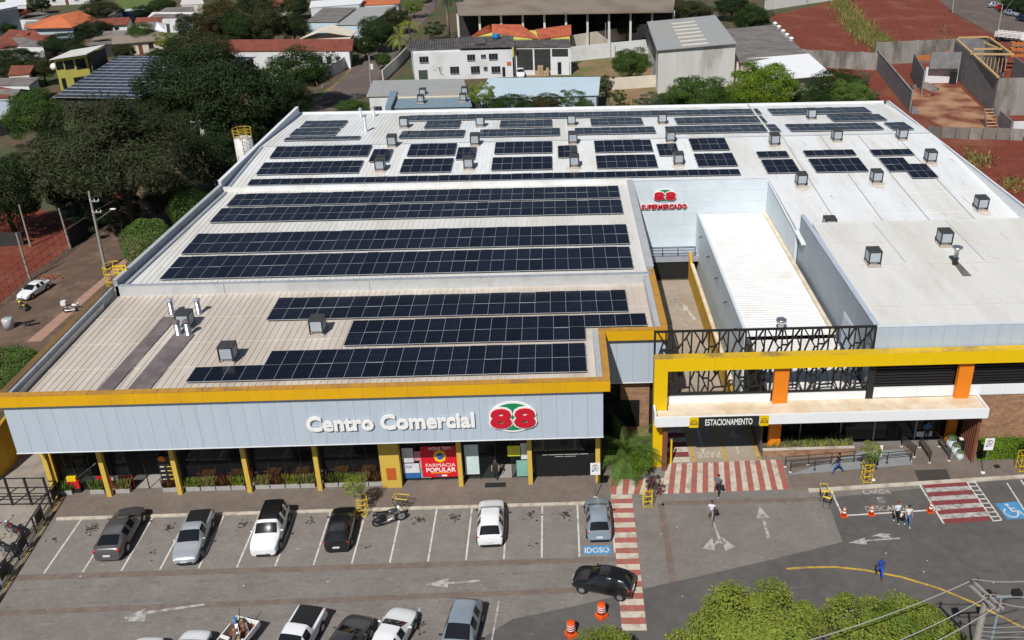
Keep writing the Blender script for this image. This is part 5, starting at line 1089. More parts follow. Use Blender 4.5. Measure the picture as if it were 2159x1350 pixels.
# ---- palms
def palm(label, foot, h, fl, nf, lm, bark='bark_pale', droop=.9, r=.2, name='palm_tree'):
    rnd = random.Random(label); t = thing(name, label, 'palm', foot); f = Vector(foot); top = f+Vector((0, 0, h))
    MB().tube([f, f.lerp(top, .5), top], [r*1.3, r, r*.8], 8).build('trunk', K[bark], t, True)
    for i in range(nf):
        a = i*2.4; el = rnd.uniform(.0, 1.35); mb = MB(); p = top.copy(); d = Vector((math.cos(a)*math.cos(el), math.sin(a)*math.cos(el), math.sin(el))); side = Vector((-math.sin(a), math.cos(a), 0)); prev = p.copy(); N = 12
        for k in range(N):
            d.z -= droop/N*1.6; d.normalize(); q = prev+d*fl/N; wv = fl*.22*math.sin(math.pi*min(1, (k+1.5)/(N+1)))+.02
            for sg in (-1, 1):
                for u in (0, .5):
                    s0 = prev.lerp(q, u); s1 = prev.lerp(q, u+.28); e = s0+side*sg*wv+d*wv*.5-Vector((0, 0, wv*.35)); mb.add([s0, s1, e], [(0, 1, 2)])
            mb.bar(prev, q, .03*fl/2); prev = q
        o = mb.build('frond', LF[lm], t)
    return t
palm('short wide palm growing in the grass bed beside the shops', at(1320, 982), 1.1, 3.2, 34, 'trim', 'bark', 1.0)
for px, l in ((947, 'left of the pair'), (969, 'right of the pair')): palm('tall royal palm before the brown shed, '+l, at(px, 84), 10.5, 4.6, 16, 'deep', 'bark_pale', 1.5, .28)
palm('bushy coconut palm at the white building corner, lower one', at(846, 122), 4.2, 3.6, 16, 'bright', 'bark', 1.2); palm('bushy coconut palm near the side street, upper one', at(866, 96), 4.8, 4.0, 16, 'bright', 'bark', 1.2)
# bare tree in front of the white building
p = at(922, 164); t = thing('bare_tree', 'leafless grey tree in front of the white building', 'tree', p); rnd = random.Random(11); mb = MB()
def branch(s, d, l, r, k):
    e = s+d*l; mb.tube([s, s.lerp(e, .5)+Vector((rnd.gauss(0, .08), rnd.gauss(0, .08), 0)), e], [r, r*.8, r*.55], 5)
    if k:
        for _ in range(4 if k > 1 else 3): branch(e.lerp(s, rnd.uniform(0, .35)), (d+Vector((rnd.gauss(0, .55), rnd.gauss(0, .55), rnd.gauss(.1, .3)))).normalized(), l*.72, r*.5, k-1)
for i in range(6): branch(p+Vector((0, 0, .3)), Vector((math.cos(i*1.05)*.6, math.sin(i*1.05)*.6, .75)).normalized(), 1.7, .2, 3)
mb.cyl(p, p+Vector((0, 0, .5)), .25, .2, 8); mb.build('branches', K['twig'], t)
# dry grass strip on the red lot
rnd = random.Random(5); mb = MB()
for px, py, wd_ in [(1775, 12, 26), (1790, 35, 28), (1805, 55, 30), (1822, 70, 30), (1842, 85, 28), (1858, 96, 24)]:
    for _ in range(1000):
        q = at(px+rnd.gauss(0, wd_*.45), py+rnd.gauss(0, 7)); h = rnd.uniform(.4, 1.5); a = rnd.uniform(0, 6.28); w = .10
        mb.add([q+Vector((w*math.cos(a), w*math.sin(a), 0)), q-Vector((w*math.cos(a), w*math.sin(a), 0)), q+Vector((rnd.gauss(0, .4), rnd.gauss(0, .4), h))], [(0, 1, 2)])
tag(mb.build('tall_grass', LF['dry']), 'strip of tall dry grass across the red lot', kind='stuff')
mb = MB()
for px, py, wd_, n in [(2070, 340, 30, 200), (2130, 390, 30, 160), (1990, 70, 14, 60), (2045, 330, 20, 80), (1330, 225, 50, 200)]:
    for _ in range(n):
        q = at(px+rnd.gauss(0, wd_*.5), py+rnd.gauss(0, 9)); h = rnd.uniform(.2, .7); a = rnd.uniform(0, 6.28); w = .12
        mb.add([q+Vector((w*math.cos(a), w*math.sin(a), 0)), q-Vector((w*math.cos(a), w*math.sin(a), 0)), q+Vector((rnd.gauss(0, .3), rnd.gauss(0, .3), h))], [(0, 1, 2)])
tag(mb.build('weeds', LF['dry']), 'scattered dry weeds on the red earth and in the back yard', kind='stuff')
# =============================================================== neighbouring buildings
mk('tile_red', (.20, .055, .035), .9, .25, 3, col2=(.13, .045, .032), c2scale=.6, c2amt=.5); mk('tile_orange', (.52, .15, .06), .9, .12, 2, col2=(.44, .12, .05), c2scale=.4); mk('tile_bright', (.40, .10, .05), .9, .2, 2, col2=(.30, .07, .04), c2scale=.6)
mk('fibre_grey', (.19, .172, .158), .9, .15, 1.5, col2=(.135, .12, .11), c2scale=.4, c2amt=.6); mk('fibre_brown', (.225, .185, .15), .9, .12, .6, col2=(.17, .13, .10), c2scale=.15, c2amt=.5); mk('fibre_dark', (.085, .080, .078), .9, .25, 1, col2=(.13, .12, .115), c2scale=.5, c2amt=.5)
mk('metal_grey', (.34, .345, .34), .5, .06, .5, col2=(.37, .34, .30), c2scale=.12, c2amt=.4); mk('metal_pale', (.62, .60, .56), .5, .08, .5); mk('metal_white', (.76, .77, .78), .5, .03, .5); mk('metal_blue', (.50, .62, .68), .5, .05, .3); mk('metal_slate', (.20, .27, .32), .5, .08, .5); mk('cream_roof', (.66, .60, .47), .8, .1, 1)
mk('plaster_white', (.68, .69, .70), .85, .06, .6, col2=(.58, .57, .55), c2scale=.3, c2amt=.4); mk('plaster_stained', (.60, .585, .555), .9, .10, .5, col2=(.42, .40, .37), c2scale=.3, c2amt=.3, stretch=(1, 1, .25)); mk('plaster_cream', (.62, .56, .47), .9, .1, .6); mk('plaster_yellow', (.60, .55, .12), .8, .08, 1); mk('plaster_pale_blue', (.42, .50, .56), .8, .06, 1); mk('plaster_grey', (.22, .25, .28), .9, .1, .6); mk('plaster_dark', (.035, .034, .033), .9, .2, 1)
K['block'] = brick_mat('block', (.235, .235, .235), (.205, .207, .21), (.16, .16, .16), .4, .2, .012, axes='xz', var=.2, vs=.8); mk('old_concrete', (.26, .245, .22), .95, .2, .8, col2=(.12, .11, .10), c2scale=.35, c2amt=.5, stretch=(1, 1, .3)); mk('timber', (.50, .33, .15), .85, .2, 3); mk('clay_block', (.46, .15, .045), .9, .2, 2); mk('window_dark', (.02, .022, .026), .15, 0); mk('shutter_green', (.05, .075, .06), .7, .1, 3); mk('water_blue', (.02, .20, .45), .5, .05, 1); mk('cardboard', (.42, .30, .17), .9, .2, 3)
def pbld(name, label, roofs, foot, z0, wall, roofm, group='houses around the site', cat='house', wins=(), extra=(), inset=.25, thick=.14, ribs_=0):
    """roofs: polygons of (px, py, z); foot: indices or px corners of the eaves outline standing at height z0"""
    F = [at(x, y, z0) for x, y in foot]; c = sum(F, Vector())/len(F); base = Vector((c.x, c.y, -.05))
    t = thing(name, label, cat, base, 0, group)
    Fi = [p+(c-p).normalized()*inset for p in F]
    n = len(Fi); MB().add([(p.x, p.y, -.05) for p in Fi]+[(p.x, p.y, z0-thick-.01) for p in Fi], [list(range(n)), list(range(n, 2*n))[::-1]]+[(i, (i+1) % n, n+(i+1) % n, n+i) for i in range(n)]).build('wall', K[wall], t)
    for k, rf in enumerate(roofs):
        rm = roofm if isinstance(roofm, str) else roofm[k % len(roofm)]
        MB().slab([at(x, y, z) for x, y, z in rf], thick).build('roof', K[rm], t)
    a, b = Fi[0], Fi[1]; u = (b-a); L = u.length; u = u/L; v = Vector((-u.y, u.x, 0)); v = v if v.dot(c-a) > 0 else -v
    for w in wins:     # (t0, t1, z0, z1, material) on the face between the first two corners
        p, q = a+u*L*w[0]-v*.04, a+u*L*w[1]-v*.04
        fr = MB().add([(p.x, p.y, w[2]), (q.x, q.y, w[2]), (q.x, q.y, w[3]), (p.x, p.y, w[3]), (p.x+v.x*.05, p.y+v.y*.05, w[2]), (q.x+v.x*.05, q.y+v.y*.05, w[2]), (q.x+v.x*.05, q.y+v.y*.05, w[3]), (p.x+v.x*.05, p.y+v.y*.05, w[3])], [(0, 1, 2, 3), (4, 7, 6, 5), (0, 4, 5, 1), (1, 5, 6, 2), (2, 6, 7, 3), (3, 7, 4, 0)]).build(w[5] if len(w) > 5 else 'window', K[w[4]], t)
        if len(w) <= 5:
            mb = MB()
            for s in (.33, .66): m_ = p.lerp(q, s)-v*.02; mb.bar((m_.x, m_.y, w[2]), (m_.x, m_.y, w[3]), .05)
            p2, q2 = p-v*.05, q-v*.05; mb.bar((p2.x, p2.y, w[2]-.06), (q2.x, q2.y, w[2]-.06), .14, .1); mb.build('sill_frame', K['plaster_grey'], fr)
    return t
G_ = lambda z, *p: [(x, y, z) for x, y in p]
# white two storey building with grey tile roof
WB = [(868, 112), (1082, 103), (1078, 76), (862, 86)]
t = pbld('white_building', 'white two storey building with grey corrugated roof and dark windows', [G_(5.6, (860, 106), (976, 102), (972, 82), (866, 86)), G_(6.0, (970, 101), (1084, 98), (1080, 76), (968, 80)), G_(6.5, (1003, 93), (1024, 91), (1022, 78), (1000, 80))], WB, 5.5, 'plaster_white', 'fibre_dark', cat='building', group=None,
     wins=[(.04, .13, .1, 2.1, 'shutter_green', 'door'), (.06, .15, 3.6, 4.7, 'window_dark'), (.36, .45, 1.2, 2.5, 'window_dark'), (.54, .62, 3.6, 4.7, 'window_dark'), (.57, .66, 1.1, 2.4, 'window_dark'), (.70, .74, 1.6, 2.2, 'window_dark'), (.68, .73, 4.0, 4.6, 'window_dark'), (.76, .85, 3.6, 4.7, 'window_dark'), (.78, .87, 1.0, 2.2, 'window_dark'), (.89, .92, .1, 2.0, 'window_dark', 'door'), (.94, .985, 2.2, 3.0, 'clay_block', 'notice_board')])
t2 = pbld('open_shed', 'open storage shed with grey corrugated roof beside the white building', [G_(5.6, (1084, 99), (1203, 98), (1198, 84), (1082, 86))], [(1084, 100), (1202, 99), (1198, 84), (1082, 86)], 5.5, 'plaster_white', 'fibre_dark', cat='shed', group=None, wins=[(.02, .32, 1.0, 5.1, 'plaster_dark', 'opening'), (.35, .65, .9, 5.1, 'plaster_dark', 'opening'), (.68, .98, 3.6, 5.1, 'plaster_dark', 'opening'), (.78, .85, .1, 2.5, 'window_dark', 'door')])  # the openings are dark panels that paint the shade inside the shed
a, b = at(1084, 100, 5.4), at(1202, 99, 5.4)
for s in (.0, .34, .66, 1): q = a.lerp(b, s); MB().bar((q.x, q.y-.15, 0), (q.x, q.y-.15, 5.3), .25).build('post', K['plaster_white'], t2)
rn = random.Random(3); q = a.lerp(b, .48); st = thing('box_stack', 'stack of brown cardboard boxes in front of the open shed', 'boxes', (q.x, q.y-1.2, 0))
for i in range(5):
    for k in range(rn.randint(2, 4)): MB().box(q.x-1.3+i*.55, q.x-.8+i*.55, q.y-1.5, q.y-1.0, k*.52, k*.52+.5).build('cardboard_box', K['cardboard'], st)
# rib tiles of the white building's roofs
for z, (p0, p1, p2, p3) in ((5.6, ((860, 106), (976, 102), (972, 82), (866, 86))), (6.0, ((970, 101), (1084, 98), (1080, 76), (968, 80)))):
    a, b, c, d = at(*p0, z), at(*p1, z), at(*p2, z), at(*p3, z); mb = MB(); n = 22
    for i in range(n+1): mb.tube([a.lerp(b, i/n)+Vector((0, 0, .02)), d.lerp(c, i/n)+Vector((0, 0, .02))], .22, 6)
    tag(mb.build('roof_rib', K['fibre_dark'], t), kind='stuff')
a, b, c, d = at(1084, 99, 5.6), at(1203, 98, 5.6), at(1198, 84, 5.6), at(1082, 86, 5.6); mb = MB()
for i in range(23): mb.tube([a.lerp(b, i/22)+Vector((0, 0, .02)), d.lerp(c, i/22)+Vector((0, 0, .02))], .22, 6)
tag(mb.build('roof_rib', K['fibre_dark'], t2), kind='stuff')
p = at(1046, 84, 6.05); wt = thing('water_drum', 'small blue water tank on the grey corrugated roof', 'water tank', p); MB().lathe(p, [(.6, 0), (.75, .7), (.75, 1.0)], 14).build('drum', K['water_blue'], wt, True); MB().lathe(p, [(.8, 1.01), (.7, 1.12), (.1, 1.2)], 14).build('lid', K['water_blue'], wt, True)
# pale blue buildings just behind the hall
pbld('school_wing', 'long low building with grey metal roof behind the hall', [G_(4.6, (772, 203), (985, 198), (978, 166), (786, 170))], [(775, 204), (984, 199), (978, 168), (788, 171)], 4.5, 'plaster_white', 'metal_grey', cat='building', group=None, wins=[(.03, .12, 1.4, 2.8, 'window_dark')])
b3 = pbld('blue_shed', 'slate blue roofed annex with buttressed wall behind the hall', [G_(4.2, (815, 228), (995, 224), (990, 205), (828, 208))], [(817, 229), (993, 225), (988, 206), (830, 209)], 4.1, 'plaster_pale_blue', 'metal_slate', cat='building', group=None)
MB().slab([at(812, 226, 4.9), at(824, 226, 4.9), at(838, 192, 4.9), at(822, 192, 4.9)], .5).build('gable_wall', K['metal_slate'], b3); MB().slab([at(838, 205, 4.4), at(985, 201, 4.4), at(984, 196, 4.4), at(838, 200, 4.4)], .3).build('gutter_wall', K['cream_roof'], b3)
pbld('blue_roof_hall', 'low hall with a wide light blue metal roof behind the back parapet', [G_(4.5, (1000, 208), (1262, 200), (1266, 162), (1030, 165))], [(1002, 209), (1260, 201), (1264, 164), (1032, 166)], 4.4, 'plaster_pale_blue', 'metal_blue', cat='building', group=None)
for i, (x, y) in enumerate(((888, 217), (977, 214), (892, 203), (980, 200))):
    clone(cool, label='cooler on the slate blue annex roof, '+('near left', 'near right', 'far left', 'far right')[i]); o = [o for o in bpy.data.objects if o.name.startswith('rooftop_cooler') and o.parent is None][-1]; o.location = at(x, y, 4.25); o.rotation_euler = (0, 0, 0)
# brown shed on posts
sh = thing('brown_shed', 'very long open shed with brown roof on pale posts', 'shed', at(1190, 60)); a, b, c, d = at(965, 31, 8), at(1420, 24, 8), at(1425, -14, 9.5), at(960, -8, 9.5)
MB().slab([a, b, c, d], .3).build('roof', K['fibre_brown'], sh)
e, f = a.lerp(d, .12), b.lerp(c, .12)
for i in range(11): q = e.lerp(f, i/10); MB().bar((q.x, q.y, 0), (q.x, q.y, 7.8), .45).build('post', K['plaster_stained'], sh)
g, h = a.lerp(d, .8), b.lerp(c, .8); MB().prism([(g.x, g.y), (h.x, h.y), (h.x, h.y+.4), (g.x, g.y+.4)], 0, 8.2).build('back_wall', K['plaster_dark'], sh)
# orange roofed house and its white walls
pbld('orange_house', 'house with two joined orange tiled roofs before the brown shed', [[(988, 80, 4), (1038, 66, 4), (1032, 52, 5.6), (1020, 58, 5.2)], [(1038, 70, 4), (1140, 82, 4), (1098, 52, 5.6), (1036, 51, 5.6)], [(1140, 82, 4), (1205, 74, 4), (1204, 52, 5.6), (1128, 62, 5.0)]], [(990, 82), (1204, 80), (1200, 60), (1010, 62)], 3.9, 'plaster_yellow', 'tile_bright', group=None)
# grey warehouse with stained gable and roof lights
wh = pbld('grey_warehouse', 'tall grey warehouse with stained wall and translucent roof strips', [G_(8.0, (1385, 106), (1553, 91), (1508, 32), (1364, 46))], [(1388, 106), (1552, 91), (1509, 33), (1367, 47)], 7.9, 'plaster_stained', 'metal_grey', cat='warehouse', group=None, inset=.1)
a, b, c, d = at(1385, 106, 8.03), at(1553, 91, 8.03), at(1508, 32, 8.03), at(1364, 46, 8.03)
for i in range(7):
    t0 = .06+i*.125; p0, p1 = a.lerp(d, t0), b.lerp(c, t0); MB().slab([p0.lerp(p1, .32), p0.lerp(p1, .66), a.lerp(d, t0+.04).lerp(b.lerp(c, t0+.04), .66), a.lerp(d, t0+.04).lerp(b.lerp(c, t0+.04), .32)], .02).build('roof_light', K['cream_roof'], wh)
MB().slab([at(1362, 52, 6.5), at(1386, 108, 6.5), at(1380, 108, 6.5), at(1357, 52, 6.5)], 1.2).build('side_canopy', K['black_metal'], wh)
vb = pbld('flat_grey_house', 'low building with flat grey brown roof and a line of vents', [G_(4.6, (1560, 132), (1700, 112), (1630, 52), (1528, 62))], [(1562, 132), (1698, 113), (1630, 54), (1530, 64)], 4.5, 'plaster_cream', 'fibre_grey', cat='building', group=None)
for i, (x, y) in enumerate(((1634, 54), (1642, 61), (1651, 70), (1659, 78), (1668, 86))): q = at(x, y, 4.62); tv = thing('roof_turbine', 'round white roof vent, %s from the far end' % ('first', 'second', 'third', 'fourth', 'fifth')[i], 'vent', q, group='roof vents'); MB().lathe(q, [(.3, 0), (.3, .25), (.5, .35), (.5, .6), (.1, .8)], 12).build('dome', K['metal_white'], tv, True); MB().lathe(q, [(.55, .01), (.55, .06)], 12).build('flange', K['flashing'], tv)
pbld('membrane_roof_house', 'low building with bright white sloping membrane roof', [[(1635, 168, 3.4), (1755, 158, 3.6), (1705, 113, 4.8), (1570, 124, 4.6)]], [(1640, 168), (1752, 158), (1700, 118), (1575, 128)], 3.3, 'plaster_cream', 'metal_white', cat='building', group=None)
def wall_line(name, label, pts, h, m, thick=.2, group=None, posts=0, cap=None):
    P_ = [at(x, y) for x, y in pts]; t = thing(name, label, 'wall', P_[0], 0, group)
    for i in range(len(P_)-1):
        a, b = P_[i], P_[i+1]; h0, h1 = (h, h) if not isinstance(h, (list, tuple)) else (h[i], h[i+1]); n = Vector((-(b-a).y, (b-a).x, 0)).normalized()*thick/2
        MB().add([(p.x, p.y, z) for p, z in ((a-n, -.05), (b-n, -.05), (b+n, -.05), (a+n, -.05), (a-n, h0), (b-n, h1), (b+n, h1), (a+n, h0))], [(0, 3, 2, 1), (4, 5, 6, 7), (0, 1, 5, 4), (1, 2, 6, 5), (2, 3, 7, 6), (3, 0, 4, 7)]).build('wall_section', K[m], t)
        if cap:
            d = Vector((0, 0, 1)); MB().bar((a.x, a.y, h0+.05), (b.x, b.y, h1+.05), thick*1.5, .1).build('coping', K[cap], t)
        if posts:
            L = (b-a).length; k = int(L/posts)
            for j in range(k+1): q = a.lerp(b, j/max(1, k)); MB().bar((q.x, q.y, 0), (q.x, q.y, h0+(h1-h0)*j/max(1, k)+.1), thick*1.8).build('pillar', K[m], t)
    return t
wall_line('garden_wall', 'long white garden wall with a curved top edge', [(1285, 190), (1395, 182), (1440, 180), (1480, 176), (1562, 172)], [2.2, 2.2, 2.6, 4.4, 4.6], 'plaster_cream')
wall_line('boundary_wall', 'white boundary wall behind the yard with boxes', [(1200, 130), (1370, 112)], 3.0, 'plaster_white')
wall_line('boundary_wall', 'cream wall in front of the brown shed', [(1205, 106), (1300, 90), (1372, 78)], 3.2, 'plaster_cream')
wall_line('retaining_wall', 'weathered concrete retaining wall below the red lot', [(1692, 140), (1855, 148)], 3.3, 'old_concrete', .4, posts=3.5)
wall_line('retaining_wall', 'taller concrete wall behind the half built block house', [(1845, 136), (2012, 128)], 4.4, 'old_concrete', .4, posts=3.5)
wall_line('block_wall', 'free standing grey block wall running towards the hall', [(1846, 145), (1918, 238)], 3.6, 'block', .2, cap='old_concrete')
wall_line('site_wall', 'white stained wall along the top of the red lot', [(1612, 22), (1760, 0)], 2.6, 'plaster_stained')
wall_line('street_wall', 'grey wall along the side street by the tiled building', [(668, 178), (722, 150), (742, 128)], 2.4, 'plaster_stained')
wall_line('yard_wall', 'dark wall with white base beside the street corner', [(808, 172), (842, 140), (862, 118)], 2.2, 'plaster_stained')
# construction site
cs = thing('block_house', 'unfinished grey block house with timber formwork on its walls', 'construction', at(2060, 190))
def cw(p, q, z0, z1, m='block', th=.2, nm='block_wall'):
    a, b = at(*p), at(*q); MB().bar((a.x, a.y, (z0+z1)/2), (b.x, b.y, (z0+z1)/2), th, z1-z0).build(nm, K[m], cs)
def cwz(p, q, zt, z0, z1, m='block', th=.2, nm='block_wall'):
    """wall whose top edge at height zt was surveyed"""
    a, b = at(*p, zt), at(*q, zt); MB().bar((a.x, a.y, (z0+z1)/2), (b.x, b.y, (z0+z1)/2), th, z1-z0).build(nm, K[m], cs)
cwz((2015, 86), (2106, 164), 6.2, -.05, 6.2); cwz((2106, 165), (2190, 164), 6.2, -.05, 6.2, 'old_concrete'); cwz((2016, 84), (2080, 79), 6.2, -.05, 6.2); cwz((1964, 111), (2028, 110), 6.0, 3.0, 6.0); cwz((2080, 79), (2125, 105), 6.2, -.05, 6.2); cwz((2140, 120), (2200, 160), 6.0, -.05, 6.0)
cwz((1928, 113), (1950, 150), 4.6, 0, 4.6); cwz((1953, 142), (2022, 140), 3.0, -.05, 3.0, 'plaster_white', .25, 'white_wall'); cwz((2005, 152), (2019, 152), 2.2, 0.02, 2.2, 'dark', .3, 'doorway')
for p, q in (((2018, 84), (2104, 163)), ((2020, 80), (2084, 78)), ((2052, 104), (2112, 103)), ((2046, 114), (2138, 115)), ((2086, 80), (2130, 112)), ((2074, 90), (2108, 104))): cwz(p, q, 6.35, 6.22, 6.5, 'timber', .4, 'formwork_board')
for i in range(9): cwz((2060+i*8, 116), (2060+i*8, 118), 6.0, 3.0, 6.0, 'timber', .12, 'prop')
for i in range(7): q = at(1998, 108+i*5, 5.2-i*.4); MB().bar((q.x-.5, q.y-.2, q.z), (q.x+.5, q.y-.2, q.z), .1, .18).build('ladder_board', K['clay_block'], cs)
for i in range(5):
    for k in range(3): q = at(2135+i*9, 112+k*7, 3+.0*k); MB().box(q.x-.7, q.x+.7, q.y-.5, q.y+.5, 4.6-k*.5, 5.2-k*.5).build('clay_block', K['clay_block'], cs)
cwz((1930, 118), (1962, 116), 4.6, 3.6, 4.6, 'clay_block', .2, 'clay_wall')
q = at(2122, 188); MB().box(q.x-.9, q.x+.9, q.y-.3, q.y+.1, 1.0, 3.4).build('opening_board', mat('red_board', (.22, .05, .03), .9, .1), cs)
for nm, lb, (x, y), r, m in (('sand_pile', 'grey sand pile in front of the half built house', (1950, 186), 2.6, 'fibre_grey'), ('sand_pile', 'tan sand pile in front of the grey pile', (1940, 198), 2.4, 'pale_earth')):
    q = at(x, y); o = MB().lathe(q, [(r, -.05), (r*.75, .35), (r*.4, .8), (r*.1, 1.05), (.02, 1.07)], 18).build(nm, K[m], None, True); tag(o, lb, 'pile')
q = at(1952, 252); o = thing('block_stack', 'small stack of grey blocks at the end of the block wall', 'blocks', at(1918, 240))
q = at(1920, 240)
for i in range(3):
    for k in range(3-i): MB().box(q.x+k*.5, q.x+k*.5+.46, q.y-.4, q.y, i*.42, i*.42+.4).build('block', K['block'], o)
fn = thing('corrugated_fence', 'low fence of weathered grey sheets across the red earth', 'fence', at(2050, 295))
for i in range(8):
    a, b = at(1955+i*29, 290+i*1.4-(3 if i > 3 else 0)), at(1955+(i+1)*29-2, 290+(i+1)*1.4-(3 if i > 3 else 0)); MB().bar((a.x, a.y, .9), (b.x, b.y, .9), .08, 1.8).build('fence_sheet', K['fibre_grey' if i % 3 else 'old_concrete'], fn)
wl = thing('low_ruin', 'grey block corner with white end beside the timber stairs', 'wall', at(2120, 285))
for p, q, m in (((2105, 262), (2130, 285), 'block'), ((2132, 286), (2200, 284), 'plaster_white')): a, b = at(*p), at(*q); MB().bar((a.x, a.y, 1.1), (b.x, b.y, 1.1), .25, 2.2).build('wall_section', K[m], wl)
sw = thing('timber_steps', 'dark timber steps leaning at the end of the grey wall', 'steps', at(2095, 268))
for i in range(6): q = at(2092, 270-i*.5); MB().box(q.x-.8, q.x+.8, q.y+i*.35, q.y+i*.35+.3, .3+i*.4, .36+i*.4).build('tread', K['timber'], sw)
q = at(2092, 270)
for s in (-.85, .85): MB().bar((q.x+s, q.y, 0), (q.x+s, q.y+2.1, 2.6), .12, .2).build('stringer', K['bitumen'], sw)
# ---- houses, upper left
HG = 'houses in the upper left quarter'
pbld('house', 'blue grey gabled house at the top left corner', [G_(6, (-20, 24), (38, 13), (30, 2), (-20, 8))], [(-18, 26), (38, 16), (32, 4), (-18, 10)], 5.8, 'plaster_grey', 'metal_white', HG)
pbld('house', 'house with long bright orange hip roof', [[(62, 60, 3.3), (152, 58, 3.3), (202, 38, 3.3), (168, 23, 5.2), (130, 34, 5.2)], [(50, 52, 3.3), (62, 60, 3.3), (130, 34, 5.2), (168, 23, 5.2), (110, 34, 3.3)]], [(62, 60), (152, 58), (202, 38), (120, 34)], 3.2, 'plaster_pale_blue', 'tile_orange', HG)
pbld('house', 'low house with grey roof and white gable end behind the orange roof', [[(40, 40, 3), (88, 40, 3), (108, 30, 3), (80, 24, 4), (50, 32, 4)]], [(40, 42), (88, 42), (106, 31), (52, 30)], 2.9, 'plaster_white', 'fibre_grey', HG)
pbld('house', 'small orange roofed house left of the grey gable', [[(34, 36, 3), (66, 26, 3), (62, 20, 4), (36, 28, 4)]], [(34, 38), (66, 28), (62, 22), (38, 28)], 2.9, 'plaster_cream', 'tile_orange', HG)
pbld('house', 'dark red hip roofed house, left one of the two', [[(0, 80, 3.2), (50, 78, 3.2), (68, 64, 4.4), (20, 62, 4.4)]], [(2, 82), (50, 80), (66, 66), (18, 66)], 3.1, 'plaster_cream', 'tile_red', HG)
pbld('house', 'dark red hip roofed house with white gutter, right of the two', [[(48, 74, 3.2), (96, 82, 3.2), (72, 63, 4.6)], [(48, 74, 3.2), (72, 63, 4.6), (52, 66, 3.6)]], [(50, 76), (95, 83), (80, 66), (52, 66)], 3.1, 'plaster_white', 'tile_red', HG)
pbld('house', 'house with wide grey fibre roof below the red hip roofs', [[(5, 96, 3), (92, 98, 3), (96, 84, 3), (38, 73, 4)]], [(8, 98), (92, 100), (94, 85), (20, 82)], 2.9, 'plaster_white', 'fibre_grey', HG)
pbld('house', 'red roofed house at the left edge above the dark tree', [[(-20, 106, 3), (40, 96, 3), (28, 84, 4), (-20, 82, 4)]], [(-20, 108), (40, 98), (30, 86), (-20, 86)], 2.9, 'plaster_cream', 'tile_red', HG)
pbld('house', 'reddish brown tin roofed house left of the yellow house', [[(16, 160, 3.2), (62, 156, 3.2), (72, 138, 4.4), (24, 138, 4.4)]], [(17, 162), (62, 158), (70, 140), (26, 142)], 3.1, 'plaster_cream', 'tile_red', HG)
pbld('house', 'flat grey roofed house with a strip of solar modules at the left edge', [[(-20, 180, 3.4), (62, 180, 3.4), (84, 163, 3.6), (-20, 165, 3.6)]], [(-18, 182), (62, 182), (82, 165), (-18, 168)], 3.3, 'plaster_white', 'fibre_grey', HG)
pbld('house', 'bright red tin roof at the left frame edge', [[(-30, 208, 3.0), (18, 206, 3.0), (30, 188, 3.4), (-30, 178, 3.4)]], [(-28, 210), (18, 208), (28, 190), (-28, 184)], 2.9, 'plaster_pale_blue', ['tile_red'], HG)
pbld('house', 'low shed with brown roof at the left edge below the red tin roof', [[(-30, 258, 2.6), (12, 250, 2.6), (16, 242, 3), (-30, 244, 3)]], [(-28, 260), (12, 252), (14, 244), (-28, 248)], 2.5, 'plaster_dark', 'fibre_brown', HG)
pbld('house', 'house with pale and brown lean-to roofs right of the dark hedge', [[(188, 86, 3), (238, 80, 3), (240, 70, 3.6), (198, 78, 3.6)], [(225, 74, 3.4), (268, 68, 3.4), (268, 58, 3.8), (240, 66, 3.8)], [(178, 97, 2.8), (236, 92, 2.8), (240, 86, 3.0), (190, 90, 3)]], [(190, 96), (266, 92), (268, 66), (200, 80)], 2.7, 'plaster_dark', ['fibre_brown', 'metal_pale', 'fibre_grey'], HG)
pbld('house', 'dark red roofed house beside the bus', [[(283, 48, 3), (340, 46, 3), (344, 36, 4), (288, 37, 4)]], [(284, 50), (340, 48), (342, 38), (290, 40)], 2.9, 'plaster_cream', 'tile_red', HG)
pbld('house', 'narrow house with white side wall and steep roof', [[(308, 62, 4), (326, 64, 4), (330, 46, 5), (312, 46, 5)], [(326, 64, 4), (352, 68, 4), (350, 52, 4), (330, 46, 5)]], [(310, 64), (350, 69), (349, 53), (314, 48)], 3.8, 'plaster_white', ['fibre_grey', 'metal_white'], HG)
pbld('house', 'house with wide pale grey roof left of the rusty tree', [[(312, 38, 3.6), (415, 36, 3.6), (408, 14, 4), (350, 16, 4)]], [(316, 39), (413, 37), (406, 16), (352, 18)], 3.5, 'plaster_white', 'fibre_grey', HG)
pbld('house', 'pale roofed house at the top edge above the rusty tree', [[(380, 10, 3.6), (430, 8, 3.6), (425, -6, 4), (384, -4, 4)]], [(382, 11), (428, 9), (424, -4), (386, -2)], 3.5, 'plaster_cream', 'metal_pale', HG)
pbld('house', 'white house at the top edge beside the top left corner', [G_(4, (10, 12), (56, 10), (54, -4), (12, -2))], [(11, 13), (55, 11), (53, -2), (13, 0)], 3.9, 'plaster_white', 'metal_white', HG)
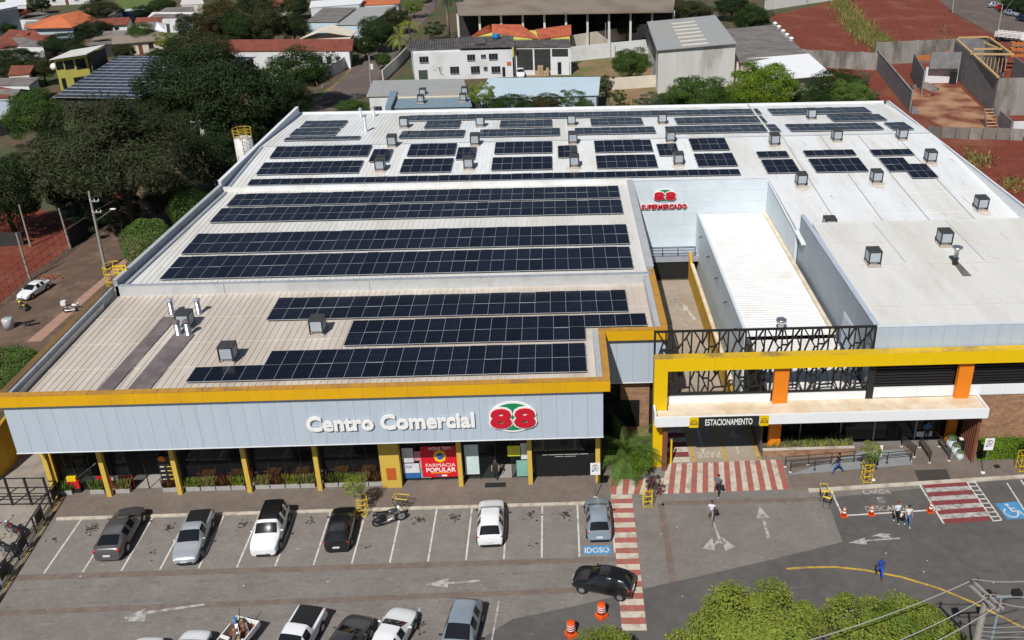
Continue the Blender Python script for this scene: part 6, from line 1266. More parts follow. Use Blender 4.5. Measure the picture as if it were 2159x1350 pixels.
# yellow house
yh = pbld('yellow_house', 'two storey yellow house with white mono pitch roof and open balcony', [[(104, 126, 6.0), (182, 114, 6.4), (222, 94, 6.8), (150, 106, 6.2)]], [(112, 126), (182, 116), (215, 98), (152, 108)], 5.9, 'plaster_yellow', 'metal_pale', None, inset=.1, wins=[(.02, .24, 3.9, 5.4, 'window_dark', 'balcony_opening'), (.28, .56, 3.7, 5.4, 'window_dark', 'balcony_opening'), (.62, .93, 3.4, 5.4, 'window_dark', 'balcony_opening'), (.08, .2, .2, 2.2, 'window_dark', 'door'), (.45, .8, .2, 2.0, 'window_dark', 'doorway')])
a, b = at(184, 116, 5.9), at(216, 98, 5.9); MB().bar((a.x+.35, a.y, 2.9), (b.x+.35, b.y, 2.9), .2, 5.7).build('side_wall', K['fibre_dark'], yh)
for i, (x, y) in enumerate(((118, 140), (174, 138))): q = at(x, y, 3.6); q.y -= .6; dsh = thing('satellite_dish', 'white satellite dish on the yellow house, '+('left', 'right')[i]+' one', 'dish', q, R_(20), 'satellite dishes', world=False); MB().lathe((0, 0, 0), [(.02, 0), (.4, .05), (.7, .22), (.72, .24)], 16).build('bowl', K['white_paint'], dsh, True).rotation_euler = (R_(60), 0, 0); MB().bar((0, .05, 0), (0, .8, -.3), .07).build('bracket', K['steel'], dsh)
# solar roofed low building
sb = pbld('solar_roof_house', 'low building whose whole roof is solar modules, behind the dark trees', [G_(3.6, (112, 205), (300, 208), (540, 120), (250, 118))], [(114, 206), (300, 209), (536, 122), (252, 120)], 3.5, 'plaster_dark', 'fibre_grey', None, cat='building')
A, B, C_, D_ = at(112, 205, 3.68), at(300, 208, 3.68), at(540, 120, 3.68), at(250, 118, 3.68); sa = thing('solar_array', 'big slanting solar array covering the low roof behind the trees', 'solar array', A)
nr, ncol = 14, 10
for r in range(nr):
    for c in range(ncol):
        def uv(u, v): return A.lerp(B, u).lerp(D_.lerp(C_, u), v)
        u0, u1, v0, v1 = c/ncol+.003, (c+1)/ncol-.003, r/nr+.006, (r+1)/nr-.012
        MB().slab([uv(u0, v0), uv(u1, v0), uv(u1, v1), uv(u0, v1)], .05).build('solar_panel', mat('far_module', (.022, .032, .06), .35, .1, 1, spec=.4) if 'far_module' not in bpy.data.materials else bpy.data.materials['far_module'], sa)
MB().slab([A+Vector((0, 0, -.03)), B+Vector((0, 0, -.03)), C_+Vector((0, 0, -.03)), D_+Vector((0, 0, -.03))], .04).build('backing', K['metal_grey'], sa)
# long red tiled building
pbld('tiled_building', 'long white building with weathered red tile roof beside the street', [[(470, 108, 3.6), (742, 107, 3.6), (746, 82, 5.0), (440, 84, 5.0)]], [(472, 109), (738, 108), (742, 86), (446, 88)], 3.5, 'plaster_white', 'tile_red', None, cat='building', wins=[(.68, .71, 1.2, 2.4, 'window_dark'), (.74, .78, 1.2, 2.4, 'window_dark'), (.81, .85, .2, 2.4, 'window_dark', 'door'), (.89, .92, 1.0, 2.4, 'window_dark')])
pbld('flat_hall', 'grey flat roofed hall with pale edge beyond the tiled building', [G_(5, (645, 46), (712, 46), (752, 16), (682, 16))], [(646, 47), (712, 47), (750, 18), (684, 18)], 4.9, 'metal_blue', 'fibre_grey', None, cat='building')
pbld('strip_light_hall', 'pale grey hall with white roof strips beside the street trees', [G_(4.6, (706, 52), (772, 52), (840, 12), (756, 16))], [(708, 53), (771, 53), (836, 14), (758, 18)], 4.5, 'metal_blue', 'metal_grey', None, cat='building')
pbld('cream_house', 'house with cream gable roof and solar heater beside the street', [[(632, 82, 3.4), (676, 66, 5.0), (700, 52, 5.0), (662, 66, 3.6)], [(676, 66, 5.0), (742, 76, 3.4), (752, 66, 3.4), (700, 52, 5.0)]], [(634, 83), (740, 80), (748, 68), (664, 68)], 3.3, 'plaster_cream', 'cream_roof', None)
pbld('pale_house', 'white flat roofed block at the top behind the grey hall', [G_(5, (652, 16), (760, 8), (770, -4), (656, 2))], [(653, 17), (759, 9), (768, -2), (658, 4)], 4.9, 'plaster_white', 'metal_white', None)
pbld('orange_wall_house', 'flat roofed building with orange walls at the top edge', [G_(4, (755, 12), (842, 8), (846, -4), (770, -2))], [(756, 13), (841, 9), (845, -2), (772, 0)], 3.9, 'plaster_white', ['tile_orange'], None)
# ---- small houses filling the gaps between the bigger ones
def cabin(label, px, py, w, d, h, rz, roofm, wallm, rise=1.1):
    p = at(px, py); t = thing('house', label, 'house', p, R_(rz), 'houses in the upper left quarter', world=False)
    MB().box(-w/2, w/2, -d/2, d/2, 0, h).build('wall', K[wallm], t); o = .45
    for sg in (-1, 1): MB().slab([(-w/2-o, sg*(d/2+o), h-.05), (w/2+o, sg*(d/2+o), h-.05), (w/2+o, 0, h+rise), (-w/2-o, 0, h+rise)], .14).build('roof', K[roofm], t)
    for sg in (-1, 1): MB().add([(sg*w/2, -d/2, h), (sg*w/2, d/2, h), (sg*w/2, 0, h+rise-.16), (sg*(w/2-.1), -d/2, h), (sg*(w/2-.1), d/2, h), (sg*(w/2-.1), 0, h+rise-.16)], [(0, 1, 2), (3, 5, 4), (0, 3, 4, 1), (1, 4, 5, 2), (2, 5, 3, 0)]).build('gable', K[wallm], t)
    for x in (-w*.28, w*.22): f = MB().box(x-.5, x+.5, -d/2-.04, -d/2-.002, 1.1, 2.2).build('window', K['window_dark'], t); MB().box(x-.6, x+.6, -d/2-.12, -d/2-.045, 1.0, 1.09).build('sill', K['plaster_white'], f)
    MB().box(-.4, .4, -d/2-.05, -d/2-.003, 0, 2.1).build('door', K['brown_slat'], t)
for a in (('small red roofed cabin left of the orange hip roof', 22, 52, 9, 7, 2.8, 8, 'tile_red', 'plaster_cream'), ('grey roofed cabin right of the orange hip roof', 228, 50, 9, 7, 2.8, -14, 'fibre_grey', 'plaster_white'), ('brown roofed cabin below the lean-to roofs', 300, 108, 10, 7, 2.8, 20, 'fibre_brown', 'plaster_cream'), ('grey hip cabin between yellow house and olive tree', 276, 100, 9, 7, 2.8, 12, 'fibre_grey', 'plaster_cream'), ('red roofed cabin left of the bus', 240, 72, 8, 6, 2.8, 10, 'tile_red', 'plaster_white'), ('pale roofed cabin under the rusty tree', 372, 60, 10, 7, 2.9, -6, 'metal_pale', 'plaster_white'), ('red roofed cabin at the left edge beside the rounded tree', 8, 232, 7, 6, 2.6, 0, 'fibre_grey', 'plaster_pale_blue'), ('grey cabin at the top edge left of the field', 150, 6, 12, 8, 2.8, 12, 'fibre_grey', 'plaster_white'), ('orange roofed cabin at the top edge', 110, 4, 9, 7, 2.8, 6, 'tile_orange', 'plaster_cream'), ('long grey cabin behind the dark red roofs', 120, 76, 11, 6, 2.7, 14, 'fibre_grey', 'plaster_white'), ('red cabin beneath the grey fibre roof', 62, 112, 10, 7, 2.8, 8, 'tile_red', 'plaster_cream'), ('grey cabin behind the tiled building', 470, 66, 10, 7, 2.8, 0, 'fibre_grey', 'plaster_white'), ('red cabin behind the tall olive tree', 590, 30, 10, 7, 2.8, -5, 'tile_red', 'plaster_cream')): cabin(*a)
# =============================================================== things in front of the shops
def M_(n, c, r=.6, v=.05): return bpy.data.materials.get(n) or mat(n, c, r, v, 2)
# planters along the arcade
mk('planter', (.36, .345, .33), .9, .12, 3); rnd = random.Random(21)
def tuft(seed, w, d, h, n):
    r = random.Random(seed); mb = MB()
    for _ in range(n):
        x, y = r.uniform(-w, w), r.uniform(-d, d); a = r.uniform(0, 6.28); hh = h*r.uniform(.5, 1); lean = Vector((r.gauss(0, .16), r.gauss(0, .16), hh)); b = Vector((x, y, 0)); s = Vector((math.cos(a), math.sin(a), 0))*.035
        mb.add([b-s, b+s, b+lean*.6+s*1.1, b+lean, b+lean*.6-s*1.1], [(0, 1, 2, 3, 4)])
    me = bpy.data.meshes.new('plants'); me.from_pydata(mb.v, [], mb.f); me.materials.append(LF['mid']); return me
TUFTS = [tuft(i, .5, .2, .8, 190) for i in range(3)]
PXS = [(-2.35, 'left of the first doorway'), (-.05, 'between the two doorways, left one'), (1.75, 'between the two doorways, right one'), (5.1, 'beside the menu board')]+[(6.75+1.08*i, 'under the restaurant windows, number %s along' % w) for i, w in enumerate('one two three four'.split())]+[(11.7+1.08*i, 'under the middle restaurant windows, number %s along' % w) for i, w in enumerate('one two three four'.split())]+[(16.6+1.08*i, 'under the last restaurant windows, number %s along' % w) for i, w in enumerate('one two three four'.split())]
for i, (x, l) in enumerate(PXS):
    t = thing('planter_box', 'grey planter box with grassy red tinged plants '+l, 'planter', (x, 8.0, .008), 0, 'planters along the arcade', world=False)
    MB().box(-.5, .5, -.19, .19, 0, .36).build('trough', K['planter'], t); MB().box(-.46, .46, -.15, .15, .361, .37).build('soil', K['brown_earth'], t)
    o = foliage('plants', TUFTS[i % 3], ('autumn', 'bright', 'dry')[i % 3] if i > 1 else 'trim', t, (0, 0, .37), (1, 1, 1)); OFF[o.name] = Vector()
# restaurant inside
for i, (x, y) in enumerate(((7.6, 8.95), (9.7, 8.98), (12.3, 8.95), (14.4, 8.98), (17.2, 8.95), (19.2, 8.98))):
    w = ('first', 'second', 'third', 'fourth', 'fifth', 'sixth')[i]
    t = thing('restaurant_table', 'orange wooden table behind the shop windows, %s along' % w, 'table', (x, y, .03), 0, 'restaurant tables', world=False)
    MB().box(-.5, .5, -.4, .4, .72, .78).build('table_top', M_('table_orange', (.62, .21, .03)), t); MB().cyl((0, 0, 0), (0, 0, .72), .06, .06, 8).build('leg', K['black_metal'], t); MB().cyl((0, 0, 0), (0, 0, .03), .28, .28, 12).build('foot', K['black_metal'], t)
    for sg in (-1, 1):
        c = thing('restaurant_chair', 'red chair at the %s orange table, %s side' % (w, 'near' if sg < 0 else 'far'), 'chair', (x+sg*.85, y, .03), 0, 'restaurant chairs', world=False)
        MB().box(-.22, .22, -.22, .22, .42, .47).build('seat', K['red_plastic'], c); MB().box(sg*.2-.02, sg*.2+.02, -.22, .22, .48, .95).build('backrest', K['red_plastic'], c)
        for a in (-.19, .19):
            for b in (-.19, .19): MB().bar((a, b, 0), (a, b, .42), .035).build('leg', K['black_metal'], c)
for a, b in ((6.12, 10.73), (11.07, 15.73), (16.07, 20.3)): tag(MB().box(a, b, 8.36, 8.40, .03, .62).build('red_ledge', K['red_plastic']), {6.12: 'low red panel behind the first restaurant windows', 11.07: 'low red panel behind the middle restaurant windows', 16.07: 'low red panel behind the last restaurant windows'}[a], 'panel', 'red panels behind glass')
t = thing('sweets_counter', 'red counter with yellow box in the first doorway', 'counter', (-1.7, 8.1, .01)); MB().box(-2.15, -1.3, 8.0, 8.24, .4, 1.0).build('counter_front', K['red_plastic'], t); MB().box(-2.1, -1.45, 8.02, 8.24, 1.005, 1.35).build('display_box', K['yellow_rail'], t); MB().box(-2.15, -1.3, 8.0, 8.24, .01, .39).build('plinth', K['black_metal'], t)
for x, l in ((.35, 'left of the second column'), (1.9, 'left of the open doorway')): tag(MB().box(x-.5, x+.5, 8.33, 8.37, .05, 1.15).build('red_screen', K['red_plastic']), 'red panel behind glass '+l, 'panel', 'red panels behind glass')
t = thing('menu_board', 'black menu board with orange emblem beside the doorway', 'sign', (5.15, 8.1, .008)); MB().box(4.6, 5.65, 8.02, 8.08, .35, 2.95).build('board', K['black_metal'], t); MB().sph((4.95, 8.0, 2.75), .28, .04, .24).build('emblem', K['orange'], t, True); MB().box(5.1, 5.16, 8.09, 8.12, 0.01, .35).build('leg', K['black_metal'], t)
for r in range(5):
    for c, m in ((4.82, 'white_paint'), (5.3, 'yellow_rail')): MB().box(c-.13, c+.17, 8.005, 8.018, .6+r*.36, .66+r*.36).build('menu_line', K[m], t)
# pharmacy windows
ps = thing('pharmacy_poster', 'big red poster in the pharmacy window reading FARMACIA POPULAR', 'poster', (24.7, 8.2, 0)); a, b = aty(893, 1020, 8.2), aty(968, 962, 8.2)
MB().box(a.x, b.x, 8.17, 8.2, .35, 3.05).build('sheet', M_('poster_red', (.62, .010, .020), .5, .02), ps); cx = (a.x+b.x)/2; W_ = b.x-a.x
text_obj('poster_lettering', 'AQUI TEM', K['white_paint'], ps, frame_xz(cx, 8.16, 2.86), w=W_*.58, h=.28, offset=.02, extrude=.004); text_obj('poster_lettering', 'FARMÁCIA', K['white_paint'], ps, frame_xz(cx, 8.16, 1.45), w=W_*.78, h=.36, extrude=.004); text_obj('poster_lettering', 'POPULAR', K['white_paint'], ps, frame_xz(cx, 8.16, 1.0), w=W_*.78, h=.38, offset=.03, extrude=.004)
mb = MB()
for k in range(8): mb.sph((cx+.30*math.cos(k*.785), 8.155, 2.2+.36*math.sin(k*.785)), .17, .012, .2, 10, 6)
e = mb.build('flower_emblem', M_('poster_yellow', (.85, .55, .01), .5, 0), ps); MB().sph((cx, 8.14, 2.2), .27, .012, .3, 14, 6).build('globe_emblem', M_('poster_blue', (.02, .10, .40), .5, 0), e); MB().bar((cx-.25, 8.125, 2.17), (cx+.25, 8.125, 2.25), .01, .05).build('globe_band', K['white_paint'], e)
MB().box(cx-.75, cx+.7, 8.155, 8.165, .72, .76).build('poster_line', M_('poster_yellow', (.85, .55, .01)), ps); MB().box(cx-.35, cx-.02, 8.155, 8.165, .42, .55).build('poster_logo', M_('poster_blue', (.02, .10, .40)), ps); MB().box(cx+.02, cx+.4, 8.155, 8.165, .42, .55).build('poster_logo', K['white_paint'], ps)
def poster(label, x0, x1, z0, z1, c, y=8.2): return tag(MB().box(x0, x1, y-.02, y, z0, z1).build('window_poster', M_('pst_%d' % hash(c), c, .6, .12)), label, 'poster', 'posters in the pharmacy windows')
poster('pink product poster, left of the red one', 22.7, 23.95, 1.85, 2.65, (.62, .25, .30)); poster('pale nappy product poster at the far left pane', 21.85, 22.65, 1.7, 2.95, (.60, .62, .62)); poster('small pink poster below the larger pink one', 23.05, 23.95, 1.1, 1.8, (.58, .30, .32)); poster('blue and white delivery poster at the pane corner', 21.85, 23.0, .3, .75, (.03, .13, .35))
dsk = poster('white delivery poster with grey lettering', 21.85, 23.0, .78, 1.6, (.62, .64, .66)); text_obj('poster_lettering', 'Disk', M_('poster_blue', (.02, .10, .40)), dsk, frame_xz(22.2, 8.17, 1.35), w=.55, h=.28, extrude=.004); poster('teal packaging poster beside the delivery one', 23.05, 23.8, .3, 1.05, (.15, .42, .45)); poster('white panel painting the reflection in the pharmacy window', 26.3, 27.3, .5, 3.1, (.55, .66, .66)); poster('green landscape strip with teal pots by the pharmacy door', 30.0, 30.8, .2, 1.6, (.20, .42, .36)); poster('yellow and lime offer poster by the pharmacy door', 29.4, 30.3, 2.0, 2.9, (.62, .62, .05)); poster('pale panel right of the pharmacy door', 30.35, 30.8, 1.7, 3.1, (.55, .62, .63))  # the white panel paints reflected light onto the pane by the door
MB().box(31.9, 35.2, 8.255, 8.262, 1.95, 1.98).build('shop_lettering', K['white_paint'], arc); MB().box(32.8, 34.3, 8.255, 8.262, 1.78, 1.80).build('shop_lettering', K['white_paint'], arc)
tag(MB().box(27.7, 29.2, 7.25, 7.75, .0135, .03).build('doormat', M_('mat_black', (.02, .02, .02), .9)), 'black doormat in front of the pharmacy door', 'mat')
q = [at(1880+x/7.5, 840+y/7.5) for x, y in ((355, 1140), (865, 1125), (940, 1290), (430, 1310))]; tag(MB().slab([(p.x, p.y, .03) for p in q], .015).build('doormat', M_('mat_brown', (.055, .047, .042), .9, .15)), 'large dark mat before the supermarket entrance', 'mat')
q = pxs((2094, 981), (2105, 980), (2110, 987), (2098, 988)); tag(MB().slab([(p.x, p.y, .025) for p in q], .012).build('drain_cover', K['black_metal']), 'small black drain cover in the walkway', 'drain cover')
# =============================================================== supermarket entrance
bed = thing('raised_bed', 'low brick planting bed with pale grasses under the dark window', 'planter', (52, 9.9, 0)); MB().box(48.3, 55.2, 9.83, 10.0, 0, .62).build('brick_front', K['brick_wall'], bed); MB().box(48.3, 55.2, 9.78, 10.02, .625, .70).build('coping', K['kerb'], bed); MB().box(48.3, 55.2, 10.03, 11.3, 0, .6).build('soil', K['brown_earth'], bed)
g = tuft(9, 3.2, .5, .5, 300); foliage('plants', g, 'bright', bed, (51.9, 10.55, .6), (1, 1, 1)); g2 = tuft(10, 3.0, .4, .9, 90); foliage('plants', g2, 'grey', bed, (52.2, 10.7, .6), (1, 1, 1))
mk('rail_dark', (.05, .05, .052), .4, .05, 1, metal=.4)
def railing(label, pts, h=.95, bars=(.95, .72), step=1.9, dbl=0):
    P_ = [at(x, y) for x, y in pts]; t = thing('handrail', label, 'handrail', P_[0], 0, 'handrails at the entrance')
    for off in ((0,) if not dbl else (0, dbl)):
        for z in bars: MB().tube([p+Vector((off, 0, z)) for p in P_], .03, 6).build('rail', K['rail_dark'], t)
    for a, b in zip(P_[:-1], P_[1:]):
        k = max(1, round((b-a).length/step))
        for i in range(k+1): q = a.lerp(b, i/k)+Vector((dbl/2, 0, 0)); MB().bar(q, q+Vector((0, 0, h)), .05).build('post', K['rail_dark'], t); MB().cyl(q+Vector((0, 0, .012)), q+Vector((0, 0, .03)), .1, .1, 10).build('base_plate', K['white_paint'], t)
railing('long low handrail beside the walkway ramp', [(1666, 996), (1920, 972)]); railing('long handrail behind the ramp against the brick bed', [(1655, 985), (1800, 973)], bars=(.9,))
for (p, q), w in (((((1899, 942)), (1926, 964)), 'first'), (((1937, 944), (1958, 976)), 'second'), (((1978, 942), (1999, 972)), 'third')): railing('double handrail up to the supermarket door, %s from the ramp' % w, [p, q], step=3.5, dbl=.12)
MB().slab([(p.x, p.y, .03+.0*i) for i, p in enumerate(pxs((1660, 1002), (1925, 980), (1905, 948), (1820, 952)))], .02).build('ramp_surface', M_('ramp_grey', (.24, .25, .26), .8, .12), walk2)
sc_ = thing('slat_screen', 'tall screen of reddish brown slats at the end of the canopy', 'screen', (63.6, 9.4, 0))
for i in range(8): MB().box(63.50, 63.74, 8.5+i*.29, 8.5+i*.29+.10, .012, 4.4).build('slat', K['brown_slat'], sc_)
for (x, y), s, w in (((2004, 945), 1.0, 'largest'), ((2014, 957), .85, 'middle sized'), ((2022, 968), .7, 'smallest')):
    p = at(x, y); t = thing('topiary_pot', 'white faceted pot with clipped round bush, %s of three' % w, 'potted plant', p, 0, 'potted bushes at the entrance')
    MB().lathe(p, [(.28*s, .012), (.42*s, .35*s), (.33*s, .85*s)], 8).build('pot', M_('pot_white', (.55, .60, .62), .5), t); foliage('bush', CR[('ball', 0)], 'trim', t, p+Vector((0, 0, .92*s)), (.34*s, .34*s, .28*s))
p = at(2024, 946); t = thing('waste_bin', 'black waste bin behind the white pots', 'bin', p); MB().box(p.x-.3, p.x+.3, p.y-.3, p.y+.3, .02, .9).build('bin_body', K['black_metal'], t); MB().box(p.x-.2, p.x+.1, p.y-.2, p.y+.1, .91, .95).build('notice', K['white_paint'], t)
hd = thing('hedge', 'clipped bright green hedge in front of the stone wall', 'hedge', (70, 9.3, 0)); r = random.Random(8); mb = MB()
for _ in range(9000):
    f = r.random(); x = 64.4+r.random()*24; y, z = (8.75+r.gauss(0, .04), r.uniform(.05, 1.3)) if f < .6 else (r.uniform(8.75, 9.75), 1.3+r.gauss(0, .05)); leafquad(mb, Vector((x, y, z)), Vector((0, -1, .6)), .085, r)
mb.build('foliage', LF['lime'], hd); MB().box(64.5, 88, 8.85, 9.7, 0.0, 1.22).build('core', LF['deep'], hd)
# =============================================================== signs, cones, barrels, carts, tree guards
def road_sign(label, px, py, h0=2.05, h1=3.05, w=.68, body='E'):
    p = at(px, py); t = thing('parking_sign', label, 'sign', p, 0, 'white parking signs'); MB().cyl(p+Vector((0, 0, .01)), p+Vector((0, 0, 2.95)), .03, .03, 8).build('post', K['steel'], t); MB().cyl(p+Vector((0, 0, .013)), p+Vector((0, 0, .06)), .16, .13, 10).build('footing', K['white_paint'], t)
    b = MB().box(p.x-w/2, p.x+w/2, p.y-.06, p.y-.035, h0, h1).build('board', K['white_paint'], t); cz = h0+(h1-h0)*.67; mb = MB(); N = 20
    for i in range(N): a0, a1 = i*2*math.pi/N, (i+1)*2*math.pi/N; mb.bar((p.x+.2*math.cos(a0), p.y-.07, cz+.2*math.sin(a0)), (p.x+.2*math.cos(a1), p.y-.07, cz+.2*math.sin(a1)), .018, .035)
    mb.build('ring', K['black_metal'] if body == 'E' else K['red_plastic'], b); text_obj('sign_lettering', body, K['black_metal'], b, frame_xz(p.x, p.y-.067, cz), h=.22, offset=.01, extrude=.004)
    MB().box(p.x-.24, p.x-.1, p.y-.066, p.y-.062, h0+.28, h0+.42).build('symbol', M_('sign_blue', (.02, .06, .35)), b)
    for k in range(3): MB().box(p.x-.05 if k else p.x-.05, p.x+.24, p.y-.066, p.y-.062, h0+.30+k*.05, h0+.315+k*.05).build('small_print', K['steel'], b)
    return t
road_sign('white parking sign on a post beside the last shop column', 1255.5, 1050); road_sign('white sign on a post beside the caged sapling on the ramp walkway', 1841, 1012, body='Ɛ'); road_sign('white parking sign on a post in front of the lawn', 2072.5, 997)
mk('cone_orange', (.72, .085, .012), .5, .06, 2); mk('reflect', (.75, .74, .72), .4, .05, 2)
for (x, y), l in (((1268, 1300), 'orange traffic barrel nearer the crosswalk'), ((1204, 1339), 'orange traffic barrel nearer the bottom edge')):
    p = at(x, y); t = thing('traffic_barrel', l, 'barrel', p, R_(40 if x > 1250 else 30), 'orange barrels', world=False)
    MB().lathe((0, 0, 0), [(.42, .01), (.40, .20), (.28, .36)], 4, sq=R_(45)).build('base', K['cone_orange'], t); b = MB().lathe((0, 0, 0), [(.27, .34), (.24, .98), (.20, 1.02)], 18).build('drum', K['cone_orange'], t, True)
    for z in (.50, .66, .82): MB().lathe((0, 0, 0), [(.272-.05*(z-.34), z), (.268-.05*(z-.34), z+.075)], 18).build('reflective_band', K['reflect'], b, True)
for (x, y), l in (((1779, 1088), 'left of the three'), ((1837, 1085), 'middle of the three'), ((1961, 1079), 'right of the three')):
    p = at(x, y); t = thing('traffic_cone', 'orange cone with white bands on the loading bay line, '+l, 'cone', p, 0, 'traffic cones', world=False)
    MB().box(-.22, .22, -.22, .22, .018, .06).build('base', K['cone_orange'], t); b = MB().lathe((0, 0, 0), [(.17, .06), (.035, .78)], 14).build('cone_body', K['cone_orange'], t, True)
    for z in (.28, .52): MB().lathe((0, 0, 0), [(.178-.1875*(z-.06), z), (.178-.1875*(z+.10-.06), z+.12)], 14).build('reflective_band', K['reflect'], b, True)
def trolley(label, px, py, rz, s=1.0):
    p = at(px, py); t = thing('shopping_trolley', label, 'trolley', (p.x, p.y, .01), rz, 'yellow trolleys', world=False); t.scale = (s, s, s); yl = K['yellow_rail']
    mb = MB()
    for z, k in ((.55, .85), (.75, .93), (.98, 1)): mb.tube([(-.38*k, -.25*k, z), (.42*k, -.25*k, z), (.42*k, .25*k, z), (-.38*k, .25*k, z), (-.38*k, -.25*k, z)], .016, 5)
    for i in range(6):
        x = -.36+i*.15; mb.bar((x*.85, -.215, .55), (x, -.25, .98), .014); mb.bar((x*.85, .215, .55), (x, .25, .98), .014)
    mb.build('basket', K['black_metal'], t); MB().tube([(-.38, -.25, .99), (.42, -.25, .99), (.42, .25, .99), (-.38, .25, .99), (-.38, -.25, .99)], .028, 6).build('rim', yl, t); MB().tube([(-.52, -.25, 1.05), (-.56, 0, 1.05), (-.52, .25, 1.05)], .03, 6).build('handle', yl, t)
    for x in (-.35, .35):
        for y in (-.22, .22): MB().bar((x, y, .1), (x*.8, y*.9, .55), .025).build('leg', K['black_metal'], t); MB().cyl((x, y-.02, .06), (x, y+.02, .06), .06, .06, 8).build('wheel', K['tyre'], t)
trolley('yellow rimmed trolley at the loading bay corner, upper of two', 1735, 1052, R_(80)); trolley('yellow rimmed trolley at the loading bay corner, lower of two', 1744, 1066, R_(60)); trolley('yellow trolley left beside the parked motorcycle', 850, 1073, R_(-10), 1.05)
def guard(label, px, py, fol, h=1.5, lm='lime', r=.75, purple=False, fz=2.5):
    p = at(px, py); t = thing('caged_sapling', label, 'sapling', p, 0, 'saplings in yellow guards'); w = .3; mb = MB()
    for sx in (-1, 1):
        for sy in (-1, 1): mb.bar(p+Vector((sx*w, sy*w, .012)), p+Vector((sx*w, sy*w, h)), .032)
    for k in range(4):
        z = .12+k*(h-.15)/3; c = [p+Vector((a*w, b*w, z)) for a, b in ((-1, -1), (1, -1), (1, 1), (-1, 1))]
        for i in range(4): mb.bar(c[i], c[(i+1) % 4], .028)
    for k in range(4): z = .12+k*(h-.15)/4; mb.bar(p+Vector((-w, -w, z)), p+Vector((w, -w, z+(h-.15)/4)), .016)
    mb.build('guard', K['yellow_rail'], t); MB().tube([p, p+Vector((.05, 0, h)), p+Vector((0, .02, fz))], [.05, .04, .02], 6).build('stem', K['bark'], t); foliage('crown', CR[('small', 0)], lm, t, p+Vector((fol[0], fol[1], fz)), (r, r, r*1.05), px); return t
guard('sapling with light green leaves in a yellow guard by the motorcycle', 766, 1085, (-.35, .1), 1.5, 'bright', .85, fz=2.4); guard('sapling in a yellow guard beside the supermarket ramp', 1826, 1015, (.15, .0), 1.7, 'bright', .8, fz=2.7); guard('sapling in a yellow guard at the right frame edge', 2153, 992, (.2, 0), 1.6, 'olive', .5, fz=2.4)
guard('dark purple sapling in a yellow guard on the broad crossing', 1365, 1066, (.35, .1), 1.5, 'purple', .62, fz=1.95)
p = at(1352, 1005); shrub('bright yellow green shrub at the corner of the grass bed', (p.x, p.y, .02), .95, 1.35, 'lime', cat='shrub')
p = at(1385, 1000); p = Vector((40.65, 8.7, 0)); t = thing('brown_post', 'brown and yellow posts standing by the yellow portal leg', 'post', p); MB().box(40.62, 40.95, 8.55, 8.85, 0, 4.4).build('brown_panel', K['brown_slat'], t); MB().box(41.3, 41.42, 9.3, 9.42, 0, 2.2).build('yellow_post', K['yellow_frame'], t)
# =============================================================== fence and gate at the left
mk('fence_black', (.02, .02, .022), .5, .05, 1)
g = thing('iron_gate', 'black iron gate across the side yard', 'gate', at(50, 1062)); a, b = at(-60, 1066), at(108, 1064)
for s in (0, .28, .52, .76, 1): q = a.lerp(b, s); MB().bar(q, q+Vector((0, 0, 2.35)), .12).build('post', K['fence_black'], g)
for z in (.08, .75, 1.5, 2.3): MB().bar(a+Vector((0, 0, z)), b+Vector((0, 0, z)), .06).build('rail', K['fence_black'], g)
f = thing('railing_fence', 'black railing fence with solid panels along the lot edge', 'fence', at(60, 1140)); a, b = at(126, 1046), at(-40, 1310); n = 9
for i in range(n+1): q = a.lerp(b, i/n); MB().bar(q, q+Vector((0, 0, 1.35)), .08).build('post', K['fence_black'], f)
for z in (.12, .72, 1.32): MB().bar(a+Vector((0, 0, z)), b+Vector((0, 0, z)), .07 if z > 1 else .05).build('rail', K['fence_black'], f)
for i in range(n):
    if i % 2 == 0: q, r_ = a.lerp(b, (i+.08)/n), a.lerp(b, (i+.75)/n); MB().bar(q+Vector((0, 0, .75)), r_+Vector((0, 0, .75)), .03, .85).build('infill_panel', K['fence_black'], f)
q = b; MB().bar(a+Vector((.28, 0, .02)), b+Vector((.28, 0, .02)), .10, .05).build('yellow_edge', K['paint_yellow'], f)
wall_line('boundary_wall', 'mustard yellow boundary wall left of the iron gate', [(-40, 1040), (22, 985), (60, 930)], 3.6, 'yellow_wall', .25)
# =============================================================== poles and lines
mk('pole_concrete', (.30, .28, .255), .9, .12, 3); mk('wire', (.30, .285, .26), .7, 0); mk('porcelain', (.10, .06, .05), .3, 0)
def pole_at(label, base, top, arms=(), lamp=None, r=.14, name='utility_pole', boxes=False):
    p = at(*base); q = aty(*top, p.y); t = thing(name, label, 'pole', p, 0, 'poles'); MB().tube([p, q], [r*1.25, r*.8], 8).build('shaft', K['pole_concrete'], t)
    for z, w, sd in arms:
        a = p.lerp(q, z); x0, x1 = (-w, w) if not sd else (0, w*sd); MB().bar(a+Vector((x0, -.12, 0)), a+Vector((x1, -.12, 0)), .1, .12).build('crossarm', K['pole_concrete'], t)
        for k in range(3): MB().cyl(a+Vector((x0+(x1-x0)*k/2, -.12, .06)), a+Vector((x0+(x1-x0)*k/2, -.12, .25)), .06, .05, 7).build('insulator', K['white_paint'], t)
    if lamp: e = aty(*lamp, p.y); s = p.lerp(q, .62); MB().tube([s, s.lerp(e, .6), e], .04, 6).build('lamp_arm', K['steel'], t); MB().sph(e, .35, .14, .09).build('lamp_head', K['white_paint'], t, True)
    if boxes: a = p.lerp(q, .72); MB().cyl(a+Vector((.45, -.1, -.5)), a+Vector((.45, -.1, .4)), .3, .3, 12).build('transformer', K['white_paint'], t)
    return t
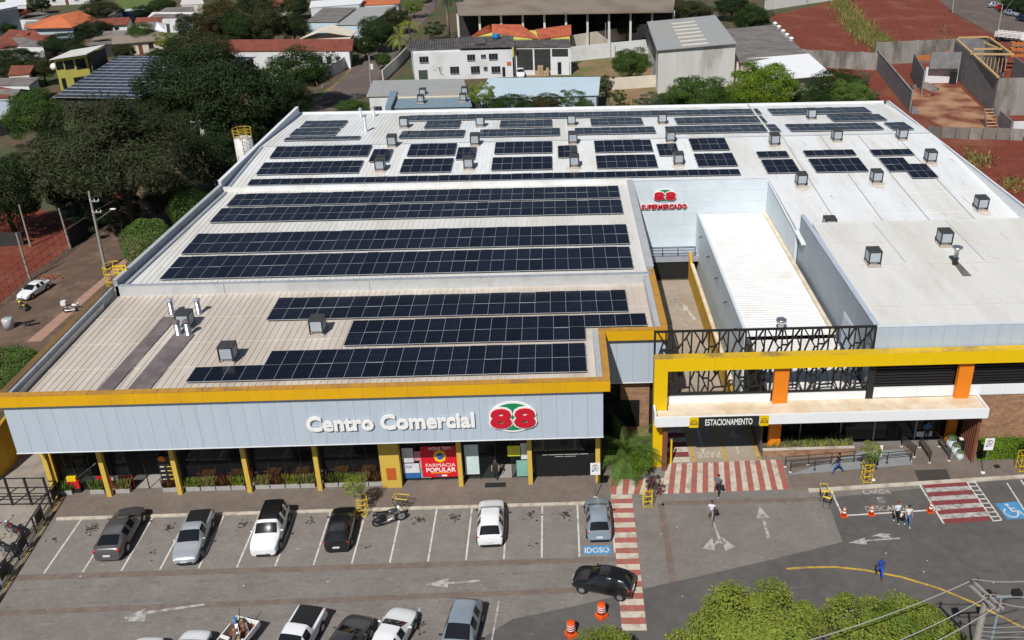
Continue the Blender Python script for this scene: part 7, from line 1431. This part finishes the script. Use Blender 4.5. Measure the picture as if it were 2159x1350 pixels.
pole_at('concrete pole with street lamp beside the dirt street', (222, 566), (187, 404), [(.88, .9, 1), (.74, .9, 1)], (238, 441)); pole_at('concrete pole with lamp beside the dark trees', (588, 262), (573, 152), [(.93, .8, 1), (.82, .8, 1)], (606, 177)); pole_at('pole with transformer in front of the dark trees', (432, 345), (421, 254), [(.97, 1.2, 0)], (462, 281), boxes=True)
pole_at('thin pole on the corner of the tiled building', (761, 122), (753, 45)); pole_at('short white post on the grassy verge', (680, 186), (676, 155), r=.1); pole_at('pole with transformer by the street corner', (783, 196), (778, 118), boxes=True); pole_at('pole by the asphalt street at the top right', (2008, 27), (2013, -30)); pole_at('leaning pole in front of the stake truck', (2102, 80), (2114, 10), lamp=(2136, -2)); pole_at('slim pole in the yard beside the grey warehouse', (1288, 128), (1287, 60), r=.08); pole_at('slim pole behind the boundary wall', (1276, 112), (1277, 48), r=.08)
CPG = 'old court posts'
for i, (b, tp) in enumerate((((64, 590), (34, 492)), ((149, 524), (124, 440)), ((65, 520), (40, 432)), ((140, 455), (125, 378)))):
    pole_at('old leaning court post, '+('nearest the white sedan', 'at the far corner of the court', 'behind the nearest one', 'deepest under the feathery tree')[i], b, tp, r=.10, name='court_post')
# court fence made of thin wires
cf = thing('court_fence', 'rusty wire fence around the red clay court', 'fence', at(64, 590)); P_ = [at(x, y) for x, y in ((-20, 660), (64, 590), (149, 524))]; mb = MB()
for a, b in zip(P_[:-1], P_[1:]):
    for z in (.2, 1.0, 1.9, 2.6): mb.bar(a+Vector((0, 0, z)), b+Vector((0, 0, z)), .035)
    for i in range(7): q = a.lerp(b, i/6); mb.bar(q, q+Vector((0, 0, 2.6)), .035)
mb.build('wires', M_('rust', (.10, .045, .03), .9), cf)
wall_line('court_wall', 'dark low wall behind the clay court', [(-30, 522), (52, 516)], 1.6, 'plaster_dark'); wall_line('court_wall', 'dark wall along the shaded end of the court', [(150, 522), (232, 462)], 2.2, 'plaster_dark')
rn = random.Random(12); rb = MB()
for _ in range(40): q = at(104+rn.gauss(0, 10), 583+rn.gauss(0, 3)); s = rn.uniform(.05, .14); rb.box(q.x-s, q.x+s, q.y-s, q.y+s, -.05, s*.9)
tag(rb.build('rubble', K['pale_earth']), 'broken pale rubble beside the white sedan', kind='stuff')
p = at(20, 692); t = thing('mixer_drum', 'grey drum and handcart standing on the dirt street', 'drum', p); MB().lathe(p, [(.45, -.03), (.5, 1.0), (.45, 1.05)], 14).build('drum', K['flashing'], t, True); MB().bar(p+Vector((1.1, .2, .35)), p+Vector((2.3, .5, .5)), .3, .1).build('handcart', K['black_trim'], t); MB().torus(p+Vector((1.7, .3, .25)), .2, .05, 'y').build('wheel', K['tyre'], t)
# concrete pole with double crossarm and wires at the bottom right
T_ = at(2079, 1262, 9.2); pt = thing('power_pole', 'concrete power pole with double crossarm and wires in the bottom right corner', 'pole', (T_.x, T_.y, 0)); MB().tube([(T_.x, T_.y, -.05), (T_.x, T_.y, 9.3)], [.26, .15], 8).build('shaft', K['pole_concrete'], pt)
A, B = at(2050, 1232, 9.4), at(2110, 1287, 9.4); d = (B-A).normalized(); nrm = Vector((-d.y, d.x, 0))
for s in (-.16, .16): MB().bar(A+nrm*s, B+nrm*s, .1, .13).build('crossarm', K['pole_concrete'], pt)
INS = []
for px in ((2053, 1231), (2089, 1263), (2108, 1281)):
    q = at(*px, 9.4)
    for s in (-.22, .22): MB().lathe(q+nrm*s, [(.07, .05), (.09, .12), (.05, .2), (.08, .28)], 8).build('insulator', K['porcelain'], pt)
    INS.append(q+Vector((0, 0, .28)))
WL = [(1625, 1372), (1780, 1392), (1905, 1378)]; WRr = [(2260, 1208), (2260, 1240), (2260, 1268)]
for i, q in enumerate(INS):
    for e, l in ((at(*WL[i], 8.6), 'to the left'), (at(*WRr[i], 9.0), 'to the right')):
        w = MB().tube([q.lerp(e, s)-Vector((0, 0, .35*4*s*(1-s))) for s in [k/8 for k in range(9)]], .028, 5).build('power_line', K['wire']); tag(w, 'overhead wire running %s from the %s insulator of the power pole' % (l, ('far', 'middle', 'near')[i]), 'wire', 'overhead wires')
for i in range(4):
    a, b = at(2062+i*2, 1322+i*9, 6.6), at(2260, 1300+i*14, 6.6); w = MB().tube([a.lerp(b, s)-Vector((0, 0, .3*4*s*(1-s))) for s in [k/6 for k in range(7)]], .02, 4).build('power_line', K['wire']); tag(w, 'low wire bundle strand on the power pole, strand %s from the top' % ('one', 'two', 'three', 'four')[i], 'wire', 'overhead wires')
L_ = at(2112, 1256, 7.5); lp = thing('lamp_post', 'slim blue grey lamp post with two black floodlights', 'lamp post', (L_.x, L_.y, 0)); MB().tube([(L_.x, L_.y, -.05), (L_.x, L_.y, 7.4)], [.09, .06], 8).build('shaft', M_('lamp_blue', (.22, .30, .34)), lp); MB().bar((L_.x-.9, L_.y, 7.4), (L_.x+.9, L_.y, 7.45), .08).build('crossbar', M_('lamp_blue', (.22, .30, .34)), lp)
for s in (-.8, .7): MB().box(L_.x+s-.2, L_.x+s+.2, L_.y-.25, L_.y+.1, 7.5, 7.85).build('floodlight', K['black_metal'], lp)
# =============================================================== people
SKIN = [M_('skin_light', (.42, .24, .17), .6), M_('skin_tan', (.28, .15, .09), .6), M_('skin_dark', (.13, .065, .04), .6)]
def person(label, px, py, facing, shirt, pants, hair=(.015, .011, .01), skin=0, shoes=(.03, .03, .03), stride=.28, shorts=False, arm_up=False, long_hair=False, sleeves=.5, h=1.72, z=0.0, bag=None, bald=False):
    p = at(px, py, z); t = thing('person', label, 'person', (p.x, p.y, z+.02), facing+math.pi/2, 'people', world=False); s = h/1.72; t.scale = (s, s, s)
    V, E, Rr, Tg = [], [], [], []
    def v(co, r, tg, pa=None):
        V.append(co); Rr.append(r); Tg.append(tg)
        if pa is not None: E.append((pa, len(V)-1))
        return len(V)-1
    pel = v((0, 0, .95), .135, 'pants'); sp1 = v((0, .01, 1.12), .125, 'shirt', pel); ch = v((0, 0, 1.33), .15, 'shirt', sp1); nb = v((0, 0, 1.46), .07, 'shirt', ch); nk = v((0, -.01, 1.53), .055, 'skin', nb); hd_ = v((0, -.02, 1.62), .088, 'skin', nk); ht = v((0, -.01, 1.70), .07, 'skin' if bald else 'hair', hd_); v((0, -.115, 1.615), .018, 'skin', hd_)
    for sg in (-1, 1):
        sw = stride*sg
        hp = v((sg*.09, 0, .90), .10, 'pants', pel); kn = v((sg*.10, -sw*.75-.03, .50), .068, 'pants', hp); mid = v((sg*.10, -sw*.85+(.06 if sw < 0 else 0), .30), .056, 'skin' if shorts else 'pants', kn); ak = v((sg*.10, -sw*1.0+(.12 if sw < 0 else 0), .09), .045, 'skin' if shorts else 'pants', mid); hl = v((sg*.10, -sw*1.0+(.14 if sw < 0 else .0), .045), .045, 'shoe', ak); v((sg*.11, -sw*1.0-.15+(.12 if sw < 0 else 0), .035), .036, 'shoe', hl)
        sh = v((sg*.18, 0, 1.40), .065, 'shirt', ch)
        if arm_up and sg > 0: el = v((.30, -.12, 1.32), .045, 'shirt' if sleeves > .6 else 'skin', sh); wr = v((.16, -.22, 1.56), .034, 'skin', el); hn = v((.12, -.20, 1.64), .03, 'skin', wr); fd = Vector((-.3, .1, .9))
        else: el = v((sg*.25, sw*.35+.02, 1.13), .045, 'shirt' if sleeves > .6 else 'skin', sh); wr = v((sg*.25, sw*.55-.10, .90), .034, 'skin', el); hn = v((sg*.245, sw*.6-.13, .82), .032, 'skin', wr); fd = Vector((0, -.25, -.9))
        hv = Vector(V[hn]); ax = Vector((0, 1, .1)).normalized()
        for k in range(4):
            ln = (.060, .075, .07, .055)[k]; b = hv+ax*(.012-.016*k+.012)+fd.normalized()*.03; f1 = v(tuple(b), .0095, 'skin', hn); f2 = v(tuple(b+fd.normalized()*ln*.5), .009, 'skin', f1); v(tuple(b+fd.normalized()*ln+Vector((-sg*.02, 0, 0))), .008, 'skin', f2)
        tb = v(tuple(hv+Vector((-sg*.012, -.035, -.005))), .010, 'skin', hn); v(tuple(hv+Vector((-sg*.02, -.055, -.035))), .009, 'skin', tb)
    me = bpy.data.meshes.new('body'); me.from_pydata(V, E, []); o = bpy.data.objects.new('body', me); COL.objects.link(o)
    md = o.modifiers.new('skin', 'SKIN'); md.use_smooth_shade = True; md.branch_smoothing = .4
    for i, sv in enumerate(me.skin_vertices[0].data): sv.radius = (Rr[i]*(1.12 if Tg[i] in ('shirt', 'pants') and i < 4 else 1), Rr[i]*(.82 if i < 4 else 1)); sv.use_root = i == 0
    o.modifiers.new('sub', 'SUBSURF').levels = 1
    dg = bpy.context.evaluated_depsgraph_get(); m2 = bpy.data.meshes.new_from_object(o.evaluated_get(dg)); bpy.data.objects.remove(o)
    m2.materials.clear(); idx = {'skin': 0, 'shirt': 1, 'pants': 2, 'shoe': 3, 'hair': 4}
    def cm(n, c): return M_('cloth_%s_%03d%03d%03d' % (n, c[0]*999, c[1]*999, c[2]*999), c, .85, .1)
    for m in (SKIN[skin], cm('a', shirt), cm('a', pants), cm('a', shoes), cm('a', hair)): m2.materials.append(m)
    VV = [Vector(q) for q in V]
    for pl_ in m2.polygons: c = pl_.center; pl_.material_index = idx[Tg[min(range(len(VV)), key=lambda i: (VV[i]-c).length_squared/(Rr[i]+.05)**2)]]; pl_.use_smooth = True
    b = bpy.data.objects.new('body', m2); COL.objects.link(b); b.parent = t
    if not bald:
        mb = MB().sph((0, .012, 1.655), .098, .108, .095, 12, 8)
        if long_hair: mb.sph((0, .07, 1.50), .095, .06, .17, 10, 7)
        hr = mb.build('hair', cm('a', hair), t, True); hr.location = (0, .012, .012)
    for sg in (-1, 1): MB().sph((sg*.035, -.098, 1.635), .012, .008, .009, 6, 4).build('eye', K['dark'], t); MB().sph((sg*.088, 0, 1.62), .015, .025, .032, 6, 4).build('ear', SKIN[skin], t)
    MB().sph((0, -.096, 1.572), .025, .008, .007, 6, 4).build('mouth', M_('lip', (.25, .08, .07)), t)
    if bag:
        x, y, zz, r_, c = bag; bo = MB().sph((0, 0, 0), r_*.8, r_*.5, r_, 10, 6).build('hand_bag', cm('a', c), None, True); tag(bo, {'b': 'black bag carried by ', 'w': 'white shopping bag carried by '}['b' if c[0] < .2 else 'w']+'the '+'walker in '+' '.join(label.split(' in ', 1)[1].split()[:5]), 'bag')
        bo.matrix_world = Matrix.Translation((p.x, p.y, z+.02)) @ Matrix.Rotation(facing+math.pi/2, 4, 'Z') @ Matrix.Translation((x, y, zz))
    return t
# facing: direction walked, angle from +X
person('person in slate blue shirt and black trousers walking on the broad crossing', 1513, 1044, R_(250), (.10, .13, .18), (.02, .018, .02), shoes=(.6, .6, .6), bag=(.30, .05, .72, .2, (.02, .02, .02)))
person('person in white top and grey shorts seen from behind on the arrow marking', 1499, 1100, R_(255), (.58, .58, .62), (.22, .20, .22), shorts=True, hair=(.03, .03, .05), skin=1, bag=(.30, .1, .85, .2, (.02, .02, .02)))
person('person in royal blue shirt and shorts crossing the yellow line', 1853, 1221, R_(265), (.015, .05, .28), (.012, .08, .55), shorts=True, bald=True, skin=2, shoes=(.15, .1, .08))
person('person in black shirt and blue jeans striding along the ramp', 1765, 998, R_(185), (.02, .018, .022), (.03, .10, .28), stride=.38)
person('person in pale blouse and black trousers raising a hand, red haired', 1889, 1102, R_(270), (.55, .60, .66), (.015, .015, .018), hair=(.16, .03, .015), shoes=(.7, .7, .7), arm_up=True, long_hair=True, stride=.14, bag=(.28, -.05, .62, .17, (.62, .60, .50)))
person('person in white top and blue jeans with long dark hair', 1912, 1110, R_(272), (.62, .60, .62), (.06, .17, .36), shoes=(.7, .7, .7), long_hair=True, stride=.14, bag=(-.30, .05, .75, .17, (.02, .02, .02)))
person('person in dark uniform standing in the pharmacy doorway', 1046, 1010, R_(265), (.025, .022, .025), (.02, .02, .022), stride=.05, z=.02)
person('person in blue shirt standing at the supermarket doors', 1951, 928, R_(270), (.06, .20, .48), (.02, .02, .03), stride=.05)

# lit lamps inside the restaurant
for i, x in enumerate((18.4, 18.95, 13.2)):
    t = thing('ceiling_lamp', 'small lit lamp under the restaurant ceiling, '+('left of a close pair', 'right of a close pair', 'single one')[i], 'lamp', (x, 9.6, 5.0), group='restaurant lamps'); MB().cyl((x, 9.6, 4.95), (x, 9.6, ZS), .015, .015, 6).build('cord', K['black_metal'], t); MB().sph((x, 9.6, 4.3), .09, n=10, k=6).build('bulb', mat('bulb_%d' % i, (1, .9, .75), .5, 0, emit=14), t); MB().cyl((x, 9.6, 4.36), (x, 9.6, 4.95), .02, .02, 6).build('stem', K['black_metal'], t)
# wear on the asphalt and paving
mk('patch', (.070, .066, .063), .9, .15, 3); mk('crack', (.038, .035, .033), .9, .1, 3); mk('tyre_track', (.165, .150, .137), .9, .2, 2, col2=(.20, .182, .165), c2scale=1.5, c2amt=.6)
rw = random.Random(44)
for _ in range(5):
    a = at(rw.uniform(1700, 2150), rw.uniform(1110, 1260)); mb = MB(); d = rw.uniform(0, 6.28)
    for k in range(rw.randint(5, 10)):
        d += rw.gauss(0, .5); b = a+Vector((math.cos(d), math.sin(d), 0))*rw.uniform(.3, .7); n = Vector((-(b-a).y, (b-a).x, 0)).normalized()*.012; mb.poly([(p.x, p.y, .0085) for p in (a-n, b-n, b+n, a+n)]); a = b
    tag(mb.build('crack', K['crack'], road), kind='stuff')
for y, x0, x1 in ((-1.3, -2, 33), (-2.6, -2, 30), (-4.4, -1, 26)):
    mb = MB(); x = x0
    while x < x1: l = rw.uniform(1.5, 4); w = rw.uniform(.10, .2); dy = rw.gauss(0, .12); mb.poly([(x, y+dy-w, .0042), (x+l, y+dy-w*.8+.03, .0042), (x+l, y+dy+w*.8, .0042), (x, y+dy+w, .0042)]); x += l+rw.uniform(.3, 2.2)
    tag(mb.build('tyre_track', K['tyre_track'], lot), kind='stuff')
mb = MB()
for _ in range(40):
    q = at(rw.uniform(60, 2100), rw.uniform(1100, 1340)); s = rw.uniform(.015, .05); mb.box(q.x-s, q.x+s, q.y-s*.6, q.y+s*.6, .018, .024)
tag(mb.build('litter', K['white_paint']), 'tiny scraps of litter scattered over the paving', kind='stuff')
# street wires along the dirt street poles
A_, B_, C2 = aty(190, 420, at(222, 566).y), aty(421, 258, at(432, 345).y), aty(574, 160, at(588, 262).y)
for i, (a, b) in enumerate(((A_, B_), (B_, C2), (A_+Vector((.5, 0, -1.2)), B_+Vector((.5, 0, -1.2))))):
    w = MB().tube([a.lerp(b, s)-Vector((0, 0, .8*4*s*(1-s))) for s in [k/8 for k in range(9)]], .022, 4).build('power_line', K['wire']); tag(w, ('upper wire between the dirt street poles', 'wire from the transformer pole to the lamp pole', 'lower wire between the dirt street poles')[i], 'wire', 'overhead wires')
